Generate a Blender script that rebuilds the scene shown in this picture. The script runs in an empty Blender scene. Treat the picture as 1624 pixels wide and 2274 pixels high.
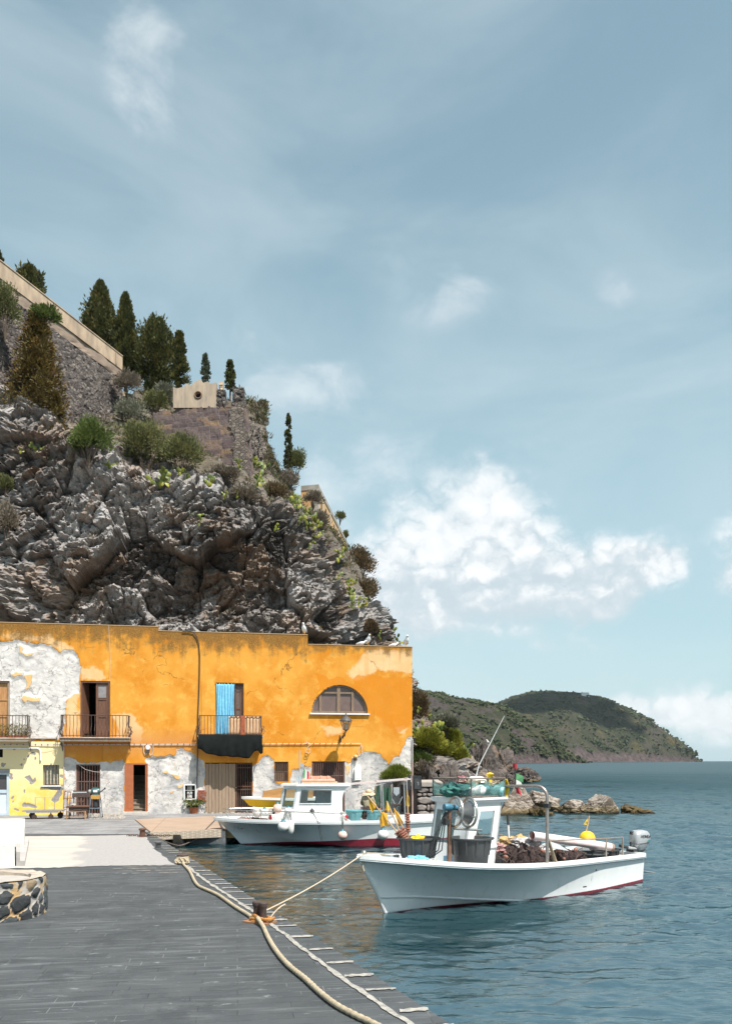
import bpy, bmesh, math, random
import numpy as np
from mathutils import Vector, Matrix
random.seed(7); RNG = np.random.default_rng(11)
scene = bpy.context.scene; col = scene.collection
R = math.radians
# ------------------------------------------------------------------ camera
F, CX, HY, H, WZ = 1800.0, 812.0, 1689.0, 2.3, -0.45     # focal length, centre column, horizon row, eye height, water level
cam = bpy.data.cameras.new("camera"); cam_o = bpy.data.objects.new("camera", cam); col.objects.link(cam_o)
cam.sensor_fit = 'VERTICAL'; cam.sensor_height = 36; cam.lens = F/2273*36
cam.shift_y = (HY-1136.5)/2273
cam.clip_start = 0.1; cam.clip_end = 30000
cam_o.location = (0, 0, H); cam_o.rotation_euler = (R(90), 0, 0)
scene.camera = cam_o
# ------------------------------------------------------------------ sun, sky, exposure
SUNV = Vector((0.72, -0.86, 1.92)).normalized()
sun = bpy.data.lights.new("sun", 'SUN'); sun.energy = 4.6; sun.angle = R(0.5); sun.color = (1.0, 0.955, 0.89)
sun_o = bpy.data.objects.new("sun", sun); col.objects.link(sun_o)
sun_o.rotation_euler = SUNV.to_track_quat('Z', 'Y').to_euler()
scene.view_settings.view_transform = 'Standard'; scene.view_settings.look = 'None'
scene.view_settings.exposure = 0.76; scene.view_settings.gamma = 1.0
scene.view_settings.use_curve_mapping = False
scene.cycles.max_bounces = 6; scene.cycles.transparent_max_bounces = 12
scene.cycles.caustics_reflective = False; scene.cycles.caustics_refractive = False

class NB:
    """small node builder"""
    def __init__(s, tree): s.t = tree
    def n(s, typ, attrs=None, **inp):
        nd = s.t.nodes.new(typ)
        for k, v in (attrs or {}).items(): setattr(nd, k, v)
        for k, v in inp.items():
            key = k.replace('_', ' ')
            if key.startswith('i') and key[1:].isdigit(): sock = nd.inputs[int(key[1:])]
            else: sock = nd.inputs[key]
            if isinstance(v, bpy.types.NodeSocket): s.t.links.new(v, sock)
            else: sock.default_value = v
        return nd
    def math(s, op, a, b=0.0, c=None, clamp=False):
        kw = {'i0': a, 'i1': b}
        if c is not None: kw['i2'] = c
        return s.n('ShaderNodeMath', {'operation': op, 'use_clamp': clamp}, **kw).outputs[0]
    def sstep(s, x, lo, hi, a=0.0, b=1.0):
        return s.n('ShaderNodeMapRange', {'interpolation_type': 'SMOOTHSTEP'}, i0=x, i1=lo, i2=hi, i3=a, i4=b).outputs[0]
    def mix(s, f, a, b, mode='MIX'):
        nd = s.t.nodes.new('ShaderNodeMix'); nd.data_type = 'RGBA'; nd.blend_type = mode
        for i, v in ((0, f), (6, a), (7, b)):
            if isinstance(v, bpy.types.NodeSocket): s.t.links.new(v, nd.inputs[i])
            else: nd.inputs[i].default_value = v if i == 0 else (tuple(v)+(1,))[:4]
        return nd.outputs[2]
    def noise(s, vec, scale, detail=4, rough=0.55, dist=0.0):
        return s.n('ShaderNodeTexNoise', Vector=vec, Scale=scale, Detail=detail, Roughness=rough, Distortion=dist).outputs[0]
    def mapv(s, vec, scale=(1, 1, 1), loc=(0, 0, 0), rot=(0, 0, 0)):
        return s.n('ShaderNodeMapping', Vector=vec, Location=loc, Rotation=rot, Scale=scale).outputs[0]
    def ramp(s, f, stops):
        nd = s.t.nodes.new('ShaderNodeValToRGB'); s.t.links.new(f, nd.inputs[0])
        e = nd.color_ramp.elements
        while len(e) > 1: e.remove(e[0])
        e[0].position = stops[0][0]; e[0].color = tuple(stops[0][1])+(1,)
        for p, c in stops[1:]:
            q = e.new(p); q.color = tuple(c)+(1,)
        return nd.outputs[0]

# sky: Nishita tinted a little towards teal, with clouds laid out by compass direction and height
world = bpy.data.worlds.new("World"); scene.world = world; world.use_nodes = True
wt = world.node_tree; wt.nodes.clear(); b = NB(wt)
sky = b.n('ShaderNodeTexSky', {'sky_type': 'NISHITA', 'sun_disc': False, 'sun_elevation': math.asin(SUNV.z),
          'sun_rotation': math.atan2(SUNV.x, SUNV.y), 'air_density': 1.0, 'dust_density': 1.2, 'ozone_density': 1.0})
tc = b.n('ShaderNodeTexCoord').outputs['Generated']
sx = b.n('ShaderNodeSeparateXYZ', Vector=tc)
az = b.math('DIVIDE', b.math('ARCTAN2', sx.outputs[0], sx.outputs[1]), math.pi/180)      # degrees right of +Y
el = b.math('DIVIDE', b.math('ARCSINE', sx.outputs[2]), math.pi/180)
ae = b.n('ShaderNodeCombineXYZ', X=az, Y=el, Z=0.0).outputs[0]
warp = b.n('ShaderNodeTexNoise', Vector=b.mapv(ae, (.12, .18, 1)), Scale=1.0, Detail=3.0).outputs[1]
aew = b.n('ShaderNodeVectorMath', {'operation': 'MULTIPLY_ADD'}, i0=warp, i1=(5, 4, 0), i2=ae).outputs[0]
aew = b.n('ShaderNodeVectorMath', {'operation': 'SUBTRACT'}, i0=aew, i1=(2.5, 2, 0)).outputs[0]
def blob(a0, e0, sa, se, gain):
    d = b.n('ShaderNodeVectorMath', {'operation': 'SUBTRACT'}, i0=aew, i1=(a0, e0, 0)).outputs[0]
    d = b.n('ShaderNodeVectorMath', {'operation': 'DIVIDE'}, i0=d, i1=(sa, se, 1)).outputs[0]
    l = b.n('ShaderNodeVectorMath', {'operation': 'DOT_PRODUCT'}, i0=d, i1=d).outputs['Value']
    return b.math('MULTIPLY', b.math('EXPONENT', b.math('MULTIPLY', l, -1.0)), gain)
def total(lst):
    t = lst[0]
    for x in lst[1:]: t = b.math('ADD', t, x)
    return t
cum = total([blob(10.0, 16.4, 3.4, 3.0, 1.0), blob(5.0, 14.6, 4.6, 3.4, .95), blob(13.5, 12.6, 5.0, 2.2, 1.0), blob(18.0, 13.0, 3.0, 1.5, .95), blob(7.5, 19.3, 2.4, 1.4, .35),
             blob(2.0, 11.4, 3.8, 3.2, 1.0), blob(8.5, 11.0, 5.0, 2.0, .55), blob(17, 10.6, 3.6, 1.4, .5), blob(26.0, 13.6, 2.6, 2.6, .75), blob(24.5, 10.6, 2.2, 1.4, .55),
             blob(21.5, 3.8, 5.2, 1.0, 1.0), blob(26, 2.4, 5, 1.4, .9), blob(8.6, 3.4, 1.4, .8, .7), blob(14, 8.0, 6, 1.2, .35), blob(34, 5, 5, 3, .8),
             blob(-30, 7, 9, 4, .8), blob(55, 12, 9, 5, .9), blob(-62, 11, 12, 5, .9)])
wf = b.n('ShaderNodeVectorMath', {'operation': 'MULTIPLY_ADD'}, i0=b.n('ShaderNodeTexNoise', Vector=ae, Scale=.9, Detail=5.0).outputs[1], i1=(1.5, 1.2, 0), i2=ae).outputs[0]
def billow(off):
    t = None
    for sc, wt in ((.28, .52), (.62, .27), (1.5, .14), (3.6, .07)):
        v = b.noise(b.mapv(wf, (sc, sc*1.25, 1), (off[0]*sc, off[1]*sc, sc*3)), 1.0, 0.0, .5)
        q = b.math('MULTIPLY', b.math('ABSOLUTE', b.math('SUBTRACT', v, .5)), wt*3.4); t = q if t is None else b.math('ADD', t, q)
    return t
n1 = billow((0, 0)); n1b = billow((-.5, -.9))
dens = b.math('ADD', b.math('MULTIPLY', cum, 1.45), b.math('MULTIPLY', b.math('MULTIPLY', b.math('SUBTRACT', n1, .45), .80), b.sstep(cum, .02, .40)))
cmask = b.math('MULTIPLY', b.sstep(dens, .20, 1.25), .95)
wisp = total([blob(-15.0, 40.0, 2.6, 3.2, .9), blob(-4.0, 24.5, 4.5, 1.4, .75), blob(2.5, 30.8, 2.2, 2.0, .55), blob(7, 29.3, 3.0, 1.4, .5), blob(17.5, 29.5, 2, 1.0, .4), blob(-8, 27, 1.6, 2.6, .45), blob(-3.5, 20.0, 2.0, 2.2, .5),
              blob(8, 20.5, 9, 2.2, .35), blob(-2, 17.5, 5, 4, .55)])
n2 = b.noise(b.mapv(ae, (.16, .26, 1), (3, 1, 0), (0, 0, R(28))), 1.0, 8, .6, .4)
wmask = b.math('MULTIPLY', b.sstep(b.math('ADD', wisp, b.math('MULTIPLY', b.math('MULTIPLY', b.math('SUBTRACT', n2, .5), 2.6), b.sstep(wisp, .0, .40))), .12, 1.30), .60)
n3 = b.noise(b.mapv(ae, (.035, .10, 1), (7, 2, 0), (0, 0, R(16))), 1.0, 6, .55, .6)
veil = b.math('MULTIPLY', b.sstep(n3, .36, .72), .30)
low = b.sstep(el, 0.0, 44.0, .66, 0.06)                     # thin bright veil low over the sea
lit = b.math('ADD', b.math('SUBTRACT', n1, n1b), .5)
base = b.sstep(b.math('ADD', el, b.math('MULTIPLY', b.math('SUBTRACT', n1, .5), 8.0)), 9.0, 15.5, -.34, .20); base = b.math('MAXIMUM', base, b.sstep(el, 4.6, 6.2, .10, -.4))
ccol = b.mix(b.sstep(b.math('ADD', b.math('ADD', b.math('MULTIPLY', b.math('SUBTRACT', lit, .5), .55), .5), base), -.02, .92), (5.3, 6.1, 6.6), (8.6, 8.75, 8.85))
skyc = b.mix(1.0, sky.outputs[0], (1.30, 1.46, 1.16), 'MULTIPLY')
skyc = b.mix(.42, skyc, (2.65, 4.05, 4.85))
skyc = b.mix(low, skyc, (5.0, 6.75, 7.45))
skyc = b.mix(veil, skyc, (6.4, 7.2, 7.6))
skyc = b.mix(wmask, skyc, (7.6, 8.1, 8.3))
skyc = b.mix(cmask, skyc, ccol)
bg = b.n('ShaderNodeBackground', Color=skyc, Strength=0.072)
out = b.n('ShaderNodeOutputWorld', Surface=bg.outputs[0])

# ------------------------------------------------------------------ placing helpers
def P(px, py, Y): return Vector(((px-CX)*Y/F, Y, H+(HY-py)*Y/F))
def G(px, py, z=0.0): return P(px, py, F*(H-z)/(py-HY))

# ------------------------------------------------------------------ numpy noise
_perm = RNG.permutation(512); _grad = RNG.normal(size=(512, 3)); _grad /= np.linalg.norm(_grad, axis=1)[:, None]
def _h(i): return _perm[(_perm[(_perm[i[..., 0] & 511]+i[..., 1]) & 511]+i[..., 2]) & 511]
def perlin(p):
    p = np.asarray(p, float); i = np.floor(p).astype(int); f = p-i; w = f*f*f*(f*(f*6-15)+10); r = 0
    for dx in (0, 1):
        for dy in (0, 1):
            for dz in (0, 1):
                o = np.array((dx, dy, dz)); g = _grad[_h(i+o)]; d = np.einsum('...k,...k->...', g, f-o)
                r = r+d*(w[..., 0] if dx else 1-w[..., 0])*(w[..., 1] if dy else 1-w[..., 1])*(w[..., 2] if dz else 1-w[..., 2])
    return r*1.5
def fbm(p, oct=5, lac=2.03, gain=.5):
    p = np.asarray(p, float); a, s, r = 1.0, 1.0, 0
    for k in range(oct): r = r+a*perlin(p*s+k*17.3); a *= gain; s *= lac
    return r
def ridged(p, oct=5, lac=2.1, gain=.5):
    p = np.asarray(p, float); a, s, r = 1.0, 1.0, 0
    for k in range(oct): r = r+a*(1-2*np.abs(perlin(p*s+k*9.1))); a *= gain; s *= lac
    return r
_rv = RNG.random((512, 4))
def worley(p, tilt=False):
    p = np.asarray(p, float); i = np.floor(p).astype(int); f = p-i
    d1 = np.full(p.shape[:-1], 9.); d2 = d1.copy(); cid = np.zeros(p.shape[:-1]); tl = np.zeros(p.shape[:-1])
    for dx in (-1, 0, 1):
        for dy in (-1, 0, 1):
            for dz in (-1, 0, 1):
                o = np.array((dx, dy, dz)); hh = _h(i+o); w_ = o+_rv[hh][..., :3]-f; d = np.sqrt((w_**2).sum(-1))
                m = d < d1; d2 = np.where(m, d1, np.minimum(d2, d)); cid = np.where(m, _rv[hh][..., 3], cid); d1 = np.where(m, d, d1)
                if tilt: tl = np.where(m, (w_*_grad[hh]).sum(-1), tl)
    return (d1, d2, cid, tl) if tilt else (d1, d2, cid)

# ------------------------------------------------------------------ mesh builder
def frame(d, up=Vector((0, 0, 1))):
    d = Vector(d).normalized()
    if abs(d.dot(up)) > .98: up = Vector((1, 0, 0))
    x = up.cross(d).normalized(); return x, d.cross(x)
class MB:
    def __init__(s): s.v = []; s.f = []; s.m = []; s.mi = 0
    def add(s, vs, fs):
        o = len(s.v); s.v += [tuple(v) for v in vs]
        for f in fs: s.f.append(tuple(i+o for i in f)); s.m.append(s.mi)
        return s
    def quad(s, *p): return s.add(p, [tuple(range(len(p)))])
    def box(s, c, d, M=None, bev=0.0):
        hx, hy, hz = d[0]/2, d[1]/2, d[2]/2; c = Vector(c)
        if bev <= 0:
            vs = [Vector((x*hx, y*hy, z*hz)) for x in (-1, 1) for y in (-1, 1) for z in (-1, 1)]
            fs = [(0, 1, 3, 2), (4, 6, 7, 5), (0, 4, 5, 1), (2, 3, 7, 6), (0, 2, 6, 4), (1, 5, 7, 3)]
        else:
            bm = bmesh.new(); bmesh.ops.create_cube(bm, size=1)
            for v in bm.verts: v.co = Vector((v.co.x*d[0], v.co.y*d[1], v.co.z*d[2]))
            bmesh.ops.bevel(bm, geom=bm.edges[:], offset=bev, segments=2, affect='EDGES')
            bm.verts.index_update(); vs = [v.co.copy() for v in bm.verts]; fs = [[v.index for v in f.verts] for f in bm.faces]; bm.free()
        if M is not None: vs = [M @ v for v in vs]
        return s.add([v+c for v in vs], fs)
    def bar(s, a, b_, w, h=None, up=Vector((0, 0, 1))):
        a, b_ = Vector(a), Vector(b_); h = h or w; x, y = frame(b_-a, up)
        vs = [p+x*(i*w/2)+y*(j*h/2) for p in (a, b_) for i, j in ((-1, -1), (1, -1), (1, 1), (-1, 1))]
        return s.add(vs, [(3, 2, 1, 0), (4, 5, 6, 7), (0, 1, 5, 4), (1, 2, 6, 5), (2, 3, 7, 6), (3, 0, 4, 7)])
    def tube(s, pts, r, n=7, cap=True, closed=False):
        pts = [Vector(p) for p in pts]; rs = r if isinstance(r, (list, tuple)) else [r]*len(pts); vs = []; fs = []; px = None
        for i, p in enumerate(pts):
            if closed: d = pts[(i+1) % len(pts)]-pts[i-1]
            else: d = pts[min(i+1, len(pts)-1)]-pts[max(i-1, 0)]
            if d.length < 1e-9: d = Vector((0, 0, 1))
            d.normalize()
            if px is None: x, y = frame(d)
            else:
                x = px-d*px.dot(d)
                x = x.normalized() if x.length > 1e-6 else frame(d)[0]
                y = d.cross(x)
            px = x
            for k in range(n):
                a = 2*math.pi*k/n; vs.append(p+x*(math.cos(a)*rs[i])+y*(math.sin(a)*rs[i]))
        m = len(pts)
        for i in range(m if closed else m-1):
            for k in range(n): fs.append((i*n+k, i*n+(k+1) % n, ((i+1) % m)*n+(k+1) % n, ((i+1) % m)*n+k))
        if cap and not closed: fs += [tuple(range(n-1, -1, -1)), tuple((m-1)*n+k for k in range(n))]
        return s.add(vs, fs)
    def lathe(s, prof, c=(0, 0, 0), axis=(0, 0, 1), n=16, squash=(1, 1)):
        c = Vector(c); z = Vector(axis).normalized(); x, y = frame(z); vs = []; fs = []
        for r, h in prof:
            for k in range(n):
                a = 2*math.pi*k/n; vs.append(c+x*(r*math.cos(a)*squash[0])+y*(r*math.sin(a)*squash[1])+z*h)
        for i in range(len(prof)-1):
            for k in range(n): fs.append((i*n+k, i*n+(k+1) % n, (i+1)*n+(k+1) % n, (i+1)*n+k))
        if prof[0][0] > 1e-6: fs.append(tuple(range(n-1, -1, -1)))
        if prof[-1][0] > 1e-6: fs.append(tuple((len(prof)-1)*n+k for k in range(n)))
        return s.add(vs, fs)
    def ball(s, c, r, n=12, axis=(0, 0, 1)):
        r = r if isinstance(r, (tuple, list)) else (r, r, r); m = max(4, n//2+1); c = Vector(c); z = Vector(axis).normalized(); x, y = frame(z); vs = []; fs = []
        for i in range(m+1):
            t = math.pi*i/m
            for k in range(n):
                a = 2*math.pi*k/n
                vs.append(c+x*(r[0]*math.sin(t)*math.cos(a))+y*(r[1]*math.sin(t)*math.sin(a))-z*(r[2]*math.cos(t)))
        for i in range(m):
            for k in range(n): fs.append((i*n+k, i*n+(k+1) % n, (i+1)*n+(k+1) % n, (i+1)*n+k))
        return s.add(vs, fs)
    def prism(s, poly, d):
        """closed polygon (3-D points) pushed along vector d"""
        n = len(poly); p = [Vector(q) for q in poly]; d = Vector(d)
        return s.add(p+[q+d for q in p], [tuple(range(n))[::-1], tuple(range(n, 2*n))]+[(i, (i+1) % n, n+(i+1) % n, n+i) for i in range(n)])
def link_mesh(name, me, mats, parent=None, loc=(0, 0, 0)):
    o = bpy.data.objects.new(name, me); col.objects.link(o)
    for m in (mats if isinstance(mats, (list, tuple)) else [mats]): me.materials.append(m)
    if parent is not None: o.parent = parent
    o.location = loc; return o
def build(name, mb, mats, parent=None, world=False, smooth=False, loc=None):
    """world=True: vertices are in world space and are moved to the parent's (unrotated) origin"""
    me = bpy.data.meshes.new(name); v = np.array(mb.v, float)
    off = np.zeros(3)
    if world and parent is not None: off = np.array(parent.location)
    if loc is not None: off = np.array(loc, float)
    v = v-off
    me.from_pydata(v.tolist(), [], mb.f)
    if any(mb.m): me.polygons.foreach_set('material_index', mb.m)
    bm = bmesh.new(); bm.from_mesh(me); bmesh.ops.remove_doubles(bm, verts=bm.verts, dist=1e-5)
    bmesh.ops.recalc_face_normals(bm, faces=bm.faces); bm.to_mesh(me); bm.free()
    if smooth: smooth_by_angle(me, smooth if smooth is not True else 42)
    return link_mesh(name, me, mats, parent, tuple(loc) if loc is not None else (0, 0, 0))
def smooth_by_angle(me, deg):
    me.polygons.foreach_set('use_smooth', [True]*len(me.polygons))
    bm = bmesh.new(); bm.from_mesh(me)
    for e in bm.edges:
        if len(e.link_faces) == 2 and e.calc_face_angle(0) > R(deg): e.smooth = False
    bm.to_mesh(me); bm.free()
def grid_mesh(name, V, mats, parent=None, smooth=True, attrs=None, keep=None):
    """V: (n, m, 3) array of points -> sheet"""
    n, m, _ = V.shape; idx = np.arange(n*m).reshape(n, m)
    q = np.stack([idx[:-1, :-1], idx[1:, :-1], idx[1:, 1:], idx[:-1, 1:]], -1).reshape(-1, 4)
    if keep is not None: q = q[keep.reshape(-1)]
    me = np_mesh(name, V.reshape(-1, 3), q, smooth)
    for k, a in (attrs or {}).items():
        at = me.attributes.new(k, 'FLOAT_COLOR', 'POINT'); c = np.ones((n*m, 4), np.float32); c[:, :a.shape[-1]] = a.reshape(n*m, -1)
        at.data.foreach_set('color', c.ravel())
    return link_mesh(name, me, mats, parent)
def np_mesh(name, V, Q, smooth=False):
    me = bpy.data.meshes.new(name); k = Q.shape[1]
    me.vertices.add(len(V)); me.vertices.foreach_set('co', np.asarray(V, np.float32).ravel())
    me.loops.add(Q.size); me.loops.foreach_set('vertex_index', Q.astype(np.int32).ravel())
    me.polygons.add(len(Q)); me.polygons.foreach_set('loop_start', np.arange(0, Q.size, k, dtype=np.int32))
    me.polygons.foreach_set('loop_total', np.full(len(Q), k, np.int32))
    me.polygons.foreach_set('use_smooth', np.full(len(Q), bool(smooth)))
    me.update(calc_edges=True); me.validate(); return me
def empty(name, loc=(0, 0, 0), rz=0.0):
    o = bpy.data.objects.new(name, None); o.empty_display_size = .2; col.objects.link(o); o.location = loc; o.rotation_euler = (0, 0, rz); return o
def tag(o, label=None, cat=None, group=None, kind=None):
    if label: o['label'] = label
    if cat: o['category'] = cat
    if group: o['group'] = group
    if kind: o['kind'] = kind
    return o
def struct(o): o['kind'] = 'structure'; return o
def thing(name, label, cat, loc=(0, 0, 0), rz=0.0, group=None): return tag(empty(name, loc, rz), label, cat, group)
def dup(o, parent=None):
    c = o.copy(); col.objects.link(c)
    if parent is not None: c.parent = parent
    for ch in list(o.children): dup(ch, c)
    return c

# ------------------------------------------------------------------ materials
def newmat(name):
    m = bpy.data.materials.new(name); m.use_nodes = True; t = m.node_tree; t.nodes.clear(); return m, NB(t)
def finish(b, **kw):
    p = b.n('ShaderNodeBsdfPrincipled', **kw); b.n('ShaderNodeOutputMaterial', Surface=p.outputs[0]); return p
_mats = {}
def pm(name, c, c2=None, scale=6.0, rough=.6, bump=.15, metal=0.0, stretch=(1, 1, 1), amt=.5, spec=.5, detail=6):
    """painted / stone / metal / cloth surface whose colour wanders between c and c2"""
    if name in _mats: return _mats[name]
    c2 = c2 or tuple(x*.72 for x in c); m, b = newmat(name)
    v = b.mapv(b.n('ShaderNodeTexCoord').outputs['Object'], stretch)
    n = b.noise(v, scale, detail, .6); f = b.sstep(n, .5-.32*amt-.05, .5+.32*amt+.05)
    big = b.noise(v, scale*.21, 3, .5)
    c_ = b.mix(f, c, c2); c_ = b.mix(b.sstep(big, .35, .75, 0, .35), c_, tuple(x*.8 for x in c2))
    bp = b.n('ShaderNodeBump', Strength=bump, Distance=.02, Height=b.noise(v, scale*4, 5, .65)).outputs[0]
    finish(b, Base_Color=c_, Roughness=b.sstep(n, .2, .8, max(.05, rough-.12), min(1, rough+.12)), Metallic=metal, Normal=bp, Specular_IOR_Level=spec)
    _mats[name] = m; return m
WHITE = pm('white_paint', (.80, .80, .79), (.70, .71, .71), 5, .38, .05, amt=.7)
WHITE2 = pm('white_gelcoat', (.82, .82, .81), (.74, .74, .73), 3, .3, .03)
GREYPAINT = pm('grey_paint', (.36, .41, .43), (.30, .34, .36), 5, .45, .05)
STEEL = pm('stainless_steel', (.55, .54, .52), (.42, .38, .34), 8, .32, .05, .85)
GALV = pm('galvanised_steel', (.42, .43, .44), (.33, .33, .33), 12, .5, .1, .6)
RUST = pm('rusty_iron', (.16, .075, .045), (.09, .045, .03), 14, .85, .4)
RUSTD = pm('dark_rusty_iron', (.10, .062, .052), (.055, .038, .034), 16, .8, .4)
BLACK = pm('black_rubber', (.022, .023, .025), (.035, .035, .036), 9, .55, .15)
BLACKPL = pm('black_plastic', (.035, .038, .042), (.060, .063, .066), 4, .5, .1, stretch=(1, 1, .35))
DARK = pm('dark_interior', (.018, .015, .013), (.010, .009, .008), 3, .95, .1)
WOODG = pm('weathered_wood', (.33, .25, .185), (.19, .13, .09), 7, .85, .4, stretch=(6, 6, .5))
WOODB = pm('brown_varnished_wood', (.17, .075, .04), (.10, .045, .028), 7, .6, .25, stretch=(5, 5, .6))
WOODT = pm('tan_wood', (.50, .27, .11), (.36, .17, .06), 7, .6, .2, stretch=(5, 5, .6))
TERRA = pm('terracotta_paint', (.40, .13, .05), (.33, .10, .04), 5, .5, .08)
GLASSD = pm('dark_window_glass', (.05, .05, .055), (.08, .07, .07), 1.5, .08, .02, spec=.6)
ROPE = pm('pale_rope', (.55, .46, .33), (.38, .30, .20), 30, .9, .6)
BUFFW = pm('white_buoy', (.80, .79, .76), (.70, .68, .64), 6, .4, .1)
BUFFP = pm('pink_buoy', (.72, .40, .30), (.78, .58, .50), 5, .45, .1)
YEL = pm('yellow_plastic', (.85, .60, .02), (.78, .48, .015), 7, .5, .1)
YFLAG = pm('yellow_flag_cloth', (.80, .47, .03), (.66, .34, .015), 8, .8, .3)
TURQ = pm('turquoise_plastic', (.17, .40, .42), (.12, .30, .33), 6, .5, .1)
BLUEC = pm('blue_cloth', (.22, .55, .74), (.15, .43, .62), 9, .9, .5)
RED = pm('red_plastic', (.42, .015, .03), (.34, .012, .02), 6, .45, .05)
FLOATM = pm('brown_cork_float', (.30, .125, .08), (.21, .08, .055), 14, .7, .2)
NETM = pm('maroon_fishing_net', (.075, .045, .040), (.025, .015, .015), 34, .95, 1.0)
PINKW = pm('pink_pvc', (.74, .55, .52), (.80, .70, .68), 4, .4, .05)
# ================================================================== WATER
def make_water():
    na = 680
    r = np.concatenate([np.linspace(3, 7.9, 20), np.geomspace(8, 110, 740), np.geomspace(111.5, 9000, 200)]); a = np.radians(np.linspace(-58, 58, na))
    rr, aa = np.meshgrid(r, a, indexing='ij'); X = rr*np.sin(aa); Y = rr*np.cos(aa); Z = np.zeros_like(X)
    sp = np.maximum(np.gradient(r)[:, None]*np.ones_like(aa), rr*(a[1]-a[0]))
    rng = np.random.default_rng(5)
    calm = 0.55+.45*np.clip((X-2)/8, 0, 1)+.6*np.clip((rr-30)/60, 0, 1)
    pat = .65+.7*np.clip(fbm(np.stack([X*.12, Y*.05, Z], -1), 2)+.5, 0, 1)
    for k in range(46):
        lam = .26*1.072**k*(1+.1*rng.random()); th = R(-75)+rng.normal()*.55; kx, ky = math.cos(th), math.sin(th)
        am = .0068*lam**.62*(1 if lam < .7 else (.7/lam)**.75); ph = rng.random()*6.28
        q = X*kx+Y*ky+.25*lam*np.sin((X*-ky+Y*kx)*(2.1/lam)+ph*3)
        w = np.clip((lam/(sp+1e-6)-2.2)/3, 0, 1)
        s_ = np.sin(q*6.2832/lam+ph); Z += am*w*(s_+.35*np.cos(2*(q*6.2832/lam+ph)))
    Z *= calm*pat
    V = np.stack([X, Y, WZ+Z], -1)
    m, b = newmat('sea_water'); g = b.n('ShaderNodeNewGeometry').outputs['Position']
    h1 = b.noise(b.mapv(g, (1.9, 5.0, 1), rot=(0, 0, R(12))), 1.0, 5, .62, .3)
    h2 = b.noise(b.mapv(g, (.30, .85, 1), rot=(0, 0, R(-8))), 1.0, 5, .6, .2)
    h3 = b.noise(b.mapv(g, (.05, .16, 1)), 1.0, 4, .6, .2)
    cd = b.n('ShaderNodeCameraData').outputs['View Distance'] if False else None
    b1 = b.n('ShaderNodeBump', Strength=.45, Distance=.05, Height=h1).outputs[0]
    b2 = b.n('ShaderNodeBump', Strength=.45, Distance=.22, Height=h2, Normal=b1).outputs[0]
    b3 = b.n('ShaderNodeBump', Strength=.55, Distance=.9, Height=h3, Normal=b2).outputs[0]
    tone = b.noise(b.mapv(g, (.10, .22, 1)), 1.0, 3, .5)
    c_ = b.mix(b.sstep(tone, .3, .7), (.001, .015, .020), (.0025, .028, .034))
    fr = b.n('ShaderNodeFresnel', IOR=1.33).outputs[0]; ln_ = b.n('ShaderNodeVectorMath', {'operation': 'LENGTH'}, i0=g).outputs['Value']; fc = b.math('MINIMUM', b.math('MULTIPLY', b.math('POWER', fr, 1.9), .90), b.sstep(ln_, 24.0, 110.0, .50, .24))
    df = b.n('ShaderNodeBsdfDiffuse', Color=c_, Normal=b3); gl = b.n('ShaderNodeBsdfGlossy', Color=(.78, .87, .90, 1), Roughness=b.sstep(b.n('ShaderNodeVectorMath', {'operation': 'LENGTH'}, i0=g).outputs['Value'], 25.0, 260.0, .05, .42), Normal=b3); mx = b.n('ShaderNodeMixShader', i0=fc, i1=df.outputs[0], i2=gl.outputs[0]); b.n('ShaderNodeOutputMaterial', Surface=mx.outputs[0])
    o = grid_mesh('water', V, m); struct(o)
make_water()

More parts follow.
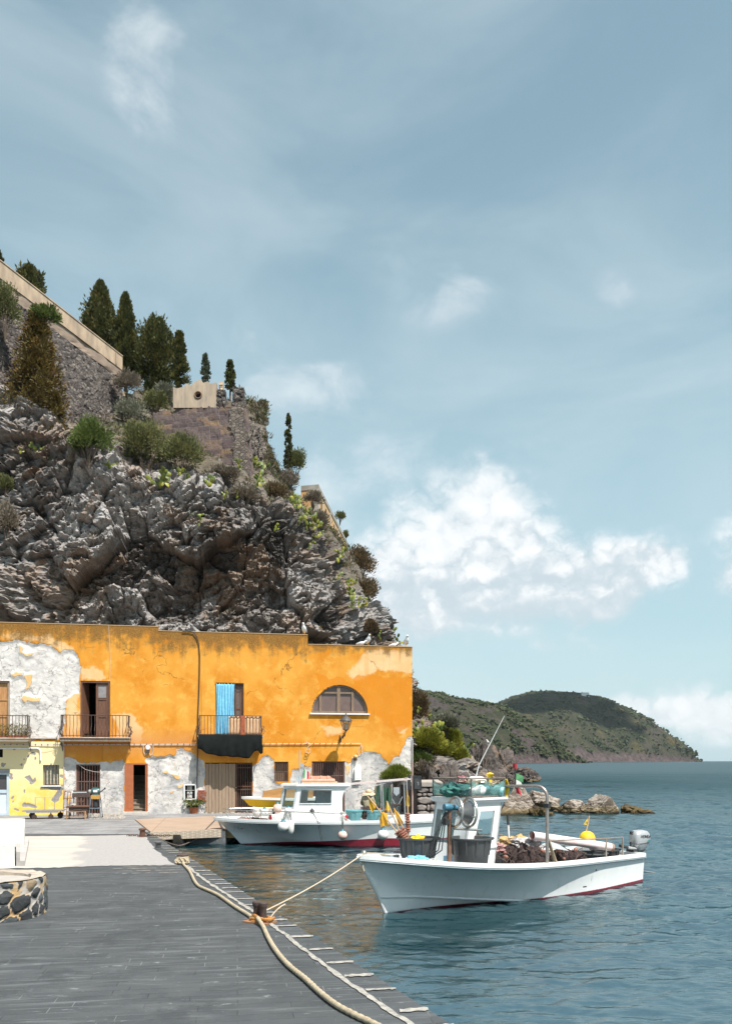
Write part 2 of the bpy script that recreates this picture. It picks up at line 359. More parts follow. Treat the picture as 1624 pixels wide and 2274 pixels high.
# ================================================================== QUAY
def stone_mat():
    m, b = newmat('basalt_paving'); o = b.n('ShaderNodeTexCoord').outputs['Object']
    v = b.mapv(o, rot=(0, 0, R(-9.0)))
    br = b.n('ShaderNodeTexBrick', {'offset': .42, 'offset_frequency': 2, 'squash': 1.25, 'squash_frequency': 3}, Vector=v, Color1=(.054, .060, .064, 1), Color2=(.076, .082, .087, 1), Mortar=(.034, .036, .038, 1),
             Scale=1.0, Mortar_Size=.005, Mortar_Smooth=.3, Bias=-.1, Brick_Width=.86, Row_Height=.165)
    br2 = b.n('ShaderNodeTexBrick', {'offset': .42, 'offset_frequency': 2, 'squash': 1.25, 'squash_frequency': 3}, Vector=v, Color1=(0, 0, 0, 1), Color2=(1, 1, 1, 1), Mortar=(.5, .5, .5, 1), Scale=1.0, Mortar_Size=.012, Mortar_Smooth=.8, Brick_Width=.86, Row_Height=.165)
    n = b.noise(v, 2.2, 7, .65); streak = b.noise(b.mapv(v, (.8, 7, 1)), 1.0, 6, .65, .3); fine = b.noise(v, 55, 4, .7); big = b.noise(v, .35, 4, .5)
    c_ = b.mix(b.sstep(n, .40, .62, 0, .5), br.outputs[0], (.088, .093, .097))
    c_ = b.mix(b.sstep(big, .44, .6, 0, .5), c_, (.055, .060, .064))
    c_ = b.mix(b.math('MULTIPLY', b.sstep(streak, .50, .68), .55), c_, (.145, .152, .158))
    spots = b.noise(b.mapv(v, (1.6, 3.4, 1)), 1.6, 5, .75); c_ = b.mix(b.math('MULTIPLY', b.sstep(spots, .60, .70), .75), c_, (.26, .272, .278))
    sp2 = b.noise(v, 26, 3, .6); c_ = b.mix(b.sstep(sp2, .66, .74, 0, .6), c_, (.24, .245, .25)); pat = b.noise(v, .9, 6, .7, .5); c_ = b.mix(b.sstep(pat, .54, .64, 0, .55), c_, (.040, .044, .048))
    lime = b.math('MULTIPLY', b.sstep(br.outputs['Fac'], .2, .9), b.sstep(b.noise(v, .7, 4, .6), .48, .58)); c_ = b.mix(b.math('MULTIPLY', lime, .40), c_, (.36, .37, .375))
    c_ = b.mix(b.sstep(fine, .3, .75, .0, .22), c_, (.045, .047, .05))
    hgt = b.math('ADD', b.math('MULTIPLY', br.outputs['Fac'], -.8), b.math('ADD', b.math('MULTIPLY', fine, .25), b.math('MULTIPLY', n, .4)))
    finish(b, Base_Color=c_, Roughness=.75, Normal=b.n('ShaderNodeBump', Strength=.55, Distance=.012, Height=hgt).outputs[0], Specular_IOR_Level=.3)
    return m
PAVE = stone_mat()
E0, ED = Vector((0.74, 7.09)), Vector((-0.404, 1.0))           # harbour edge of the quay: a point and its direction
def EP(t, off=0.0):
    """point on the quay edge at depth t, off metres inland"""
    n = Vector((-1.0, -0.404)).normalized(); p = E0+ED*(t-E0.y)+n*off; return Vector((p.x, p.y, 0))
def make_quay():
    c = EP(26.2); a = EP(-9)
    top = [a, c, Vector((-4.6, 26.6, 0)), Vector((-4.9, 30.6, 0)), Vector((3.3, 31.7, 0)), Vector((3.5, 47, 0)), Vector((-40, 47, 0)), Vector((-40, -9, 0))]
    mb = MB(); mb.prism([Vector((p.x, p.y, -3)) for p in top], (0, 0, 3)); struct(build('quay', mb, PAVE))
    # lighter flagstones laid along the foot of the houses
    m, b = newmat('grey_flagstones'); v = b.mapv(b.n('ShaderNodeTexCoord').outputs['Object'], rot=(0, 0, R(-10)))
    br = b.n('ShaderNodeTexBrick', Vector=v, Color1=(.20, .20, .205, 1), Color2=(.27, .265, .265, 1), Mortar=(.15, .145, .14, 1), Scale=1, Mortar_Size=.012, Brick_Width=1.1, Row_Height=.8)
    n = b.noise(b.mapv(v, (1, 2.2, 1)), 1.1, 6, .65); c_ = b.mix(b.sstep(n, .42, .66, 0, .75), br.outputs[0], (.10, .10, .105)); n2 = b.noise(v, 9, 5, .7)
    c_ = b.mix(b.sstep(n2, .5, .8, 0, .6), c_, (.36, .35, .345))
    finish(b, Base_Color=c_, Roughness=.8, Normal=b.n('ShaderNodeBump', Strength=.4, Distance=.01, Height=n2).outputs[0])
    mb = MB(); A, B_ = G(-90, 1852), G(330, 1852); ys = .006
    pts = [Vector((-16, A.y+0.2, ys)), Vector((A.x, A.y, ys)), Vector((B_.x, B_.y, ys)), Vector((-6.3, 24.6, ys)), Vector((-7.1, 26.0, ys)), Vector((-4.9, 30.7, ys)), Vector((3.2, 31.75, ys)), Vector((3.2, 39, ys)), Vector((-30, 34, ys)), Vector((-30, 24, ys))]
    mb.quad(*pts); struct(build('pavement', mb, m))
    # pale concrete apron
    m, b = newmat('pale_concrete'); v = b.n('ShaderNodeTexCoord').outputs['Object']; n = b.noise(b.mapv(v, (.5, 3, 1)), .8, 7, .6); n2 = b.noise(v, 14, 5, .7)
    c_ = b.mix(b.sstep(n, .3, .75), (.46, .42, .375), (.37, .335, .30)); at = b.n('ShaderNodeSeparateXYZ', Vector=v)
    grey = b.sstep(b.math('ADD', b.math('ADD', at.outputs[0], b.math('MULTIPLY', at.outputs[1], .30)), b.math('MULTIPLY', b.math('SUBTRACT', b.noise(v, .9, 5, .6), .5), 1.6)), -1.25, -.95)
    c_ = b.mix(grey, c_, b.mix(b.sstep(n2, .35, .7), (.34, .32, .305), (.27, .255, .25)))
    c_ = b.mix(b.sstep(n2, .6, .85, 0, .4), c_, (.36, .33, .30))
    finish(b, Base_Color=c_, Roughness=.85, Normal=b.n('ShaderNodeBump', Strength=.25, Distance=.01, Height=n2).outputs[0])
    near = [G(-60, 1931), G(45, 1928), G(120, 1927), G(200, 1924), G(270, 1922), G(330, 1921.5), G(394, 1920.5)]
    far = [G(323, 1853), G(260, 1855), G(190, 1856), G(120, 1856.5), G(50, 1857), G(-80, 1859)]
    pts = near+[EP(18.4, .55), EP(22.2, .5)]+far; rng = random.Random(2); dense = []
    for i, p in enumerate(pts):
        q = pts[(i+1) % len(pts)]
        for k in range(8):
            t = k/8; dense.append(p.lerp(q, t)+Vector((rng.uniform(-.03, .03), rng.uniform(-.05, .05), 0)))
    mb = MB(); mb.quad(*[Vector((p.x, p.y, .011)) for p in dense]); struct(build('concrete_apron', mb, m))
    # worn pale mortar in the edge-stone joints and along the back of the edge course
    m, b = newmat('pale_joint_mortar'); v = b.n('ShaderNodeTexCoord').outputs['Object']; n = b.noise(v, 11, 6, .7)
    c_ = b.mix(b.sstep(n, .35, .75), (.38, .355, .315), (.15, .145, .14)); finish(b, Base_Color=c_, Roughness=.9)
    mb = MB(); rng = random.Random(4)
    def strip(fn, t0, t1, n, z):
        pr = None
        for i in range(n+1):
            t = t0+(t1-t0)*i/n; a_, b_ = fn(t); cur = (Vector((a_.x, a_.y, z)), Vector((b_.x, b_.y, z)))
            if pr: mb.quad(pr[0], cur[0], cur[1], pr[1])
            pr = cur
    st = {'w': .05}
    def band(t):
        e1, e2 = ([float(q) for q in fbm(np.array([[t*3.1, 0, 0], [t*3.1, 9, 0]]), 4)]); st['w'] = .055+.05*e1; o_ = .335+.03*math.sin(t*.9)
        return EP(t, o_-max(.008, st['w']*.6)), EP(t, o_+max(.008, .03+.04*e2))
    strip(band, 3, 17.9, 420, .010)
    t = 3.0
    while t < 25.5:
        t += rng.uniform(.40, .72); L = rng.uniform(.27, .33); w0 = rng.uniform(.026, .055); j = rng.uniform(-.04, .04)
        a0 = EP(t, .004); d = Vector((-1.0, -.17+j, 0)).normalized(); pv = None
        for i in range(9):
            c_ = a0+d*(L*i/8)+Vector((0, rng.uniform(-.008, .008), 0)); w = w0*rng.uniform(.6, 1.3)
            cur = (c_+Vector((0, w, .012)), c_+Vector((0, -w, .012)))
            if pv: mb.quad(pv[0], cur[0], cur[1], pv[1])
            pv = cur
    struct(build('kerb', mb, m))
    # bright painted joints near the bollard row
    mb = MB()
    for k in range(5):
        y = 18.15-k*.36; x0 = EP(y, 0).x-.55; L = 1.5-.06*k
        for i in range(14):
            xa = x0-L*i/14; xb = x0-L*(i+1)/14; w = rng.uniform(.012, .03)
            if rng.random() < .12: continue
            mb.quad((xa, y-.17*(x0-xa)*.9-w, .009), (xb, y-.17*(x0-xb)*.9-w, .009), (xb, y-.17*(x0-xb)*.9+w, .009), (xa, y-.17*(x0-xa)*.9+w, .009))
    struct(build('pavement_markings', mb, m))
make_quay()

# ================================================================== CLIFF
SIL = [(560, 800), (572, 870), (585, 930), (598, 985), (612, 1020), (630, 1075), (655, 1105), (680, 1150), (706, 1172), (745, 1205), (770, 1232), (800, 1285), (820, 1335), (833, 1375), (856, 1405), (868, 1440), (878, 1500), (900, 1575), (930, 1612), (965, 1645), (995, 1680), (1020, 1705), (1040, 1735), (1050, 1775)]
SZ = np.array([H+(HY-y)*62/F for x, y in SIL])[::-1]; SX = np.array([(x-CX)*62/F for x, y in SIL])[::-1]
def cliff_point(sv, z):
    """sv in 0..1 along a level section of the rock, z height"""
    Xc = np.interp(z, SZ, SX); Rr = np.interp(z, [0, 6, 12, 28], [7, 6.5, 5.0, 4.5])
    t = np.clip(sv/.84, 0, 1)
    a = np.clip((t-.72)/.28, 0, 1)*np.pi/2
    X = np.where(t < .72, -42+(Xc-Rr+42)*(t/.72)**.62, Xc-Rr+Rr*np.sin(a))
    zl = np.interp(X, [-42, -24.5, -20, -15, -7, -3, 0, 3, 8], [26, 25.2, 23.2, 20.8, 18.8, 16.5, 12.5, 7.5, 4]); zn = z*19/zl; zt_ = zl*19.2/19
    Yf = np.interp(zn, [-3, 0, 4, 9, 14, 18, 19.2], [45.6, 46.2, 47.2, 47.4, 48.3, 49.2, 50.2])+.10*(X+15)+np.maximum(z-zt_, 0)*np.interp(X, [-42, -20.5, -17.5, -10], [4.2, 4.2, 1.5, 1.4])
    Y = np.where(a > 0, Yf+np.maximum(62-Yf, 0)*(1-np.cos(a)), Yf)
    back = np.clip((sv-.84)/.16, 0, 1); X = X-back*9*(1-.3*back); Y = Y+back**1.6*75
    return X, Y
def make_cliff():
    ns, nz = 760, 470
    sv = np.concatenate([np.linspace(0, .30, 110, endpoint=False), np.linspace(.30, .84, 600, endpoint=False), np.linspace(.84, 1, 50)])
    zz = np.linspace(-1.6, 33.0, nz); S, Zg = np.meshgrid(sv, zz, indexing='ij')
    X, Y = cliff_point(S, Zg); V = np.stack([X, Y, Zg], -1)
    du = np.gradient(V, axis=0); dv = np.gradient(V, axis=1); N = np.cross(du, dv); N /= np.linalg.norm(N, axis=-1)[..., None]+1e-9
    N[..., 2] *= .6
    soft = np.clip((V[..., 2]*19/np.interp(X, [-42, -24.5, -20, -15, -7, -3, 0, 3, 8], [26, 25.2, 23.2, 20.8, 18.8, 16.5, 12.5, 7.5, 4])-18.3)/2.0, 0, 1)
    soft = np.maximum(soft, .35*np.clip((S-.74)/.06, 0, 1))
    W = V.copy(); W = W+np.stack([fbm(V*.35+3, 3), fbm(V*.35+31, 3), fbm(V*.35+77, 3)], -1)*.30
    tilt = np.stack([W[..., 0]*.8+W[..., 2]*.25, W[..., 1]*.8, W[..., 2]*1.0-W[..., 0]*.35], -1)
    d1, d2, c1, t1 = worley(tilt*.30, True); e1, e2, c2, t2 = worley(tilt*.80+9, True); g1, g2, c3, t3 = worley(tilt*np.array((1.8, 1.8, 3.0))+20, True); h1, h2, c4, t4 = worley(tilt*np.array((4.2, 4.2, 6.0))+40, True)
    big = ridged(V*.085+2, 4)*.95+fbm(V*.16+5, 3)*1.0
    disp = big*.85
    disp += (c1-.5)*1.2+t1*1.30+(c2-.5)*.72+t2*.72+(c3-.5)*.30+t3*.36+(c4-.5)*.10+t4*.15
    disp -= .30*np.exp(-((d2-d1)/.05)**2)+.18*np.exp(-((e2-e1)/.05)**2)+.07*np.exp(-((g2-g1)/.07)**2)
    disp += fbm(W*1.6, 5)*.15+ridged(W*np.array((1.6, 1.6, 3.4)), 4)*.08
    disp -= .9*np.clip(fbm(V*.22+44, 3)-.25, 0, 1)*2
    soft_d = fbm(V*.35, 5)*.45+(c2-.5)*.18
    disp = disp*(1-soft*.92)+soft_d*soft
    disp *= np.clip((Zg+1.6)/1.5, .2, 1)
    V = V+N*disp[..., None]
    tone = np.stack([np.clip(.5+.35*fbm(W*.16+8, 3)+.55*(c1-.5)+.3*(c2-.5), 0, 1), soft, np.clip(.5+.6*fbm(W*.30+60, 4)+.35*(c2-.5), 0, 1)], -1)
    m, b = newmat('cliff_rock'); at = b.n('ShaderNodeAttribute', {'attribute_name': 'tone'}).outputs['Color']; sp = b.n('ShaderNodeSeparateColor', Color=at)
    g = b.n('ShaderNodeNewGeometry'); v = g.outputs['Position']
    n = b.noise(v, 1.6, 8, .68); st = b.noise(b.mapv(v, (.8, .8, 4.5), rot=(0, R(20), 0)), 1.3, 7, .65, .5); fi = b.noise(v, 9, 6, .7)
    f = b.math('ADD', b.math('MULTIPLY', sp.outputs[0], .55), b.math('MULTIPLY', st, .45))
    c_ = b.ramp(f, [(.26, (.065, .057, .053)), (.40, (.150, .131, .121)), (.52, (.235, .212, .20)), (.66, (.36, .335, .322))])
    c_ = b.mix(b.sstep(b.math('ADD', sp.outputs[2], b.math('MULTIPLY', b.math('SUBTRACT', n, .5), .9)), .54, .80, 0, .65), c_, (.25, .175, .125))
    pale = b.sstep(b.noise(b.mapv(v, (.55, .55, .22)), 1.0, 6, .65, .6), .54, .64, 0, .6); c_ = b.mix(pale, c_, (.40, .388, .388))
    c_ = b.mix(b.sstep(fi, .52, .66, 0, .65), c_, (.07, .062, .058))
    slope = b.n('ShaderNodeSeparateXYZ', Vector=g.outputs['Normal']).outputs[2]
    earth = b.mix(b.sstep(n, .35, .7), (.085, .070, .048), (.15, .125, .095))
    c_ = b.mix(b.math('MAXIMUM', b.math('MULTIPLY', sp.outputs[1], b.sstep(slope, -.1, .45, .25, .9)), b.math('MULTIPLY', b.sstep(slope, .72, .9), .35)), c_, earth)
    hgt = b.math('ADD', b.math('MULTIPLY', fi, .35), b.math('ADD', st, b.math('MULTIPLY', n, .5)))
    finish(b, Base_Color=c_, Roughness=.92, Normal=b.n('ShaderNodeBump', Strength=1.0, Distance=.13, Height=hgt).outputs[0], Specular_IOR_Level=.2)
    o = grid_mesh('cliff', V, m, smooth=False, attrs={'tone': tone}); struct(o)
    return V, S, N, soft
CLV, CLS, CLN, CLSOFT = make_cliff()
_flat = CLV.reshape(-1, 3); _pp = np.stack([CX+_flat[:, 0]*F/_flat[:, 1], HY-(_flat[:, 2]-H)*F/_flat[:, 1]], -1)
_front = (CLS < .90).reshape(-1)
def on_cliff(px, py, back=0.0):
    """where the line of sight through a spot meets the rock (nearest vertex, first surface hit)"""
    d = np.abs(_pp[:, 0]-px)+np.abs(_pp[:, 1]-py); d = np.where(_front, d, 1e9); k = np.argsort(d)[:6]
    k = k[np.argmin(_flat[k, 1])]; return Vector(_flat[k])+Vector((0, back, 0))

# plateau behind the rim, so the rock is a hill and not a shell
def make_plateau():
    xs = np.linspace(-60, -9, 60); ys = np.linspace(63, 150, 60); X, Y = np.meshgrid(xs, ys, indexing='ij')
    X = np.minimum(X, np.interp(Y, [58, 62, 150], [-9, -9, -16])); Z = np.interp(X, [-60, -22, -13, -9], [33, 32.4, 30.4, 27.5])+.4*fbm(np.stack([X*.2, Y*.2, X*0], -1), 4); Z[:, 0] -= 5
    m = pm('plateau_earth', (.13, .11, .065), (.22, .18, .12), 1.2, .95, .5); struct(grid_mesh('plateau', np.stack([X, Y, Z], -1)[::-1], m))
make_plateau()

# ================================================================== FAR HILLS
def make_hill(name, ridge, Yr, depth, seed, shore, mat, taper, nx=340, ny=130):
    px = np.array([p[0] for p in ridge], float); py = np.array([p[1] for p in ridge], float)
    u = np.linspace(px[0], px[-1], nx); hy = np.interp(u, px, py); k = np.ones(7)/7; hy[3:-3] = np.convolve(hy, k, 'same')[3:-3]
    hr = np.maximum((HY-hy)*Yr/F+H-WZ, 0); xr = (u-CX)*Yr/F
    t = np.linspace(-.05, 1.75, ny); U, T = np.meshgrid(np.arange(nx), t, indexing='ij')
    hR = hr[U]; prof = np.where(T <= 1, np.clip(T, -.05, 1)**.80, np.clip(1-(T-1)**2*1.1, -.2, 1))
    tap = np.clip((px[-1]-u)/taper, .04, 1)[U]; X = xr[U]; Y = Yr-depth*(1-T)*tap; Z = hR*prof
    nz = fbm(np.stack([X/(Yr*.05)+seed, Y/(Yr*.05), X*0], -1), 6); rd = ridged(np.stack([X/(Yr*.075)+seed*2, Y/(Yr*.16), X*0+3], -1), 4)
    amp = np.clip(T*3, 0, 1)*np.clip(np.abs(1-T)*2.2, .06, 1)
    Z = Z+amp*(nz*Yr*.0085+rd*Yr*.0055)*np.clip(hR/40, .1, 1)+np.clip(T*12, 0, 1)*shore*np.clip(hR/30, 0, 1)
    cl = np.clip(1-(T-.03)/.05, 0, 1)
    V = np.stack([X, Y, Z+WZ], -1); tone = np.stack([np.clip(nz*.6+.5, 0, 1), cl, np.clip(Z/hr.max(), 0, 1)], -1)
    o = grid_mesh(name, V, mat, smooth=True, attrs={'tone': tone}); struct(o); return V, T, hR
def hill_mat(name, sc, rockiness, gorse):
    m, b = newmat(name); v = b.n('ShaderNodeNewGeometry').outputs['Position']; at = b.n('ShaderNodeAttribute', {'attribute_name': 'tone'}).outputs['Color']; sp = b.n('ShaderNodeSeparateColor', Color=at)
    n = b.noise(v, .020*sc, 8, .68); n2 = b.noise(v, .10*sc, 6, .72); n3 = b.noise(v, .008*sc, 5, .6); n4 = b.noise(v, .30*sc, 4, .7)
    c_ = b.mix(b.sstep(n, .40, .60), (.030, .034, .020), (.056, .051, .033))
    c_ = b.mix(b.sstep(b.math('ADD', n3, b.math('MULTIPLY', b.math('SUBTRACT', n, .5), .8)), .60-rockiness, .72-rockiness, 0, .9), c_, b.mix(b.sstep(n2, .3, .7), (.080, .061, .062), (.045, .035, .036)))
    c_ = b.mix(b.math('MULTIPLY', b.sstep(b.noise(v, .012*sc, 5, .65, .3), .56, .64), b.math('MULTIPLY', b.sstep(n2, .46, .62), gorse)), c_, (.24, .14, .02))
    c_ = b.mix(b.sstep(n2, .51, .58, 0, .7), c_, b.mix(b.sstep(n4, .4, .6), (.022, .032, .016), (.048, .056, .028)))
    c_ = b.mix(sp.outputs[1], c_, b.mix(b.sstep(n2, .35, .65), (.125, .090, .088), (.05, .04, .04)))
    finish(b, Base_Color=c_, Roughness=1.0, Normal=b.n('ShaderNodeBump', Strength=1.0, Distance=6/sc, Height=n2).outputs[0], Specular_IOR_Level=.1); return m
RIDGE1 = [(560, 1500), (700, 1512), (860, 1524), (917, 1534), (960, 1543), (1000, 1552), (1050, 1561), (1085, 1567), (1108, 1574), (1135, 1588), (1160, 1604), (1190, 1625), (1220, 1650), (1255, 1672), (1285, 1687), (1300, 1692)]
RIDGE2 = [(1010, 1660), (1050, 1610), (1085, 1580), (1105, 1568), (1130, 1555), (1165, 1543), (1200, 1538), (1250, 1539.5), (1290, 1542), (1320, 1549), (1350, 1560), (1390, 1576), (1430, 1598), (1465, 1621), (1495, 1642), (1515, 1655), (1527, 1663), (1540, 1680), (1552, 1690.5)]
HV1 = make_hill('near_hill', RIDGE1, 1000, 330, 3, 4, hill_mat('near_hill_scrub', 1.9, .10, .35), 520)
HV2 = make_hill('far_hill', RIDGE2, 2000, 520, 8, 5, hill_mat('far_hill_scrub', 1.0, -.02, .9), 480)

# a cloud high overhead whose shadow lies on the far hill
def make_cloud():
    base = Vector((430, 1900, 118)); c = base+SUNV*(2300/SUNV.z); bm = bmesh.new(); bmesh.ops.create_icosphere(bm, subdivisions=5, radius=1)
    v = np.array([q.co for q in bm.verts]); d = 1+.35*fbm(v*1.5+4, 4)+.12*fbm(v*4, 3)
    for q, dd in zip(bm.verts, d): q.co = Vector((q.co.x*205*dd, q.co.y*105*dd, q.co.z*(60 if q.co.z > 0 else 24)*dd))
    me = bpy.data.meshes.new('cloud'); bm.to_mesh(me); bm.free(); me.polygons.foreach_set('use_smooth', [True]*len(me.polygons))
    o = link_mesh('cloud', me, pm('cloud_white', (.86, .87, .88), (.82, .83, .84), .01, 1.0, 0)); o.location = c; o['kind'] = 'stuff'; o['label'] = 'white cloud high above the bay'
make_cloud()

def clump_cloud(name, pts, sizes, mat, tints, seed=0, flat=.8):
    """many rounded bushes in one mesh: pts (n,3), sizes (n,)"""
    rng = np.random.default_rng(seed); bm = bmesh.new(); bmesh.ops.create_icosphere(bm, subdivisions=1, radius=1); bv = np.array([v.co for v in bm.verts]); bf = np.array([[v.index for v in f.verts] for f in bm.faces]); bm.free()
    n = len(pts); k = len(bv); jit = 1+.35*rng.normal(size=(n, k, 1)); V = bv[None]*jit*sizes[:, None, None]*np.array((1, 1, flat)); V = V+pts[:, None]
    Q = bf[None]+(np.arange(n)*k)[:, None, None]; me = np_mesh(name, V.reshape(-1, 3), Q.reshape(-1, 3), False)
    at = me.attributes.new('tint', 'FLOAT_COLOR', 'POINT'); c = np.ones((n, k, 4), np.float32); c[..., :3] = tints[:, None, :]; at.data.foreach_set('color', c.ravel())
    return link_mesh(name, me, mat)
def tint_mat(name, rough=.85, trans=.0, nscale=0.0):
    if name in _mats: return _mats[name]
    m, b = newmat(name); at = b.n('ShaderNodeAttribute', {'attribute_name': 'tint'}).outputs['Color']
    v = b.n('ShaderNodeTexCoord').outputs['Object']; n = b.noise(v, nscale or 3.0, 3, .6); c_ = b.mix(b.sstep(n, .3, .7, 0, .45), at, b.mix(1.0, at, (.62, .66, .55), 'MULTIPLY'))
    p = finish(b, Base_Color=c_, Roughness=rough, Specular_IOR_Level=.25); _mats[name] = m; return m
def scrub_on(HV, n, seed, s0, s1, tmax, name):
    V, T, hR = HV; rng = np.random.default_rng(seed); f = V.reshape(-1, 3); t = T.reshape(-1)
    dn = fbm(f*(.9/s1/10)+seed, 6); w = np.where((t > .06) & (t < tmax), np.clip(dn-.02, 0, 1)**1.4+.012, 0)*np.clip(hR.reshape(-1)/30, 0, 1); w /= w.sum()
    k = rng.choice(len(f), n, p=w); pts = f[k]+rng.normal(size=(n, 3))*np.array((s1*1.5, s1*1.5, 0)); sz = rng.uniform(s0, s1, n)*(1+.6*rng.random(n)**4)
    tn = np.array((.030, .042, .020))*(.65+.9*rng.random((n, 1)))+np.array((.025, .018, .004))*rng.random((n, 1)); o = clump_cloud(name, pts, sz, tint_mat('hill_bush_leaves'), tn, seed); o['kind'] = 'stuff'; return o
tag(scrub_on(HV1, 6500, 3, .7, 2.1, 1.15, 'hill_scrub'), 'dark green bushes covering the nearer slope of the bay')
tag(scrub_on(HV2, 5200, 5, 1.1, 3.0, 1.12, 'hill_scrub'), 'dark green bushes covering the far headland')
# ================================================================== THE OCHRE HOUSE
BO = Vector((-15.34, 34.0, 0)); BT = R(10.0); BD = Vector((math.cos(BT), math.sin(BT), 0)); BNv = Vector((math.sin(BT), -math.cos(BT), 0))
def WL(px, py, off=0.0):
    """spot seen on a plane off metres in front of the facade -> house coordinates (x along, y into the house, z up)"""
    d = Vector(((px-CX)/F, 1, (HY-py)/F)); c = Vector((0, 0, H)); t = ((BO+BNv*off-c).dot(BNv))/d.dot(BNv); p = c+d*t
    return Vector(((p-BO).dot(BD), -off, p.z))
def WW(v): return BO+BD*v[0]-BNv*v[1]+Vector((0, 0, v[2]))      # house coordinates -> world
house = thing('ochre_house', 'long flat roofed ochre house with peeling plaster along the quay', 'house', BO, BT)
LX0, LX1 = -5.0, WL(914.5, 1600).x
T1, T2, T3 = WL(176, 1386.5).z, WL(517, 1405).z, WL(800, 1433.5).z
S1, S2 = WL(352, 1400).x, WL(683, 1420).x
OPEN = {'A': (-42, 1510, 22, 1635), 'white': (-45, 1707, 21, 1830), 'sq': (-12, 1663, 7, 1681), 'B': (179, 1511, 245, 1636), 'C': (479, 1515, 541, 1634), 'small': (96, 1698, 132, 1743),
        'gate': (169.6, 1697, 223, 1830), 'red': (277, 1695, 328.6, 1803.5), 'niche': (410.6, 1743, 433.5, 1773), 'big': (455.5, 1693, 560.6, 1830), 'bars': (609, 1690.7, 640, 1735), 'wide': (692, 1690, 765, 1830)}
OP = {}
for k_, (x0, y0, x1, y1) in OPEN.items():
    a_, c_ = WL(x0, y0), WL(x1, y1); OP[k_] = (a_.x, c_.x, max(c_.z, 0.0), a_.z)
ac, ar = WL(754, 1583), None; ar = WL(816, 1583).x-ac.x; AZ = ac.z; AXc = ac.x
def ipoly(pts): return np.array([(WL(x, y).x, WL(x, y).z) for x, y in pts])
def sdist(px, pz, poly):
    """signed distance to a closed polygon, positive inside"""
    d = np.full(px.shape, 1e9); ins = np.zeros(px.shape, bool); n = len(poly)
    for i in range(n):
        ax, az = poly[i]; bx, bz = poly[(i+1) % n]; ex, ez = bx-ax, bz-az; l2 = ex*ex+ez*ez+1e-12
        t = np.clip(((px-ax)*ex+(pz-az)*ez)/l2, 0, 1); d = np.minimum(d, np.hypot(px-ax-t*ex, pz-az-t*ez))
        c = ((az > pz) != (bz > pz)) & (px < (bx-ax)*(pz-az)/(bz-az+1e-12)+ax); ins ^= c
    return np.where(ins, d, -d)
CR1 = lambda *p: [(.2939*x, 1359.8+.2939*y) for x, y in p]
CR2 = lambda *p: [(421.8+.3213*x, 1359.8+.3213*y) for x, y in p]
BARE = [CR1((-300, 225), (0, 218), (120, 212), (195, 208), (205, 228), (290, 230), (380, 240), (430, 275), (455, 303), (520, 285), (565, 293), (598, 340), (606, 390), (602, 470), (603, 600), (560, 605), (520, 650), (495, 690), (488, 760), (500, 850), (470, 900), (430, 960), (230, 965), (-300, 965)),
        CR1((484, 1700), (484, 1095), (520, 1088), (565, 1100), (600, 1130), (640, 1142), (700, 1130), (830, 1128), (905, 1118), (925, 1108), (944, 1140), (944, 1700)),
        CR1((1105, 1700), (1112, 1142), (1080, 1100), (1150, 1078), (1180, 1082), (1225, 1098), (1275, 1078), (1315, 1078), (1335, 1035), (1380, 1022), (1410, 1040), (1450, 1062), (1480, 1100), (1550, 1118), (1560, 1700)),
        CR2((435, 1700), (428, 1050), (470, 1030), (500, 995), (530, 985), (580, 1020), (590, 1090), (585, 1180), (690, 1175), (700, 1090), (745, 1075), (790, 1062), (838, 1075), (842, 1700)),
        CR2((1062, 1700), (1062, 1028), (1120, 1030), (1155, 985), (1200, 962), (1270, 964), (1310, 985), (1350, 1020), (1368, 1048), (1395, 1015), (1440, 990), (1475, 930), (1490, 870), (1510, 852), (1535, 862), (1545, 1000), (1545, 1700)),
        CR2((60, 1700), (0, 1660), (40, 1560), (110, 1540), (200, 1700))]
ISLE = [CR1((150, 250), (170, 262), (165, 295), (205, 318), (250, 300), (248, 322), (205, 333), (150, 300)), CR1((88, 470), (125, 445), (165, 455), (160, 475), (110, 490)), CR1((185, 475), (243, 468), (246, 520), (225, 575), (178, 587), (205, 545), (195, 510)),
        CR1((165, 650), (185, 625), (215, 635), (270, 650), (298, 640), (300, 670), (250, 675), (210, 660), (190, 680)), CR1((1225, 1200), (1265, 1190), (1268, 1210), (1235, 1218)), CR1((1295, 1222), (1350, 1225), (1364, 1260), (1335, 1268)), CR1((1340, 1310), (1385, 1290), (1380, 1320), (1345, 1330)), CR1((1285, 1350), (1310, 1345), (1308, 1368), (1285, 1370)),
        CR2((1070, 1055), (1112, 1050), (1105, 1085), (1085, 1120), (1078, 1090)), CR1((505, 1395), (535, 1370), (545, 1420), (515, 1450)), CR1((520, 800), (545, 800), (560, 880), (535, 920), (520, 860))]
YELP = [CR1((-300, 975), (482, 975), (484, 1700), (-300, 1700))]
FLAKE = [CR1((90, 1240), (75, 1215), (100, 1220)), CR1((195, 1245), (225, 1235), (250, 1265), (270, 1240), (275, 1280), (240, 1300), (215, 1265)), CR1((300, 1320), (330, 1300), (470, 1320), (475, 1370), (420, 1440), (395, 1420), (440, 1340), (330, 1330)), CR1((170, 1335), (205, 1325), (195, 1360), (175, 1375)), CR1((80, 1405), (105, 1370), (110, 1395), (95, 1420)),
         CR1((180, 1430), (250, 1450), (300, 1475), (220, 1472), (165, 1470)), CR1((110, 1485), (220, 1483), (200, 1500), (140, 1500)), CR1((260, 1075), (280, 1110), (262, 1118)), CR1((75, 1235), (100, 1250), (90, 1262)), CR1((440, 1230), (485, 1220), (480, 1260)), CR1((330, 1300), (480, 1298), (484, 1345), (400, 1340), (345, 1318))]
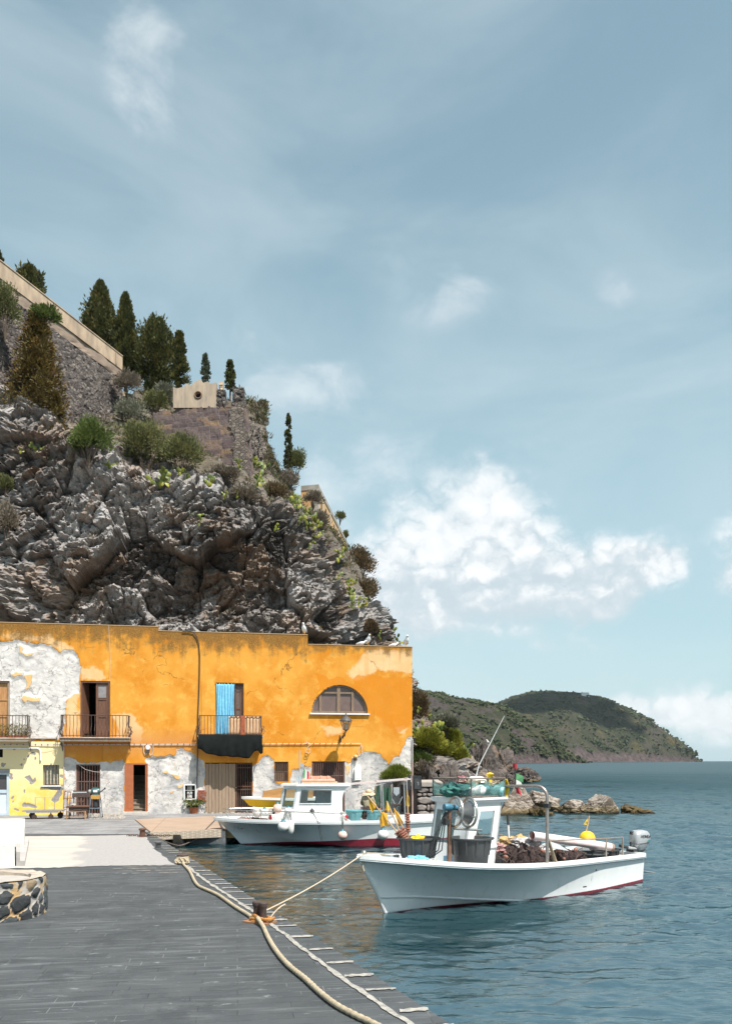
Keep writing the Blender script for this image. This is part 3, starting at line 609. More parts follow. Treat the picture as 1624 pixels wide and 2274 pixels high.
def lines(l0, l1, extra, step):
    ex = sorted(set([l0, l1]+[e for e in extra if l0 < e < l1])); out = []
    for a_, c_ in zip(ex[:-1], ex[1:]): out += list(np.linspace(a_, c_, max(2, int(round((c_-a_)/step))+1))[:-1])
    return np.array(out+[l1])
def make_wall():
    xs = lines(LX0, LX1, [S1, S2]+[o[i] for o in OP.values() for i in (0, 1)]+[AXc-ar, AXc+ar], .045)
    zs = lines(0, T1, [T2, T3, AZ]+[o[i] for o in OP.values() for i in (2, 3)], .045)
    X, Z = np.meshgrid(xs, zs, indexing='ij')
    # pull the grid onto the arch so that its edge is round
    rr = np.hypot(X-AXc, Z-AZ); near = (np.abs(rr-ar) < .045) & (Z > AZ+.01); s_ = np.where(near, ar/np.maximum(rr, 1e-6), 1); X = AXc+(X-AXc)*s_; Z = AZ+(Z-AZ)*s_
    p3 = np.stack([X, Z, X*0], -1); wob = fbm(p3*2.2, 4)*.10+fbm(p3*9+5, 3)*.035
    bare = np.full(X.shape, -9.0)
    for pl in BARE: bare = np.maximum(bare, sdist(X, Z, ipoly(pl)))
    bare = bare+wob
    for pl in ISLE: bare = np.minimum(bare, -(sdist(X, Z, ipoly(pl))+wob*.4))
    yl = np.full(X.shape, -9.0)
    for pl in YELP: yl = np.maximum(yl, sdist(X, Z, ipoly(pl)))
    fl = np.full(X.shape, -9.0)
    for pl in FLAKE: fl = np.maximum(fl, sdist(X, Z, ipoly(pl)))
    fl = np.maximum(fl+wob*.6, fbm(p3*2.6+50, 4)*.5-.36-np.clip(1.2-Z, -.2, .3)*.4)
    top = np.where(X < S1, T1, np.where(X < S2, T2, T3))
    b01 = np.clip(.5+bare/.16, 0, 1)
    rgh = ridged(p3*1.9+7, 4)*.5+fbm(p3*6+2, 4)*.5; deep = np.clip(bare/.12, 0, 1)*np.where(Z > 1.0, 1, .8)
    d_ = -deep*(.030+.020*rgh+.030*np.clip(fbm(p3*1.1+80, 3), 0, 1))+fbm(p3*.8, 3)*.006
    d_ -= np.where(yl > 0, np.clip(fl/.05, 0, 1)*.02, 0)
    edge = np.zeros(X.shape, bool)
    for x0, x1, z0, z1 in OP.values(): edge |= (X > x0-.02) & (X < x1+.02) & (Z > z0-.02) & (Z < z1+.02)
    edge |= np.hypot(X-AXc, np.maximum(Z-AZ, 0)) < ar+.06
    edge |= (X > LX1-.03) | (Z > top-.04)
    d_ = np.where(edge, 0, d_)
    V = np.stack([X, -d_, Z], -1)
    cx, cz = (X[:-1, :-1]+X[1:, 1:])/2, (Z[:-1, :-1]+Z[1:, 1:])/2; keep = cz < np.where(cx < S1, T1, np.where(cx < S2, T2, T3))
    for x0, x1, z0, z1 in OP.values(): keep &= ~((cx > x0) & (cx < x1) & (cz > z0) & (cz < z1))
    keep &= ~((np.hypot(cx-AXc, cz-AZ) < ar-.004) & (cz > AZ))
    y01 = np.clip(.5+yl/.10, 0, 1); f01 = np.clip(.5+fl/.10, 0, 1)
    hi = np.clip(1-(top-Z)/np.where(X < S2, 1.55, .75), 0, 1)*np.where(X < S2, 1.12, .9)                      # the old run-off stains below the parapet
    # patches of fresher, deeper paint
    PAT = [CR2((1120, 470), (1200, 440), (1290, 430), (1420, 455), (1540, 440), (1545, 800), (1420, 820), (1260, 700), (1100, 640)), CR2((860, 430), (1100, 460), (1240, 640), (1060, 700), (900, 640))]
    pt = np.full(X.shape, -9.0)
    for pl in PAT: pt = np.maximum(pt, sdist(X, Z, ipoly(pl)))
    deepo = np.clip(.5+(pt+wob*2)/.35, 0, 1)
    PALE = [CR1((610, 420), (700, 400), (760, 430), (830, 510), (610, 515)), CR1((500, 640), (600, 600), (600, 930), (500, 930)), CR1((860, 780), (1000, 760), (1100, 900), (1060, 990), (900, 985)), CR2((1240, 250), (1540, 250), (1540, 420), (1300, 400), (1150, 470), (1080, 420)), CR1((0, 150), (400, 170), (580, 290), (450, 290), (290, 220), (0, 205)), CR2((900, 780), (1060, 790), (1050, 860), (950, 850)), CR2((1420, 800), (1530, 780), (1480, 860))]
    pa = np.full(X.shape, -9.0)
    for pl in PALE: pa = np.maximum(pa, sdist(X, Z, ipoly(pl)))
    pale = np.clip(.5+(pa+wob*1.5)/.40, 0, 1)
    isl = np.full(X.shape, -9.0)
    for pl in ISLE: isl = np.maximum(isl, sdist(X, Z, ipoly(pl)))
    pale = np.maximum(pale, np.clip(.5+(isl+.06)/.1, 0, 1))
    low = np.clip(1-np.abs(Z-3.05)/.75, 0, 1)*np.where((X > WL(140, 1650).x) & (X < WL(560, 1650).x), 1, .0)  # belt below the balconies, where their shadow is put into the paint colour
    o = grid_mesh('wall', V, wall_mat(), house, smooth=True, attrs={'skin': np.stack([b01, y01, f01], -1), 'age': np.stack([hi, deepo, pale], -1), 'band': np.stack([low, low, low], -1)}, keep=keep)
    # outer faces of the other sides, parapet top and roof
    mb = MB(); D_ = 6.5
    def seg(x0, x1, t, first, last):
        mb.box(((x0+x1)/2, .13, t+.012), (x1-x0-.002, .29, .03)); mb.quad((x0, .26, t-.45), (x1, .26, t-.45), (x1, D_, t-.35), (x0, D_, t-.35))
        mb.quad((x0, .26, t-.45), (x1, .26, t-.45), (x1, .26, t), (x0, .26, t)); mb.quad((x0, D_, 0), (x1, D_, 0), (x1, D_, t), (x0, D_, t))
        if last: mb.quad((x1, .0, 0), (x1, D_, 0), (x1, D_, t), (x1, .0, t))
        if first: mb.quad((x0, .0, 0), (x0, D_, 0), (x0, D_, t), (x0, .0, t))
    seg(LX0, S1, T1, True, False); seg(S1, S2, T2, False, False); seg(S2, LX1, T3, False, True)
    mb.quad((S1, 0, T2), (S1, .3, T2), (S1, .3, T1), (S1, 0, T1)); mb.quad((S2, 0, T3), (S2, .3, T3), (S2, .3, T2), (S2, 0, T2))
    build('roof', mb, pm('parapet_plaster', (.50, .30, .14), (.38, .27, .17), 3, .85, .3), house)
def wall_mat():
    m, b = newmat('ochre_plaster'); o = b.n('ShaderNodeTexCoord').outputs['Object']
    A = b.n('ShaderNodeSeparateColor', Color=b.n('ShaderNodeAttribute', {'attribute_name': 'skin'}).outputs['Color']).outputs
    Ag = b.n('ShaderNodeSeparateColor', Color=b.n('ShaderNodeAttribute', {'attribute_name': 'age'}).outputs['Color']).outputs
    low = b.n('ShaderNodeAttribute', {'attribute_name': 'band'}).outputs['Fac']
    fine = b.noise(o, 7, 7, .7); nf = b.math('MULTIPLY', b.math('SUBTRACT', fine, .5), .55)
    bare = b.sstep(b.math('ADD', A[0], nf), .46, .54); fl = b.sstep(b.math('ADD', A[2], nf), .48, .54)
    n = b.noise(o, .55, 6, .62); n2 = b.noise(o, 1.9, 7, .68, .3); dr = b.noise(b.mapv(o, (2.6, 2.6, .30)), 1.0, 6, .62); mott = b.noise(o, 16, 5, .7)
    c_ = b.mix(b.sstep(n, .38, .62), (.565, .208, .015), (.66, .305, .048))
    c_ = b.mix(b.sstep(n2, .48, .66, 0, .65), c_, (.72, .40, .09))
    c_ = b.mix(b.math('MULTIPLY', b.sstep(b.math('ADD', Ag[2], b.math('MULTIPLY', nf, .8)), .35, .75), .85), c_, b.mix(b.sstep(n2, .3, .7), (.72, .46, .22), (.73, .52, .30)))
    c_ = b.mix(b.math('MULTIPLY', b.sstep(b.math('ADD', Ag[1], b.math('MULTIPLY', nf, .5)), .4, .7), .8), c_, (.60, .205, .012))
    c_ = b.mix(b.math('MULTIPLY', low, .80), c_, b.mix(b.sstep(n2, .35, .65), (.56, .245, .075), (.47, .205, .075)))  # balcony shadow mixed into the ochre as a duller brown
    c_ = b.mix(b.math('MULTIPLY', b.sstep(dr, .48, .66), .28), c_, (.54, .22, .03))
    st = b.math('MULTIPLY', b.sstep(b.math('ADD', b.math('MULTIPLY', Ag[0], .95), b.math('ADD', b.math('MULTIPLY', b.math('SUBTRACT', dr, .5), 1.2), b.math('MULTIPLY', b.math('SUBTRACT', n2, .5), 2.0))), .28, .90), .90)
    c_ = b.mix(st, c_, b.mix(b.sstep(mott, .35, .65), (.115, .065, .022), (.26, .13, .03)))
    drip = b.sstep(b.math('ADD', b.noise(b.mapv(o, (5.5, 5.5, .16)), 1.0, 5, .6), b.math('MULTIPLY', Ag[0], .14)), .62, .74, 0, .45); c_ = b.mix(drip, c_, (.24, .115, .03))
    c_ = b.mix(b.sstep(mott, .58, .70, 0, .30), c_, (.80, .50, .20))
    wv = b.n('ShaderNodeVectorMath', {'operation': 'MULTIPLY_ADD'}, i0=b.n('ShaderNodeTexNoise', Vector=o, Scale=1.6, Detail=5.0).outputs[1], i1=(.9, .9, .5), i2=b.mapv(o, (.55, .55, 1.0))).outputs[0]; cr = b.n('ShaderNodeTexVoronoi', {'feature': 'DISTANCE_TO_EDGE'}, Vector=wv, Scale=.42).outputs[0]
    c_ = b.mix(b.math('MULTIPLY', b.sstep(cr, .0, .0075, .75, 0), b.sstep(b.noise(o, .8, 3, .6), .50, .58)), c_, (.16, .075, .02))
    # pale yellow ground floor at the left
    y_ = b.mix(b.sstep(n2, .35, .60), (.82, .64, .29), (.82, .53, .10)); zz = b.n('ShaderNodeSeparateXYZ', Vector=o).outputs[2]
    y_ = b.mix(b.sstep(b.math('ADD', zz, b.math('MULTIPLY', b.math('SUBTRACT', n, .5), 2.6)), .7, 1.9), y_, (.80, .66, .38))
    y_ = b.mix(fl, y_, b.mix(b.sstep(mott, .3, .7), (.34, .31, .29), (.25, .225, .21))); yl = b.sstep(b.math('ADD', A[1], b.math('MULTIPLY', nf, .25)), .46, .54)
    c_ = b.mix(yl, c_, y_)
    # bare render where the paint has come off
    r_ = b.mix(b.sstep(n2, .35, .68), (.66, .625, .59), (.52, .49, .47)); r_ = b.mix(b.sstep(mott, .58, .76, 0, .5), r_, (.36, .335, .315))
    grey = b.math('MULTIPLY', b.sstep(zz, 2.4, 3.4, 1, 0), b.sstep(b.noise(o, .9, 5, .65), .42, .62)); r_ = b.mix(b.math('MULTIPLY', grey, .8), r_, (.36, .355, .36))
    r_ = b.mix(b.sstep(b.noise(b.mapv(o, loc=(9, 0, 4)), 1.25, 6, .7), .60, .68, 0, .6), r_, (.58, .36, .26))
    d_, e_ = b.n('ShaderNodeTexVoronoi', {'feature': 'DISTANCE_TO_EDGE'}, Vector=b.n('ShaderNodeVectorMath', {'operation': 'ADD'}, i0=o, i1=b.n('ShaderNodeTexNoise', Vector=o, Scale=3.0, Detail=4.0).outputs[1]).outputs[0], Scale=1.3).outputs[0], None
    crack = b.sstep(d_, .0, .022, .75, 0); r_ = b.mix(b.math('MULTIPLY', crack, b.sstep(n, .4, .55)), r_, (.17, .15, .135))
    c_ = b.mix(b.math('MULTIPLY', bare, b.math('SUBTRACT', 1.0, yl)), c_, r_)
    rim = b.math('MULTIPLY', b.sstep(b.math('ABSOLUTE', b.math('SUBTRACT', b.math('ADD', A[0], nf), .53)), .0, .035, 1, 0), b.math('SUBTRACT', 1.0, yl)); c_ = b.mix(b.math('MULTIPLY', rim, .5), c_, (.20, .13, .08))
    hgt = b.math('ADD', b.math('MULTIPLY', mott, b.sstep(bare, 0, 1, .25, 1.0)), b.math('ADD', b.math('MULTIPLY', bare, -1.4), b.math('MULTIPLY', b.math('MULTIPLY', crack, bare), -1.0)))
    finish(b, Base_Color=c_, Roughness=.9, Normal=b.n('ShaderNodeBump', Strength=.7, Distance=.03, Height=hgt).outputs[0], Specular_IOR_Level=.2)
    return m
make_wall()
REVEAL = pm('plaster_reveal', (.50, .33, .18), (.42, .34, .28), 5, .9, .2)
def recess(name, key, depth=.22, back=DARK, room=False, label=None):
    """the opening itself: jambs, head, sill and what closes it behind"""
    x0, x1, z0, z1 = OP[key]; mb = MB(); d = depth
    mb.quad((x0, 0, z0), (x0, d, z0), (x0, d, z1), (x0, 0, z1)); mb.quad((x1, 0, z0), (x1, d, z0), (x1, d, z1), (x1, 0, z1)); mb.quad((x0, 0, z1), (x1, 0, z1), (x1, d, z1), (x0, d, z1)); mb.quad((x0, 0, z0+.004), (x1, 0, z0+.004), (x1, d, z0+.004), (x0, d, z0+.004))
    mb.mi = 1
    if room:
        D = d+2.2; e = .25
        for q in (((x0-e, D, z0), (x1+e, D, z0), (x1+e, D, z1), (x0-e, D, z1)), ((x0-e, d, z0), (x0-e, D, z0), (x0-e, D, z1), (x0-e, d, z1)), ((x1+e, d, z0), (x1+e, D, z0), (x1+e, D, z1), (x1+e, d, z1)), ((x0-e, d, z1), (x1+e, d, z1), (x1+e, D, z1), (x0-e, D, z1)), ((x0-e, d, z0+.004), (x1+e, d, z0+.004), (x1+e, D, z0+.004), (x0-e, D, z0+.004)),
                  ((x0-e, d, z0), (x0, d, z0), (x0, d, z1), (x0-e, d, z1)), ((x1, d, z0), (x1+e, d, z0), (x1+e, d, z1), (x1, d, z1))): mb.quad(*q)
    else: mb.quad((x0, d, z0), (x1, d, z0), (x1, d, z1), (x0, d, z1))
    o = build(name, mb, [REVEAL, back], house)
    if label: o['label'] = label
    return o
def framebars(mb, x0, x1, z0, z1, y, w=.07, t=.06, bottom=True):
    mb.box(((x0+w/2), y, (z0+z1)/2), (w, t, z1-z0)); mb.box(((x1-w/2), y, (z0+z1)/2), (w, t, z1-z0)); mb.box(((x0+x1)/2, y, z1-w/2), (x1-x0-2*w-.002, t, w))
    if bottom: mb.box(((x0+x1)/2, y, z0+w/2), (x1-x0-2*w-.002, t, w))
def panel_leaf(mb, x0, x1, z0, z1, y, glass_to=None):
    """door leaf with rails, stiles and sunk panels"""
    w = .09; framebars(mb, x0, x1, z0, z1, y, w, .05); zm = z0+(z1-z0)*.38; mb.box(((x0+x1)/2, y, zm), (x1-x0-2*w-.002, .05, w)); zg = z1-(z1-z0)*.30; mb.box(((x0+x1)/2, y, zg), (x1-x0-2*w-.002, .05, w*.8))
    mb.box(((x0+x1)/2, y+.01, (z0+w+zm-w/2)/2), (x1-x0-2*w-.004, .02, zm-z0-1.5*w-.004)); mb.box(((x0+x1)/2, y+.01, (zm+zg)/2), (x1-x0-2*w-.004, .02, zg-zm-w*.92))
    return zg
# --- upper floor doors
r_ = recess('door', 'A', .20); x0, x1, z0, z1 = OP['A']; mb = MB(); framebars(mb, x0, x1, z0, z1, .10, .09, .10); build('frame', mb, pm('pale_old_wood', (.42, .33, .25), (.27, .19, .13), 8, .85, .3, stretch=(5, 5, .6)), r_)
mb = MB(); mb.box(((x0+x1)/2, .15, (z0+z1)/2), (x1-x0-.2, .04, z1-z0-.2)); 
for zz_ in (.36, .66): mb.box(((x0+x1)/2, .12, z0+(z1-z0)*zz_), (x1-x0-.2, .03, .06))
build('leaf', mb, WOODT, r_)
r_ = recess('door', 'B', .24, room=True); r_['label'] = 'tall brown double door standing half open behind the middle balcony'
x0, x1, z0, z1 = OP['B']; mb = MB(); framebars(mb, x0, x1, z0, z1, .07, .075, .10, False); build('frame', mb, WOODB, r_)
xm = WL(213, 1600).x; mb = MB(); zg = panel_leaf(mb, xm, x1-.077, z0+.02, z1-.08, .10); lf = build('leaf', mb, WOODB, r_)
mb = MB(); mb.box(((xm+x1-.077)/2, .105, (zg+z1-.08)/2), (x1-xm-.26, .008, z1-zg-.2)); build('pane', mb, pm('dusty_glass', (.20, .19, .19), (.26, .24, .24), 4, .25, .02), lf)
mb = MB(); M_ = Matrix.Rotation(R(72), 3, 'Z'); mb.box((x0+.16, .36, (z0+z1)/2), (.55, .05, z1-z0-.1), M_); mb.box((x0+.19, .34, z0+.5), (.40, .06, .7), M_); build('leaf', mb, WOODB, r_)
r_ = recess('door', 'C', .24, room=True); x0, x1, z0, z1 = OP['C']; mb = MB(); framebars(mb, x0, x1, z0, z1, .12, .07, .08, False); build('frame', mb, WOODB, r_)
xm = WL(521, 1600).x; mb = MB(); framebars(mb, xm, x1-.072, z0+.02, z1-.075, .15, .075, .05); mb.box(((xm+x1-.072)/2, .15, z0+(z1-z0)*.52), (x1-xm-.23, .05, .07)); lf = build('leaf', mb, WOODB, r_)
mb = MB(); mb.box(((xm+x1-.072)/2, .155, (z0+z1)/2), (x1-xm-.22, .008, z1-z0-.2)); build('pane', mb, pm('brown_dusty_glass', (.11, .075, .065), (.15, .11, .10), 4, .3, .02), lf)
def curtain(x0, x1, z0, z1, y):
    n, m = 70, 30; V = np.zeros((n, m, 3))
    for i in range(n):
        for j in range(m):
            s, t = i/(n-1), j/(m-1); pinch = .06*math.sin(s*math.pi*6.0)*(1-t)**4
            V[i, j] = (x0+(x1-x0)*s+.02*math.sin(t*5+s*9), y+.045*math.sin(s*43+1.2*math.sin(t*3))*(.35+.65*t)-.02, z1-abs(pinch)*.9-(z1-z0-.02*math.sin(s*20))*t)
    o = grid_mesh('curtain', V, BLUEC, None); md = o.modifiers.new('thick', 'SOLIDIFY'); md.thickness = .006; return o
cu = curtain(WL(480, 1600).x, WL(520, 1600).x, WL(500, 1632).z+.03, WL(500, 1517).z, -.04); cu.parent = r_; cu['label'] = 'faded light blue curtain hanging across the open balcony door'
mb = MB(); mb.tube([(x0-.02, -.03, z1-.035), (x1, -.03, z1-.035)], .012); build('curtain_rail', mb, RUSTD, r_)
# --- arched window
mb = MB(); na = 28; ring = [(AXc+ar*math.cos(math.pi*i/na), AZ+ar*math.sin(math.pi*i/na)) for i in range(na+1)]
for (xa, za), (xb, zb) in zip(ring[:-1], ring[1:]): mb.quad((xa, 0, za), (xa, .22, za), (xb, .22, zb), (xb, 0, zb))
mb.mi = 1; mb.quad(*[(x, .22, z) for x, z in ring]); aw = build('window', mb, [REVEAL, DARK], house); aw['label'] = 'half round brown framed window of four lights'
mb = MB(); rin = ar-.09
for (xa, za), (xb, zb) in zip(ring[:-1], ring[1:]):
    k = rin/ar; A_ = [(AXc+(xa-AXc)*q, AZ+(za-AZ)*q) for q in (.995, k)]; B2 = [(AXc+(xb-AXc)*q, AZ+(zb-AZ)*q) for q in (.995, k)]
    mb.prism([(A_[0][0], .07, A_[0][1]), (A_[1][0], .07, A_[1][1]), (B2[1][0], .07, B2[1][1]), (B2[0][0], .07, B2[0][1])], (0, .1, 0))
for px_ in (711.5, 752, 783): 
    x = WL(px_, 1560).x; h = math.sqrt(max(rin**2-(x-AXc)**2, .01)); mb.box((x, .115, AZ+h/2), (.11 if px_ != 752 else .15, .075, h-.004))
mb.box((AXc, .125, AZ+.05), (2*rin, .06, .1)); xt = WL(711.5, 1560).x; xt2 = WL(783, 1560).x; mb.box(((xt+xt2)/2, .12, AZ+.92), (xt2-xt-.12, .07, .075)); build('frame', mb, pm('grey_brown_wood', (.26, .18, .125), (.16, .105, .07), 8, .8, .3, stretch=(5, 5, .6)), aw)
mb = MB(); mb.quad(*[(AXc+(x-AXc)*.94, .15, AZ+(z-AZ)*.94) for x, z in ring]); build('pane', mb, pm('dim_window_glass', (.13, .085, .075), (.17, .12, .105), 2.5, .12, .01), aw)
mb = MB(); mb.box((AXc, -.03, AZ-.035), (2*ar+.16, .14, .06)); build('sill', mb, WHITE, aw)
# --- ground floor openings
def barred(key, name, n, mat, frame_w=.05, cross=(), depth=.25, back=DARK, r=.014, y=.05, label=None, x0_=None, flat=False):
    r0 = recess(name, key, depth, back, label=label); x0, x1, z0, z1 = OP[key]; x0 = x0_ if x0_ else x0
    mb = MB(); framebars(mb, x0, x1, z0+.01, z1, y, frame_w, .035); build('frame', mb, mat, r0); mb = MB()
    for i in range(n):
        x = x0+frame_w+(x1-x0-2*frame_w)*(i+.5)/n
        if flat: mb.box((x, y, (z0+z1)/2), (r*3.6, .014, z1-z0-2*frame_w))
        else: mb.tube([(x, y, z0+frame_w), (x, y, z1-frame_w)], r, 6)
    for c in cross: mb.box(((x0+x1)/2, y-.012, z0+(z1-z0)*c), (x1-x0-2*frame_w, .012, .035))
    build('bars', mb, mat, r0); return r0
barred('gate', 'gate', 8, pm('rusty_bars', (.20, .10, .075), (.13, .065, .05), 14, .8, .3), .05, (.36, .66), flat=True, r=.008, label='rusty flat bar gate on a dark doorway')
barred('bars', 'window', 7, RUST, .04, (.5,), back=WOODG, label='small window barred in rusty iron')
barred('wide', 'gate', 17, pm('rusty_bars', ()), .05, (.33, .72), back=pm('grey_shutter', (.075, .068, .065), (.03, .028, .026), 9, .85, .2, stretch=(9, 9, .3)), r=.017, label='wide barred gate with close set thin bars')
r_ = recess('window', 'small', .16, pm('cream_shutter', (.60, .54, .38), (.52, .46, .33), 6, .7, .1)); x0, x1, z0, z1 = OP['small']; mb = MB()
for i in range(15): mb.box(((x0+x1)/2, .13, z0+.08+(z1-z0-.14)*i/14), (x1-x0-.14, .03, .022), Matrix.Rotation(R(35), 3, 'X'))
build('louvre', mb, pm('cream_louvre', (.66, .62, .50), (.56, .52, .42), 6, .6, .1), r_); mb = MB()
for i in range(4): mb.box((x0+.12+(x1-x0-.24)*i/3, .02, (z0+z1)/2), (.035, .02, z1-z0))
build('bars', mb, pm('dark_teal_iron', (.035, .045, .05), (.05, .04, .035), 8, .6, .2), r_); mb = MB(); mb.box(((x0+x1)/2, -.02, z0-.03), (x1-x0+.16, .10, .05)); build('sill', mb, WHITE, r_)
recess('window', 'sq', .35, label='small black square opening')
r_ = recess('door', 'white', .10); x0, x1, z0, z1 = OP['white']; LB = pm('pale_blue_paint', (.50, .58, .63), (.43, .51, .57), 5, .45, .05); mb = MB(); framebars(mb, x0, x1, z0+.01, z1-.14, .05, .10, .07); mb.box(((x0+x1)/2, .05, z0+1.02), (x1-x0-.21, .07, .14)); build('frame', mb, LB, r_)
mb = MB(); mb.box(((x0+x1)/2, .07, z0+.52), (x1-x0-.21, .03, .84)); build('panel', mb, pm('white_blue_panel', (.62, .68, .72), (.57, .63, .67), 5, .45, .05), r_)
mb = MB(); mb.box(((x0+x1)/2, .08, z0+(1.1+z1-.24-z0)/2), (x1-x0-.21, .01, z1-.25-z0-1.1)); build('pane', mb, GLASSD, r_); mb = MB(); mb.box(((x0+x1)/2, -.02, z1-.07), (x1-x0+.06, .12, .13)); build('lintel', mb, pm('dark_lintel', (.10, .11, .115), (.07, .075, .08), 6, .6, .1), r_)
# red door with a stair going up behind it
r_ = recess('door', 'red', .20, room=True, label='terracotta door standing open on a dark stair'); x0, x1, z0, z1 = OP['red']; mb = MB(); framebars(mb, x0, x1, z0+.01, z1, .06, .05, .10, False); build('frame', mb, TERRA, r_)
xl = WL(296.5, 1750).x; mb = MB(); mb.box(((x0+.05+xl)/2, .03, (z0+z1)/2), (xl-x0-.05, .045, z1-z0-.08))
mb.box(((x0+.05+xl)/2, .004, z0+.62), (xl-x0-.20, .012, .9)); mb.box(((x0+.05+xl)/2, .004, z1-.55), (xl-x0-.20, .012, .8)); build('leaf', mb, TERRA, r_)
mb = MB(); mb.box((x1-.085, .22, (z0+z1)/2), (.045, .4, z1-z0-.1)); build('leaf', mb, TERRA, r_); mb = MB()
for i in range(9): mb.box(((x0+x1)/2+.12, .42+.26*i, z0+.09+.175*i), (1.1, .27, .175)); mb.box(((x0+x1)/2+.12, .405+.26*i, z0+.165+.175*i), (1.1, .30, .03))
build('stair', mb, pm('stair_stone', (.30, .25, .19), (.22, .18, .14), 6, .85, .2), r_); mb = MB(); mb.box(((x0+x1)/2, -.10, z0-.015), (x1-x0+.12, .42, max(.06, 2*z0-.03) if z0 > .05 else .06)); build('doorstep', mb, pm('worn_step', (.55, .50, .45), (.42, .38, .34), 6, .85, .2), r_)
# meter niche
r_ = recess('niche', 'niche', .15); r_.name = 'meter_cupboard'; x0, x1, z0, z1 = OP['niche']; mb = MB(); framebars(mb, x0-.05, x1+.05, z0-.05, z1+.05, -.01, .055, .03); build('frame', mb, WHITE, r_); mb = MB()
for i, (a_, c_) in enumerate(((.5, .80), (.3, .42), (.62, .42), (.5, .15))): mb.box((x0+(x1-x0)*a_, .14, z0+(z1-z0)*.5), (.05, .02, (z1-z0)*.9)); mb.lathe([(.045, 0), (.045, .03), (.03, .035)], (x0+(x1-x0)*a_, .13, z0+(z1-z0)*c_), (0, -1, 0), 10)
mb.box(((x0+x1)/2, .10, z0+(z1-z0)*.62), (x1-x0, .04, .02)); build('meter', mb, pm('meter_grey', (.45, .45, .44), (.6, .6, .58), 9, .4, .05), r_)
# broken patch of brickwork
mb = MB(); rng = random.Random(8)
for i in range(7):
    for j in range(2):
        if rng.random() < .12: continue
        a_ = WL(437+9*j+rng.uniform(-1, 3), 1778-i*3.6); mb.box((a_.x+.1, -.005, a_.z+.02), (.17+rng.uniform(-.03, .03), .05+rng.uniform(0, .03), .052), Matrix.Rotation(rng.uniform(-.06, .06), 3, 'Y'))
build('brick_patch', mb, pm('old_brick', (.36, .10, .055), (.24, .075, .045), 12, .9, .3), house)
# wooden double door and the barred half beside it
r_ = recess('door', 'big', .16, label='tall weathered plank door beside a barred half'); x0, x1, z0, z1 = OP['big']; xm = WL(523, 1750).x; mb = MB(); n_ = 9
for i in range(n_):
    w = (xm-x0)/n_; mb.box((x0+w*(i+.5), .05+rng.uniform(-.006, .006), (z0+z1)/2+rng.uniform(-.02, 0)), (w-.012, .045, z1-z0-.06))
lf = build('leaf', mb, pm('bleached_planks', (.40, .30, .22), (.25, .165, .105), 5, .9, .35, stretch=(7, 7, .35), amt=.9), r_)
mb = MB(); framebars(mb, xm+.02, x1, z0+.02, z1-.02, .05, .05, .04); build('frame', mb, RUST, r_); mb = MB()
for i in range(6): x = xm+.07+(x1-xm-.12)*(i+.5)/6; mb.tube([(x, .05, z0+.05), (x, .05, z1-.05)], .012, 6)
for c in (.12, .47, .53, .9): mb.box(((xm+x1)/2, .04, z0+(z1-z0)*c), (x1-xm-.1, .012, .035))
build('bars', mb, RUST, r_); mb = MB(); mb.tube([(xm-.06, -.01, z0+1.15), (xm+.1, -.02, z0+1.18)], .018, 6); mb.ball((xm+.02, -.02, z0+1.11), .04, 8); build('handle', mb, RUSTD, r_)
# --- balconies
def balcony(xa, xb, ytop, yfloor, yslab, off, nbar, belly, slabmat, label, left_open=False):
    a_, c_ = WL(xa, ytop, off), WL(xb, ytop, off); zt = a_.z; zf = WL(xa, yfloor, off).z; zs = WL(xa, yslab, off).z; x0, x1 = a_.x, c_.x
    mb = MB(); mb.box(((x0+x1)/2, -off/2-.02, (zf+zs)/2), (x1-x0+.10, off+.04, abs(zf-zs))); mb.box(((x0+x1)/2, -off/2-.05, zf-.02), (x1-x0+.16, off+.06, .045))
    o = build('balcony', mb, slabmat, house); o['label'] = label
    mb = MB(); y = -off
    mb.tube([(x0, 0.02, zt), (x0, y, zt)], .016, 6); mb.tube([(x0, y, zt), (x1, y, zt)], .018, 6); mb.tube([(x1, y, zt), (x1, .02, zt)], .016, 6); mb.tube([(x0, 0, zf+.07), (x0, y, zf+.07), (x1, y, zf+.07), (x1, 0, zf+.07)], .012, 6); mb.tube([(x0, y, zf), (x0, y, zt)], .016, 6); mb.tube([(x1, y, zf), (x1, y, zt)], .016, 6)
    build('handrail', mb, RUSTD, o); mb = MB(); h = zt-zf
    def bar(x, yy, dx, dy):
        pts = []
        for k in range(11):
            t = k/10; bl = belly*math.exp(-((t-.72)/.17)**2)-belly*.25*math.exp(-((t-.45)/.12)**2); pts.append((x+dx*bl, yy+dy*bl, zt-h*t))
        mb.tube(pts, .0125, 5, False)
    for i in range(nbar): bar(x0+(x1-x0)*(i+.5)/nbar, y, 0, -1)
    for i in range(3):
        for xx, s in ((x0, -1), (x1, 1)): bar(xx, y*(i+.6)/3.2, s, 0)
    build('balusters', mb, RUSTD, o)
    for xx, s in ((x0, -1), (x1, 1)):
        mb = MB()
        for rr_, cz in ((.13, .20), (.085, .42)):
            pts = [(xx+s*(.06+rr_*math.cos(q*.45)*(1-q*.03)), y+.10, zf+cz*h+rr_*math.sin(q*.45)*(1-q*.03)) for q in range(18)]; mb.tube(pts, .010, 5)
        pts = [(xx+s*.03, -.03+y*t*.96, zs-.40*(1-t)**1.5-.01) for t in [k/8 for k in range(9)]]; mb.tube(pts, .014, 5)
        for rr_, t in ((.10, .30), (.065, .62), (.05, .12)):
            pts = [(xx+s*.03, y*t+rr_*math.cos(q*.5)*.8, zs-.13+rr_*math.sin(q*.5)) for q in range(15)]; mb.tube(pts, .009, 5)
        build('scrollwork', mb, RUSTD, o)
    return o, x0, x1, zt, zf, zs, off
SLAB = pm('stained_slab', (.40, .26, .16), (.52, .45, .38), 6, .85, .3)
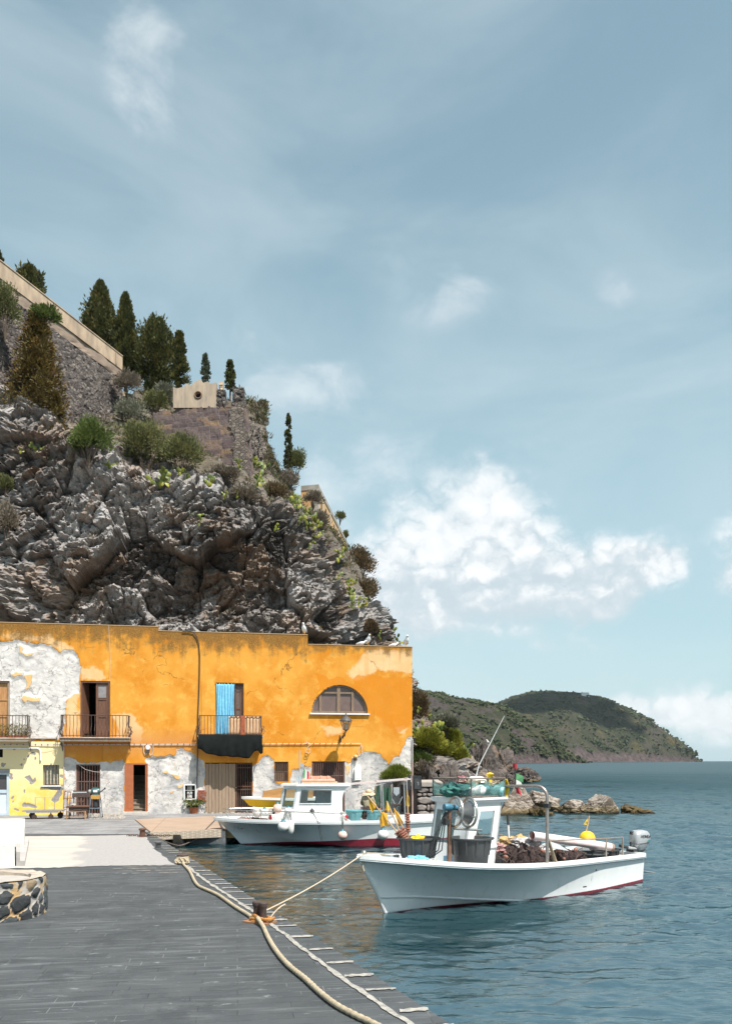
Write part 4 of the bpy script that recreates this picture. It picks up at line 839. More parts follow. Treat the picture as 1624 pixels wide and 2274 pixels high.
bA = balcony(-70, 61, 1587, 1637, 1645, .55, 18, .07, SLAB, 'left balcony with weeds growing along its rail')
bB = balcony(136, 285, 1587, 1636, 1645, .55, 19, .10, SLAB, 'middle balcony with bulging rusty balusters')
bC = balcony(443, 580, 1588, 1633, 1641, .55, 19, .05, SLAB, 'right balcony wrapped in black shade cloth')
mb = MB(); o, x0, x1, zt, zf, zs, off = bB
for i in range(46):
    x = x0-.02+(x1-x0+.04)*i/45; mb.lathe([(.012, 0), (.03, -.02), (.022, -.05), (0, -.075)], (x, -off-.07, zf-.03), n=5)
build('slab_fringe', mb, RUSTD, o)
# shade cloth under the right balcony, peach screen and towel behind its bars
o, x0, x1, zt, zf, zs, off = bC; n, m_ = 60, 16; V = np.zeros((n, m_, 3)); rg = np.random.default_rng(3)
drop = np.interp(np.linspace(0, 1, n), [0, .05, .12, .3, .55, .78, .80, .86, .92, .97, 1], [.60, .66, .80, .92, .96, 1.02, .98, .72, .66, .86, .80])
for i in range(n):
    for j in range(m_):
        s, t = i/(n-1), j/(m_-1); V[i, j] = (x0-.05+(x1-x0+.10)*s+.02*math.sin(t*6+s*3), -off-.075-.10*math.sin(t*2.6)*(1-.5*s)+.045*math.sin(s*19+t*2.5)*t+.02*math.sin(s*47)*t, zf+.05-drop[i]*t+.012*math.sin(s*33)*t)
sc_ = grid_mesh('shade_cloth', V, pm('black_shade_cloth', (.008, .010, .010), (.014, .017, .017), 5, .95, .4, spec=.08), o); md = sc_.modifiers.new('thick', 'SOLIDIFY'); md.thickness = .01
for xa, xb in ((x0-.02, x0-.01), (x1+.01, x1+.02)): build('shade_cloth', MB().box((xa, -off/2, zs-.15), (.012, off, .42)), sc_.data.materials[0], o)
xa, xb = WL(508, 1600, off).x, x1-.03; V = np.zeros((40, 6, 3))
for i in range(40):
    for j in range(6): s, t = i/39, j/5; V[i, j] = (xa+(xb-xa)*s, -off+.05+.012*math.sin(s*50), zt-.03-(zt-zf-.05)*t)
k_ = grid_mesh('screen', V, pm('peach_screen', (.68, .43, .26), (.60, .36, .20), 6, .8, .1), o); md = k_.modifiers.new('thick', 'SOLIDIFY'); md.thickness = .008
tw = MB(); xt = WL(535, 1600, off).x; tw.box((xt+.08, -off-.03, (zt+zf)/2+.01), (.20, .025, zt-zf-.03), None, .008); tw = build('towel', tw, pm('rust_towel', (.36, .10, .04), (.27, .07, .03), 9, .95, .3), house, loc=None)
tw.name = 'towel'; tw.parent = o; tw['label'] = 'rust red towel over the rail'
# --- pipes and cables fixed to the facade
CAB = pm('white_conduit', (.62, .58, .54), (.50, .46, .42), 6, .6, .1)
def onwall(pts, off): return [WL(x, y, off) for x, y in pts]
mb = MB(); mb.tube(onwall([(-40, 1652.5), (141, 1653), (330, 1652.5), (800, 1650.5)], .05), .017, 6); p_ = onwall([(800, 1650.5), (803, 1656), (803, 1672), (798, 1676), (793, 1671), (797, 1662), (801, 1655)], .05); mb.tube(p_, .012, 6)
mb.tube(onwall([(318, 1653), (319, 1668), (322, 1674), (326, 1674), (328, 1668)], .05), .014, 6); mb.tube(onwall([(331, 1668), (333, 1675), (338, 1675), (340, 1668), (340, 1653)], .05), .014, 6)
mb.tube(onwall([(676, 1651), (680, 1647), (686, 1650), (690, 1653), (684, 1657)], .05), .012, 6); q = [WL(683.7+5*math.cos(a*.5), 1667+5*math.sin(a*.5), .05+.006*a) for a in range(30)]; mb.tube(q, .010, 5)
build('conduit', mb, CAB, house); mb = MB()
for i in range(60): a_ = WL(-30+13.7*i, 1652.6-.0026*(13.7*i), .05); mb.box(a_, (.03, .05, .045))
build('pipe_clip', mb, RUSTD, house)['kind'] = 'stuff'
mb = MB(); mb.tube(onwall([(-20, 1661), (60, 1661), (84, 1661), (89, 1664), (90.5, 1670), (90.5, 1688)], .05), .035, 8); build('drain_pipe', mb, WHITE, house)
mb = MB(); build('drain_pipe', MB().tube(onwall([(142.5, 1655), (142.5, 1770)], .03), .016, 6), pm('pale_pipe', (.60, .55, .50), (.48, .42, .38), 6, .6, .1), house); mb.tube(onwall([(915.5, 1640), (915.5, 1806)], .03), .02, 6); build('drain_pipe', mb, pm('pale_pipe', (.60, .55, .50), (.48, .42, .38), 6, .6, .1), house)
mb = MB(); mb.tube(onwall([(405, 1400.5), (420, 1401), (430, 1404), (437, 1413), (441.5, 1430), (443.5, 1455), (443, 1500), (441.5, 1545), (440, 1580), (439, 1650), (438, 1700), (437.5, 1750)], .06), .022, 7); build('black_cable', mb, BLACK, house)
build('thin_wire', MB().tube(onwall([(242, 1389), (243.5, 1430), (245, 1470), (244, 1512)], .02), .008, 5), CAB, house); build('thin_wire', MB().tube(onwall([(176, 1698), (190, 1708), (210, 1713), (223, 1714)], .04), .008, 5), CAB, house); build('thin_wire', MB().tube(onwall([(60, 1665), (100, 1668), (138, 1658)], .03), .006, 5), CAB, house); build('thin_wire', MB().tube(onwall([(130, 1743), (145, 1750), (165, 1756)], .03), .008, 5), CAB, house);
# round lamp above the red door, yellow lamp, junction box
mb = MB(); a_ = WL(328.6, 1660, .03); mb.lathe([(.11, 0), (.115, .05), (.08, .11), (0, .13)], (a_.x, -.02, a_.z), (0, -1, 0), 16); w_ = build('wall_light', mb, WHITE, house, smooth=True); mb = MB(); mb.box((a_.x, -.06, a_.z-.16), (.14, .10, .10)); build('bracket', mb, RUSTD, w_)
mb = MB(); a_ = WL(789, 1679.5, .10); mb.ball((a_.x, -.12, a_.z), (.12, .11, .09), 12); w_ = build('wall_light', mb, pm('yellowed_lamp', (.62, .48, .22), (.55, .40, .17), 5, .4, .05), house, smooth=True); mb = MB(); mb.lathe([(.08, 0), (.07, .1)], (a_.x, -.11, a_.z-.18), n=10); build('bracket', mb, RUSTD, w_)
mb = MB(); mb.tube(onwall([(787, 1680), (782, 1681), (782, 1728), (785, 1733), (793, 1731)], .04), .02, 6); build('conduit', mb, WHITE, house)
A_ = [WL(785.5, 1707, 0), WL(800, 1701, 0), WL(800, 1731, 0), WL(785.5, 1731.5, 0)]; mb = MB(); mb.prism([(p.x, -.001, p.z) for p in A_], (0, -.19, 0)); e_ = build('electric_box', mb, WHITE2, house); mb = MB(); mb.box(((A_[0].x+A_[1].x)/2, -.195, A_[3].z+.32), (A_[1].x-A_[0].x-.05, .01, .5)); build('cover', mb, WHITE, e_)
# parapet crack, ledge under the white patch
mb = MB(); mb.box(((WL(64, 1640).x+WL(128, 1640).x)/2, -.02, WL(100, 1637).z), (WL(128, 1640).x-WL(64, 1640).x, .07, .09)); build('ledge', mb, pm('white_ledge', (.66, .62, .58), (.50, .42, .36), 5, .85, .2), house)

# ================================================================== LANTERN on its wall bracket
def lantern():
    base = WL(754, 1641, 0); t = thing('wall_lantern', 'black wrought iron street lantern on a scrolled wall bracket below the arched window', 'lantern', WW(base), BT)
    tip = WL(767.5, 1622, .95)-base; mb = MB(); y1 = tip.y
    mb.tube([(0, .0, 0), (0, y1*.25, .02), (tip.x*.5, y1*.55, tip.z*.3), (tip.x*.9, y1*.9, tip.z*.72), (tip.x, y1, tip.z)], .022, 7); mb.tube([(0, 0, -.22), (0, 0, .18)], .03, 7)
    for c, r0, sg in (((.0, y1*.30, -.06), .13, 1), ((tip.x*.4, y1*.62, tip.z*.2), .10, -1), ((tip.x*.8, y1*.85, tip.z*.5), .07, 1)):
        mb.tube([(c[0], c[1]+sg*r0*(1-q*.045)*math.cos(q*.5), c[2]+r0*(1-q*.045)*math.sin(q*.5)) for q in range(20)], .014, 6)
    rg = random.Random(5)
    for i in range(26): s = rg.random(); mb.ball((tip.x*s+rg.uniform(-.05, .05), y1*s+rg.uniform(-.05, .05), tip.z*s*.8+rg.uniform(-.12, .08)), (.04, .012, .02), 6, (rg.uniform(-1, 1), rg.uniform(-1, 1), rg.uniform(-1, 1)))
    build('bracket', mb, RUSTD, t, smooth=True)
    c = Vector(tip); z0 = c.z; mb = MB(); prof = [(.12, .05), (.25, .43)]
    for k in range(6):
        a = math.pi/3*k; p = [Vector((c.x+r*math.cos(a), c.y+r*math.sin(a), z0+h)) for r, h in prof]; mb.bar(p[0], p[1], .022)
        a2 = a+math.pi/3; q = [Vector((c.x+r*math.cos(a2), c.y+r*math.sin(a2), z0+h)) for r, h in prof]; mb.bar(p[0], q[0], .022); mb.bar(p[1], q[1], .028)
    mb.lathe([(.03, -.04), (.06, 0), (.12, .05)], c, n=6); build('frame', mb, pm('grey_iron', (.12, .115, .11), (.08, .075, .07), 9, .55, .2, .4), t)
    mb = MB(); mb.lathe([(.30, .43), (.27, .47), (.14, .60), (.09, .63), (.09, .67), (.04, .70), (.02, .77), (0, .78)], c, n=12); build('cap', mb, pm('grey_iron', (.12, .115, .11)), t, smooth=True)
    m, b = newmat('lantern_glass'); finish(b, Base_Color=(.55, .55, .5, 1), Roughness=.1, Alpha=.30); mb = MB()
    for k in range(6):
        a, a2 = math.pi/3*k, math.pi/3*(k+1); P_ = lambda r, h, q: Vector((c.x+r*math.cos(q), c.y+r*math.sin(q), z0+h)); mb.quad(P_(.115, .06, a), P_(.115, .06, a2), P_(.24, .42, a2), P_(.24, .42, a))
    build('pane', mb, m, t); mb = MB(); mb.lathe([(.03, .08), (.03, .2), (.055, .25), (.05, .33), (0, .38)], c, n=10); build('bulb', mb, pm('old_bulb', (.55, .48, .36), (.4, .34, .25), 5, .3, .02), t, smooth=True)
lantern()

# ================================================================== SEAGULLS on the parapet
def gull(px, zt, label, face, sit=False, s=1.0, fwd=.12):
    p = WL(px, 1420, 0); w = WW(Vector((p.x, fwd, zt+.028))); t = thing('seagull', label, 'seagull', w, face, 'seagulls on the parapet'); mb = MB()
    if sit: pts = [(-.30, 0, .05), (-.20, 0, .10), (-.05, 0, .13), (.08, 0, .14), (.17, 0, .19), (.23, 0, .25), (.29, 0, .26), (.32, 0, .25)]
    else: pts = [(-.20, 0, .10), (-.12, 0, .15), (-.02, 0, .23), (.05, 0, .31), (.08, 0, .39), (.10, 0, .45), (.14, 0, .48), (.18, 0, .475)]
    mb.tube([Vector(q)*s for q in pts], [x*s for x in (.012, .06, .095, .098, .062, .05, .050, .022)], 10); build('body', mb, pm('white_feathers', (.80, .79, .78), (.72, .71, .70), 9, .8, .1), t, smooth=True)
    mb = MB()
    for sy in (-1, 1): a_, c_ = Vector(pts[3]), Vector(pts[0]); mb.ball(((a_+c_)/2+Vector((-.02, sy*.075, .03)))*s, (.03*s, .055*s, .19*s), 8, (c_-a_))
    build('wing', mb, pm('grey_feathers', (.52, .53, .55), (.42, .43, .46), 9, .8, .1), t, smooth=True); e = Vector(pts[-1]); mb = MB(); mb.tube([(e-Vector((.01, 0, 0)))*s, (e+Vector((.06, 0, -.015)))*s], [.018*s, .004*s], 6); build('beak', mb, pm('orange_beak', (.75, .36, .04)), t)
    if not sit:
        for sy in (-.03, .03): mb = MB(); mb.tube([(0, sy*s, .17*s), (.01, sy*s, 0)], .008*s, 5); mb.box((.03*s, sy*s, .005), (.06*s, .03*s, .008)); build('leg', mb, pm('orange_beak', ()), t)
gull(675, T2, 'white seagull standing alone on the middle step of the parapet', R(-100)); gull(818, T3, 'upright white seagull between two crouching ones on the low parapet', R(-60)); gull(903, T3, 'upright white seagull nearest the end corner of the ochre house', R(-75))
gull(803, T3, 'crouching seagull with its orange beak pointing along the low parapet', R(-5), True, .8); gull(877, T3, 'crouching seagull half hidden by the edge of the low parapet', R(20), True, .75, .35)
# ================================================================== BOATS
def hull_mat(name, red0, red1, x1):
    """white paint with dark red antifouling: the red begins at height red0 at the bow and red1 at x1"""
    if name in _mats: return _mats[name]
    m, b = newmat(name); o = b.n('ShaderNodeTexCoord').outputs['Object']; s = b.n('ShaderNodeSeparateXYZ', Vector=o)
    n = b.noise(o, 2.2, 5, .6); n2 = b.noise(o, 22, 5, .7); dr = b.noise(b.mapv(o, (5, 5, .5)), 1.5, 5, .65)
    c_ = b.mix(b.sstep(n, .3, .75), (.85, .855, .85), (.78, .80, .805)); c_ = b.mix(b.sstep(dr, .54, .72, 0, .30), c_, (.56, .49, .41))
    c_ = b.mix(b.sstep(n2, .60, .72, 0, .28), c_, (.56, .54, .5))
    wl = b.n('ShaderNodeMapRange', i0=s.outputs[0], i1=0.0, i2=x1, i3=red0, i4=red1).outputs[0]
    d_ = b.math('SUBTRACT', b.math('ADD', wl, b.math('MULTIPLY', b.math('SUBTRACT', n2, .5), .02)), s.outputs[2])
    c_ = b.mix(b.sstep(d_, -.003, .006), c_, b.mix(b.sstep(n2, .4, .7), (.235, .010, .026), (.16, .008, .02)))
    wet = b.sstep(s.outputs[2], .0, .05, .4, 0); c_ = b.mix(wet, c_, (.05, .012, .016))
    finish(b, Base_Color=c_, Roughness=.30, Normal=b.n('ShaderNodeBump', Strength=.05, Distance=.02, Height=n).outputs[0], Coat_Weight=.3, Coat_Roughness=.15); _mats[name] = m; return m
class Hull:
    """lofted hull in boat space: x from bow tip to stern, y across, z above the water"""
    def __init__(s, L, half, sheer, rake, bowz, chalf, cz, kz, cz0, n=56):
        s.L, s.half, s.sheer, s.n = L, half, sheer, n; s.rake = rake; s.bowz = bowz
        stem = lambda z: rake*(1-z/bowz) if z > 0 else rake*(1-z/bowz*.55)
        s.st = []
        for i in range(n+1):
            t = (i/n)**1.25; xs = L*t; xc = stem(cz0)+(L-stem(cz0))*t; xk = stem(-.28)+(L-.15-stem(-.28))*t
            hs, zs = max(half(xs), .012), sheer(xs); hc, zc = max(chalf(t)*half(L*(.12*0+t)), .010) if t < 1 else chalf(1)*half(L), cz(t)
            s.st.append(((xs, hs, zs), (xc, hc, zc), (xk, .008, kz(t))))
    def section(s, st, sg, flare=.12):
        (xs, hs, zs), (xc, hc, zc), (xk, hk, zk) = st; out = []
        for k in range(9):
            q = k/8; b_ = math.sin(q*math.pi)*flare*(hs-hc)
            out.append((xs+(xc-xs)*q, sg*(hs+(hc-hs)*q-b_), zs+(zc-zs)*q))
        for k in range(1, 5): q = k/4; out.append((xc+(xk-xc)*q, sg*(hc+(hk-hc)*q), zc+(zk-zc)*q))
        return out
    def mesh(s, flare=.12):
        mb = MB()
        for sg in (-1, 1):
            secs = [s.section(st, sg, flare) for st in s.st]; m = len(secs[0]); vs = [p for q in secs for p in q]
            mb.add(vs, [(i*m+k, i*m+k+1, (i+1)*m+k+1, (i+1)*m+k) for i in range(len(secs)-1) for k in range(m-1)])
        a_, c_ = s.section(s.st[-1], -1, flare), s.section(s.st[-1], 1, flare); mb.add(a_+c_[::-1], [tuple(range(2*len(a_)))])
        a_, c_ = s.section(s.st[0], -1, flare), s.section(s.st[0], 1, flare); m = len(a_); mb.add(a_+c_, [(k, k+1, m+k+1, m+k) for k in range(m-1)])
        return mb
    def rail(s, w, h, out=.02, inn=.09, x0=0, x1=None):
        mb = MB(); x1 = s.L if x1 is None else x1
        for sg in (-1, 1):
            pv = None
            for (xs, hs, zs), _, _ in s.st:
                if xs < x0-1e-6 or xs > x1+1e-6: continue
                i_ = max(hs-inn, .004); cur = [(xs, sg*(hs+out), zs-h), (xs, sg*(hs+out), zs+.025), (xs, sg*i_, zs+.025), (xs, sg*i_, zs-h)]
                if pv: mb.add(pv+cur, [(0, 1, 5, 4), (1, 2, 6, 5), (2, 3, 7, 6), (3, 0, 4, 7)])
                else: mb.add(cur, [(0, 1, 2, 3)])
                pv = cur
            mb.add(pv, [(3, 2, 1, 0)])
        return mb
    def deck(s, dz, x0, x1, inset=.08, wall=True):
        mb = MB(); pv = None
        for (xs, hs, zs), _c, _ in s.st:
            if xs < x0-1e-6 or xs > x1+1e-6: continue
            z = dz(xs) if callable(dz) else zs+dz; (_, hc_, zc_) = _c; q_ = min(1, max(0, (zs-z)/max(zs-zc_, 1e-3))); i_ = max(hs+(hc_-hs)*q_-math.sin(q_*math.pi)*.18*(hs-hc_)-inset-.05-.16*max(0, 1-xs/6.5), .004)
            cur = [(xs, -max(hs-inset, .004), zs), (xs, -i_, z), (xs, 0, z+.01), (xs, i_, z), (xs, max(hs-inset, .004), zs)]
            if pv: mb.add(pv+cur, [(k, k+1, k+6, k+5) for k in range(4)])
            else: mb.add(cur+[(xs, 0, zs-.0)], [(0, 1, 2, 3, 4)])
            pv = cur
        mb.add(pv, [(4, 3, 2, 1, 0)]); return mb
def tub(name, label, loc, r, h, mat, group=None, fill=None, cat='tub'):
    t = thing(name, label, cat, loc, 0, group); mb = MB(); r0 = r*.82
    mb.lathe([(r0*.96, 0), (r0, .02), (r*.97, h-.05), (r*1.0, h-.045), (r*1.05, h-.035), (r*1.06, h-.005), (r*1.03, h+.004), (r*.985, h-.004), (r*.955, h-.05), (r0*.97, .05), (0, .04)], n=32)
    for k in range(12): a = math.pi/6*k+.2; mb.bar((r*.90*math.cos(a), r*.90*math.sin(a), h*.45), (r*1.005*math.cos(a), r*1.005*math.sin(a), h-.04), .02, .03)
    build('body', mb, mat, t, smooth=45); mb = MB()
    for sg in (-1, 1): mb = MB(); mb.tube([(sg*r*1.03, -.10, h-.03), (sg*r*1.12, -.06, h-.01), (sg*r*1.12, .06, h-.01), (sg*r*1.03, .10, h-.03)], .016, 6); build('handle', mb, mat, t, smooth=True)
    return t
def lumpy(c, r, seed, amp=.25, n=3, squash=1.0, freq=2.5):
    bm = bmesh.new(); bmesh.ops.create_icosphere(bm, subdivisions=n, radius=1); v = np.array([q.co for q in bm.verts]); rr = np.array(r, float); d = 1+amp*fbm(v*freq+seed, 5)
    V = v*d[:, None]*rr+np.array(c, float); fs = [[q.index for q in f.verts] for f in bm.faces]; bm.free(); mb = MB(); mb.add([Vector(q) for q in V], fs); return mb
def net_heap(label, loc, size, seed, nfl, group=None, mat=None):
    t = thing('net_heap', label, 'fishing net', loc, 0, group); rng = random.Random(seed); mb = MB()
    for k in range(7):
        q = lumpy((rng.uniform(-.55, .55)*size[0], rng.uniform(-.5, .5)*size[1], size[2]*rng.uniform(.25, .55)), (size[0]*rng.uniform(.4, .6), size[1]*rng.uniform(.45, .65), size[2]*rng.uniform(.35, .55)), seed+k*3, .30, 4, freq=2.6); mb.add([Vector(v) for v in q.v], q.f)
    mb.v = [(x, y, max(z, .0)) for x, y, z in mb.v]; build('net', mb, mat or NETM, t, smooth=60); mb = MB()
    for k in range(34):
        a_ = Vector((rng.uniform(-.9, .9)*size[0], rng.uniform(-.95, .3)*size[1], rng.uniform(.1, .95)*size[2])); pts = [a_]
        for _ in range(7): pts.append(pts[-1]+Vector((rng.uniform(-.13, .13), rng.uniform(-.05, .05), rng.uniform(-.13, .10))))
        mb.tube(pts, rng.choice((.004, .005, .009)), 5)
    build('net_cord', mb, pm('net_cord', (.10, .06, .05), (.22, .16, .13), 20, .9, .3), t)['kind'] = 'stuff'
    fm = None
    for k in range(nfl):
        a_ = rng.uniform(0, 6.28); x = math.cos(a_)*size[0]*rng.uniform(.3, .95); y = -abs(math.sin(a_))*size[1]*rng.uniform(.6, 1.02); z = size[2]*rng.uniform(.08, .95)
        if fm is None: mb = MB(); mb.ball((0, 0, 0), (.042, .042, .058), 10); fo = build('float', mb, pm('orange_brown_float', (.30, .13, .09), (.22, .09, .065), 12, .6, .1), t, smooth=True); fm = fo
        else: fo = fm.copy(); col.objects.link(fo); fo.parent = t
        fo.location = (x, y, z); fo.rotation_euler = (rng.uniform(0, 3), rng.uniform(0, 3), 0)
    return t
def polyl(pts, x): return float(np.interp(x, [p[0] for p in pts], [p[1] for p in pts]))
# ------------------------------------------------------------------ near boat
B1A = R(40.6); B1O = Vector((-.134, 14.17, WZ)); B1D = Vector((math.cos(B1A), math.sin(B1A), 0)); B1N = Vector((-B1D.y, B1D.x, 0))
def B1(s, l, z=0.0): return B1O+B1D*s+B1N*l+Vector((0, 0, z))          # s aft from the bow tip, l towards the far side, z above the water
L1 = 7.72; MS = [(795, 1899.6), (850, 1905), (905, 1910.3), (997, 1915.3), (1084, 1920.6), (1140, 1922), (1204, 1919.7), (1332, 1908), (1430, 1896.6)]
def half1(s): return 1.22*(1-(1-min(s, 4.3)/4.3)**2.3)**.80-(0 if s < 4.3 else .27*((s-4.3)/3.42)**1.5)
_ss = np.linspace(0, L1, 60); _zz = []
for s_ in _ss:
    p = B1(s_, -half1(s_)); _zz.append(H+(HY-polyl(MS, CX+p.x*F/p.y))*p.y/F-WZ)
_pf = np.polyfit(_ss, _zz, 5)
def sheer1(s): return float(np.polyval(_pf, s))
bowz1 = sheer1(0)
HU1 = Hull(L1, half1, sheer1, .70, bowz1, lambda t: float(np.interp(t, [0, .06, .15, .3, .5, .75, 1], [.20, .20, .28, .50, .74, .90, .94])), lambda t: float(np.interp(t, [0, .1, .25, .42, .6, 1], [.31, .26, .14, .01, -.08, -.10])), lambda t: float(np.interp(t, [0, .3, 1], [-.28, -.32, -.28])), .31)
boat1 = thing('fishing_boat', 'nearer white fishing boat with a small forward leaning wheelhouse and net hauler', 'fishing boat', B1O, B1A, 'white fishing boats')
build('hull', HU1.mesh(.16), hull_mat('white_hull_red_bottom', .012, .055, L1), boat1, smooth=30)
mb = HU1.rail(.1, .05, .028, .10); rl = build('gunwale', mb, WHITE, boat1)
mb = MB(); 
for sg in (-1,):
    mb.tube([(x, sg*(h+.028), z-.075) for (x, h, z), _, _ in HU1.st], .016, 6)
build('rubbing_strake', mb, pm('blue_grey_trim', (.22, .28, .31), (.16, .20, .22), 6, .5, .1), boat1)
DZ1 = lambda s: float(np.interp(s, [0, 1.0, 2.3, 2.9, 5.0, L1], [bowz1-.10, .86, .56, .36, .30, .33]))
build('deck', HU1.deck(lambda s: min(DZ1(s), sheer1(s)-.05), .02, L1, .09), WHITE, boat1)
mb = MB(); hb = half1(L1); 
for i in range(5): mb.box((L1-.55+.0*i, -.8+.4*i, sheer1(L1)-.06), (.95, .36, .03))
build('stern_bench', mb, pm('grey_bench_wood', (.32, .29, .28), (.24, .22, .21), 8, .8, .2, stretch=(.6, 6, 6)), boat1)
mb = MB(); mb.box((L1+.0, 0, sheer1(L1)-.01), (.10, 2*hb-.02, .075)); build('transom_cap', mb, WHITE, boat1)
mb = MB(); a_ = HU1.section(HU1.st[0], -1)[0]; c_ = HU1.section(HU1.st[0], -1)[-5]
mb.tube([(p[0]-.012, 0, p[2]) for p in HU1.section(HU1.st[0], -1)[:-2]], .028, 6); build('stem_bar', mb, WHITE, boat1); mb = MB()
for sg in (-1, 1): mb.tube([(st[1][0], sg*(st[1][1]+.004), st[1][2]) for st in HU1.st if st[1][2] > -.06], .022, 6)
build('spray_rail', mb, WHITE, boat1)
mb = MB(); mb.ball((.13, 0, bowz1+.045), (.05, .05, .05), 10); mb.tube([(.13, 0, bowz1-.02), (.13, 0, bowz1+.04)], .02, 8); build('bow_fitting', mb, STEEL, boat1, smooth=True)
mb = MB(); mb.box((.98, .22, sheer1(.95)-.03), (.35, .06, .12)); mb.box((.83, .18, sheer1(.95)-.02), (.04, .25, .15)); build('locker', mb, GREYPAINT, boat1)
mb = MB(); mb.box((5.0, -half1(5.0)+.0-.012, sheer1(5)-.52), (.10, .02, .022)); mb.box((5.45, -half1(5.4)-.006, sheer1(5.4)-.21), (.018, .02, .035)); build('scupper', mb, BLACK, boat1)
# wheelhouse: narrower at the foot, windscreen raked
def wheelhouse1():
    s0, s1, l0, l1 = 2.58, 3.50, -.26, .70; zb, zt = .33, 1.985; rk = .0
    def C(f, u, z):      # f: 0 front 1 aft, u: 0 near 1 far
        q = (z-zb)/(zt-zb); sf = s0-.22*(1-q)**1.0*(1 if q < .99 else 1)+.10*q-.05; sa = s1-.30*(1-q)+.05; return Vector((sf+(sa-sf)*f, (l0+(l1-l0)*u)*1.0, z))
    mb = MB(); zw0, zw1 = 1.14, 1.78; t_ = .04
    def wall(fix, a0, a1, wa0, wa1, top=zw1, bot=zw0, slant=(0, 0)):
        pt = (lambda a, z: C(a, fix[1], z)) if fix[0] == 'u' else (lambda a, z: C(fix[1], a, z))
        A = [pt(a0, zb), pt(a1, zb), pt(a1, zt), pt(a0, zt)]; B_ = [pt(wa0+slant[0], bot), pt(wa1, bot), pt(wa1, top), pt(wa0+slant[1], top)]; nrm = (A[1]-A[0]).cross(A[3]-A[0]).normalized(); ctr = C(.5, .5, 1.1)
        if nrm.dot(A[0]-ctr) < 0: nrm = -nrm
        for k in range(4):
            j = (k+1) % 4; q = [A[k], A[j], B_[j], B_[k]]; mb.quad(*q); mb.quad(*[v-nrm*t_ for v in q]); mb.quad(B_[k], B_[j], B_[j]-nrm*t_, B_[k]-nrm*t_); mb.quad(A[k], A[j], A[j]-nrm*t_, A[k]-nrm*t_)
        return [v-nrm*t_*.5 for v in B_], nrm
    g = []; g.append(wall(('f', 0), 0, 1, .36, .92)); g.append(wall(('u', 0), 0, 1, .30, .80, 1.76, 1.08, (-.05, .05))); g.append(wall(('u', 1), 0, 1, .20, .84)); g.append(wall(('f', 1), 0, 1, .12, .88))
    wh = build('wheelhouse', mb, WHITE, boat1); m, b = newmat('clear_window_glass'); t = m.node_tree
    gl = b.n('ShaderNodeBsdfGlossy', Roughness=.03, Color=(.9, .95, .95, 1)); tr = b.n('ShaderNodeBsdfTransparent', Color=(.80, .86, .86, 1)); fr = b.n('ShaderNodeFresnel', IOR=1.45); mx = b.n('ShaderNodeMixShader', i0=b.math('ADD', fr.outputs[0], .04), i1=tr.outputs[0], i2=gl.outputs[0]); b.n('ShaderNodeOutputMaterial', Surface=mx.outputs[0]); _mats['clear_window_glass'] = m
    for q, nn in g: mb = MB(); mb.quad(*q); build('window', mb, m, wh)
    mb = MB(); pts = [C(-.08, -.08, zt), C(1.12, -.08, zt), C(1.12, 1.08, zt), C(-.08, 1.08, zt)]; mb.prism(pts, (0, 0, .045)); pts = [C(-.06, -.05, zt-.05), C(1.08, -.05, zt-.05), C(1.08, 1.04, zt-.05), C(-.06, 1.04, zt-.05)]; mb.prism(pts, (0, 0, .048)); build('roof', mb, WHITE, wh)
    mb = MB(); a_, c_ = C(.20, -.02, 1.06), C(.97, -.02, 1.06); mb.bar(a_, c_, .03, .05); a_, c_ = C(.0, -.02, .9), C(.0, 1, .9); build('trim', mb, WHITE, wh)
    mb = MB(); mb.box(C(.02, .35, .62), (.06, .28, .55)); build('blue_panel', mb, pm('blue_panel_paint', (.16, .36, .52), (.12, .29, .43), 5, .5, .05), wh)
    return C, zt
WHC, WHT = wheelhouse1()
# basket of nets on the wheelhouse roof
def rack1():
    z0 = WHT+.05; z1 = z0+.37; p = [WHC(-.04, -.04, WHT), WHC(1.03, -.04, WHT), WHC(1.03, 1.04, WHT), WHC(-.04, 1.04, WHT)]; lo = [Vector((q.x, q.y, z0+.02)) for q in p]; hi = [Vector((q.x, q.y, z1)) for q in p]
    mb = MB()
    for k in range(4): j = (k+1) % 4; mb.tube([hi[k], hi[j]], .016, 6); mb.tube([lo[k], lo[j]], .014, 6); mb.tube([lo[k], hi[k]], .014, 6)
    mm = (lo[0]+lo[1])/2; mb.tube([mm, Vector((mm.x, mm.y, z1))], .014, 6); mm2 = (lo[0]+lo[3])/2; mb.tube([mm2, Vector((mm2.x, mm2.y, z1))], .014, 6); rk = build('roof_rack', mb, pm('old_rail_steel', (.24, .20, .17), (.15, .11, .09), 10, .6, .2, .5), boat1)
    m, b = newmat('green_netting'); v = b.n('ShaderNodeTexCoord').outputs['Object']; n = b.noise(v, 3.5, 4, .6); w = b.noise(v, 60, 2, .5); a = b.sstep(b.math('ADD', n, b.math('MULTIPLY', w, .45)), .56, .90, .25, .85)
    finish(b, Base_Color=b.mix(n, (.06, .16, .15), (.14, .28, .265)), Roughness=.85, Alpha=a); mb = MB(); rg = random.Random(4)
    for k in range(4):
        j = (k+1) % 4; q0, q1 = lo[k], lo[j]; nn = 14; nrm = (q1-q0).cross(Vector((0, 0, 1))).normalized(); rows = []
        for i in range(nn+1):
            s = i/nn; sag = .07*math.sin(math.pi*((s*2) % 1))+rg.uniform(0, .02); top = z1-.02-sag*1.3; p_ = q0.lerp(q1, s); rows.append([Vector((p_.x, p_.y, z0+.02+(top-z0-.02)*t))+nrm*(.05*math.sin(math.pi*t)*(.6+.4*math.sin(s*17))) for t in (0, .25, .5, .75, 1)])
        for i in range(nn):
            for t in range(4): mb.quad(rows[i][t], rows[i+1][t], rows[i+1][t+1], rows[i][t+1])
    build('netting', mb, m, rk); return lo, hi, z0, z1
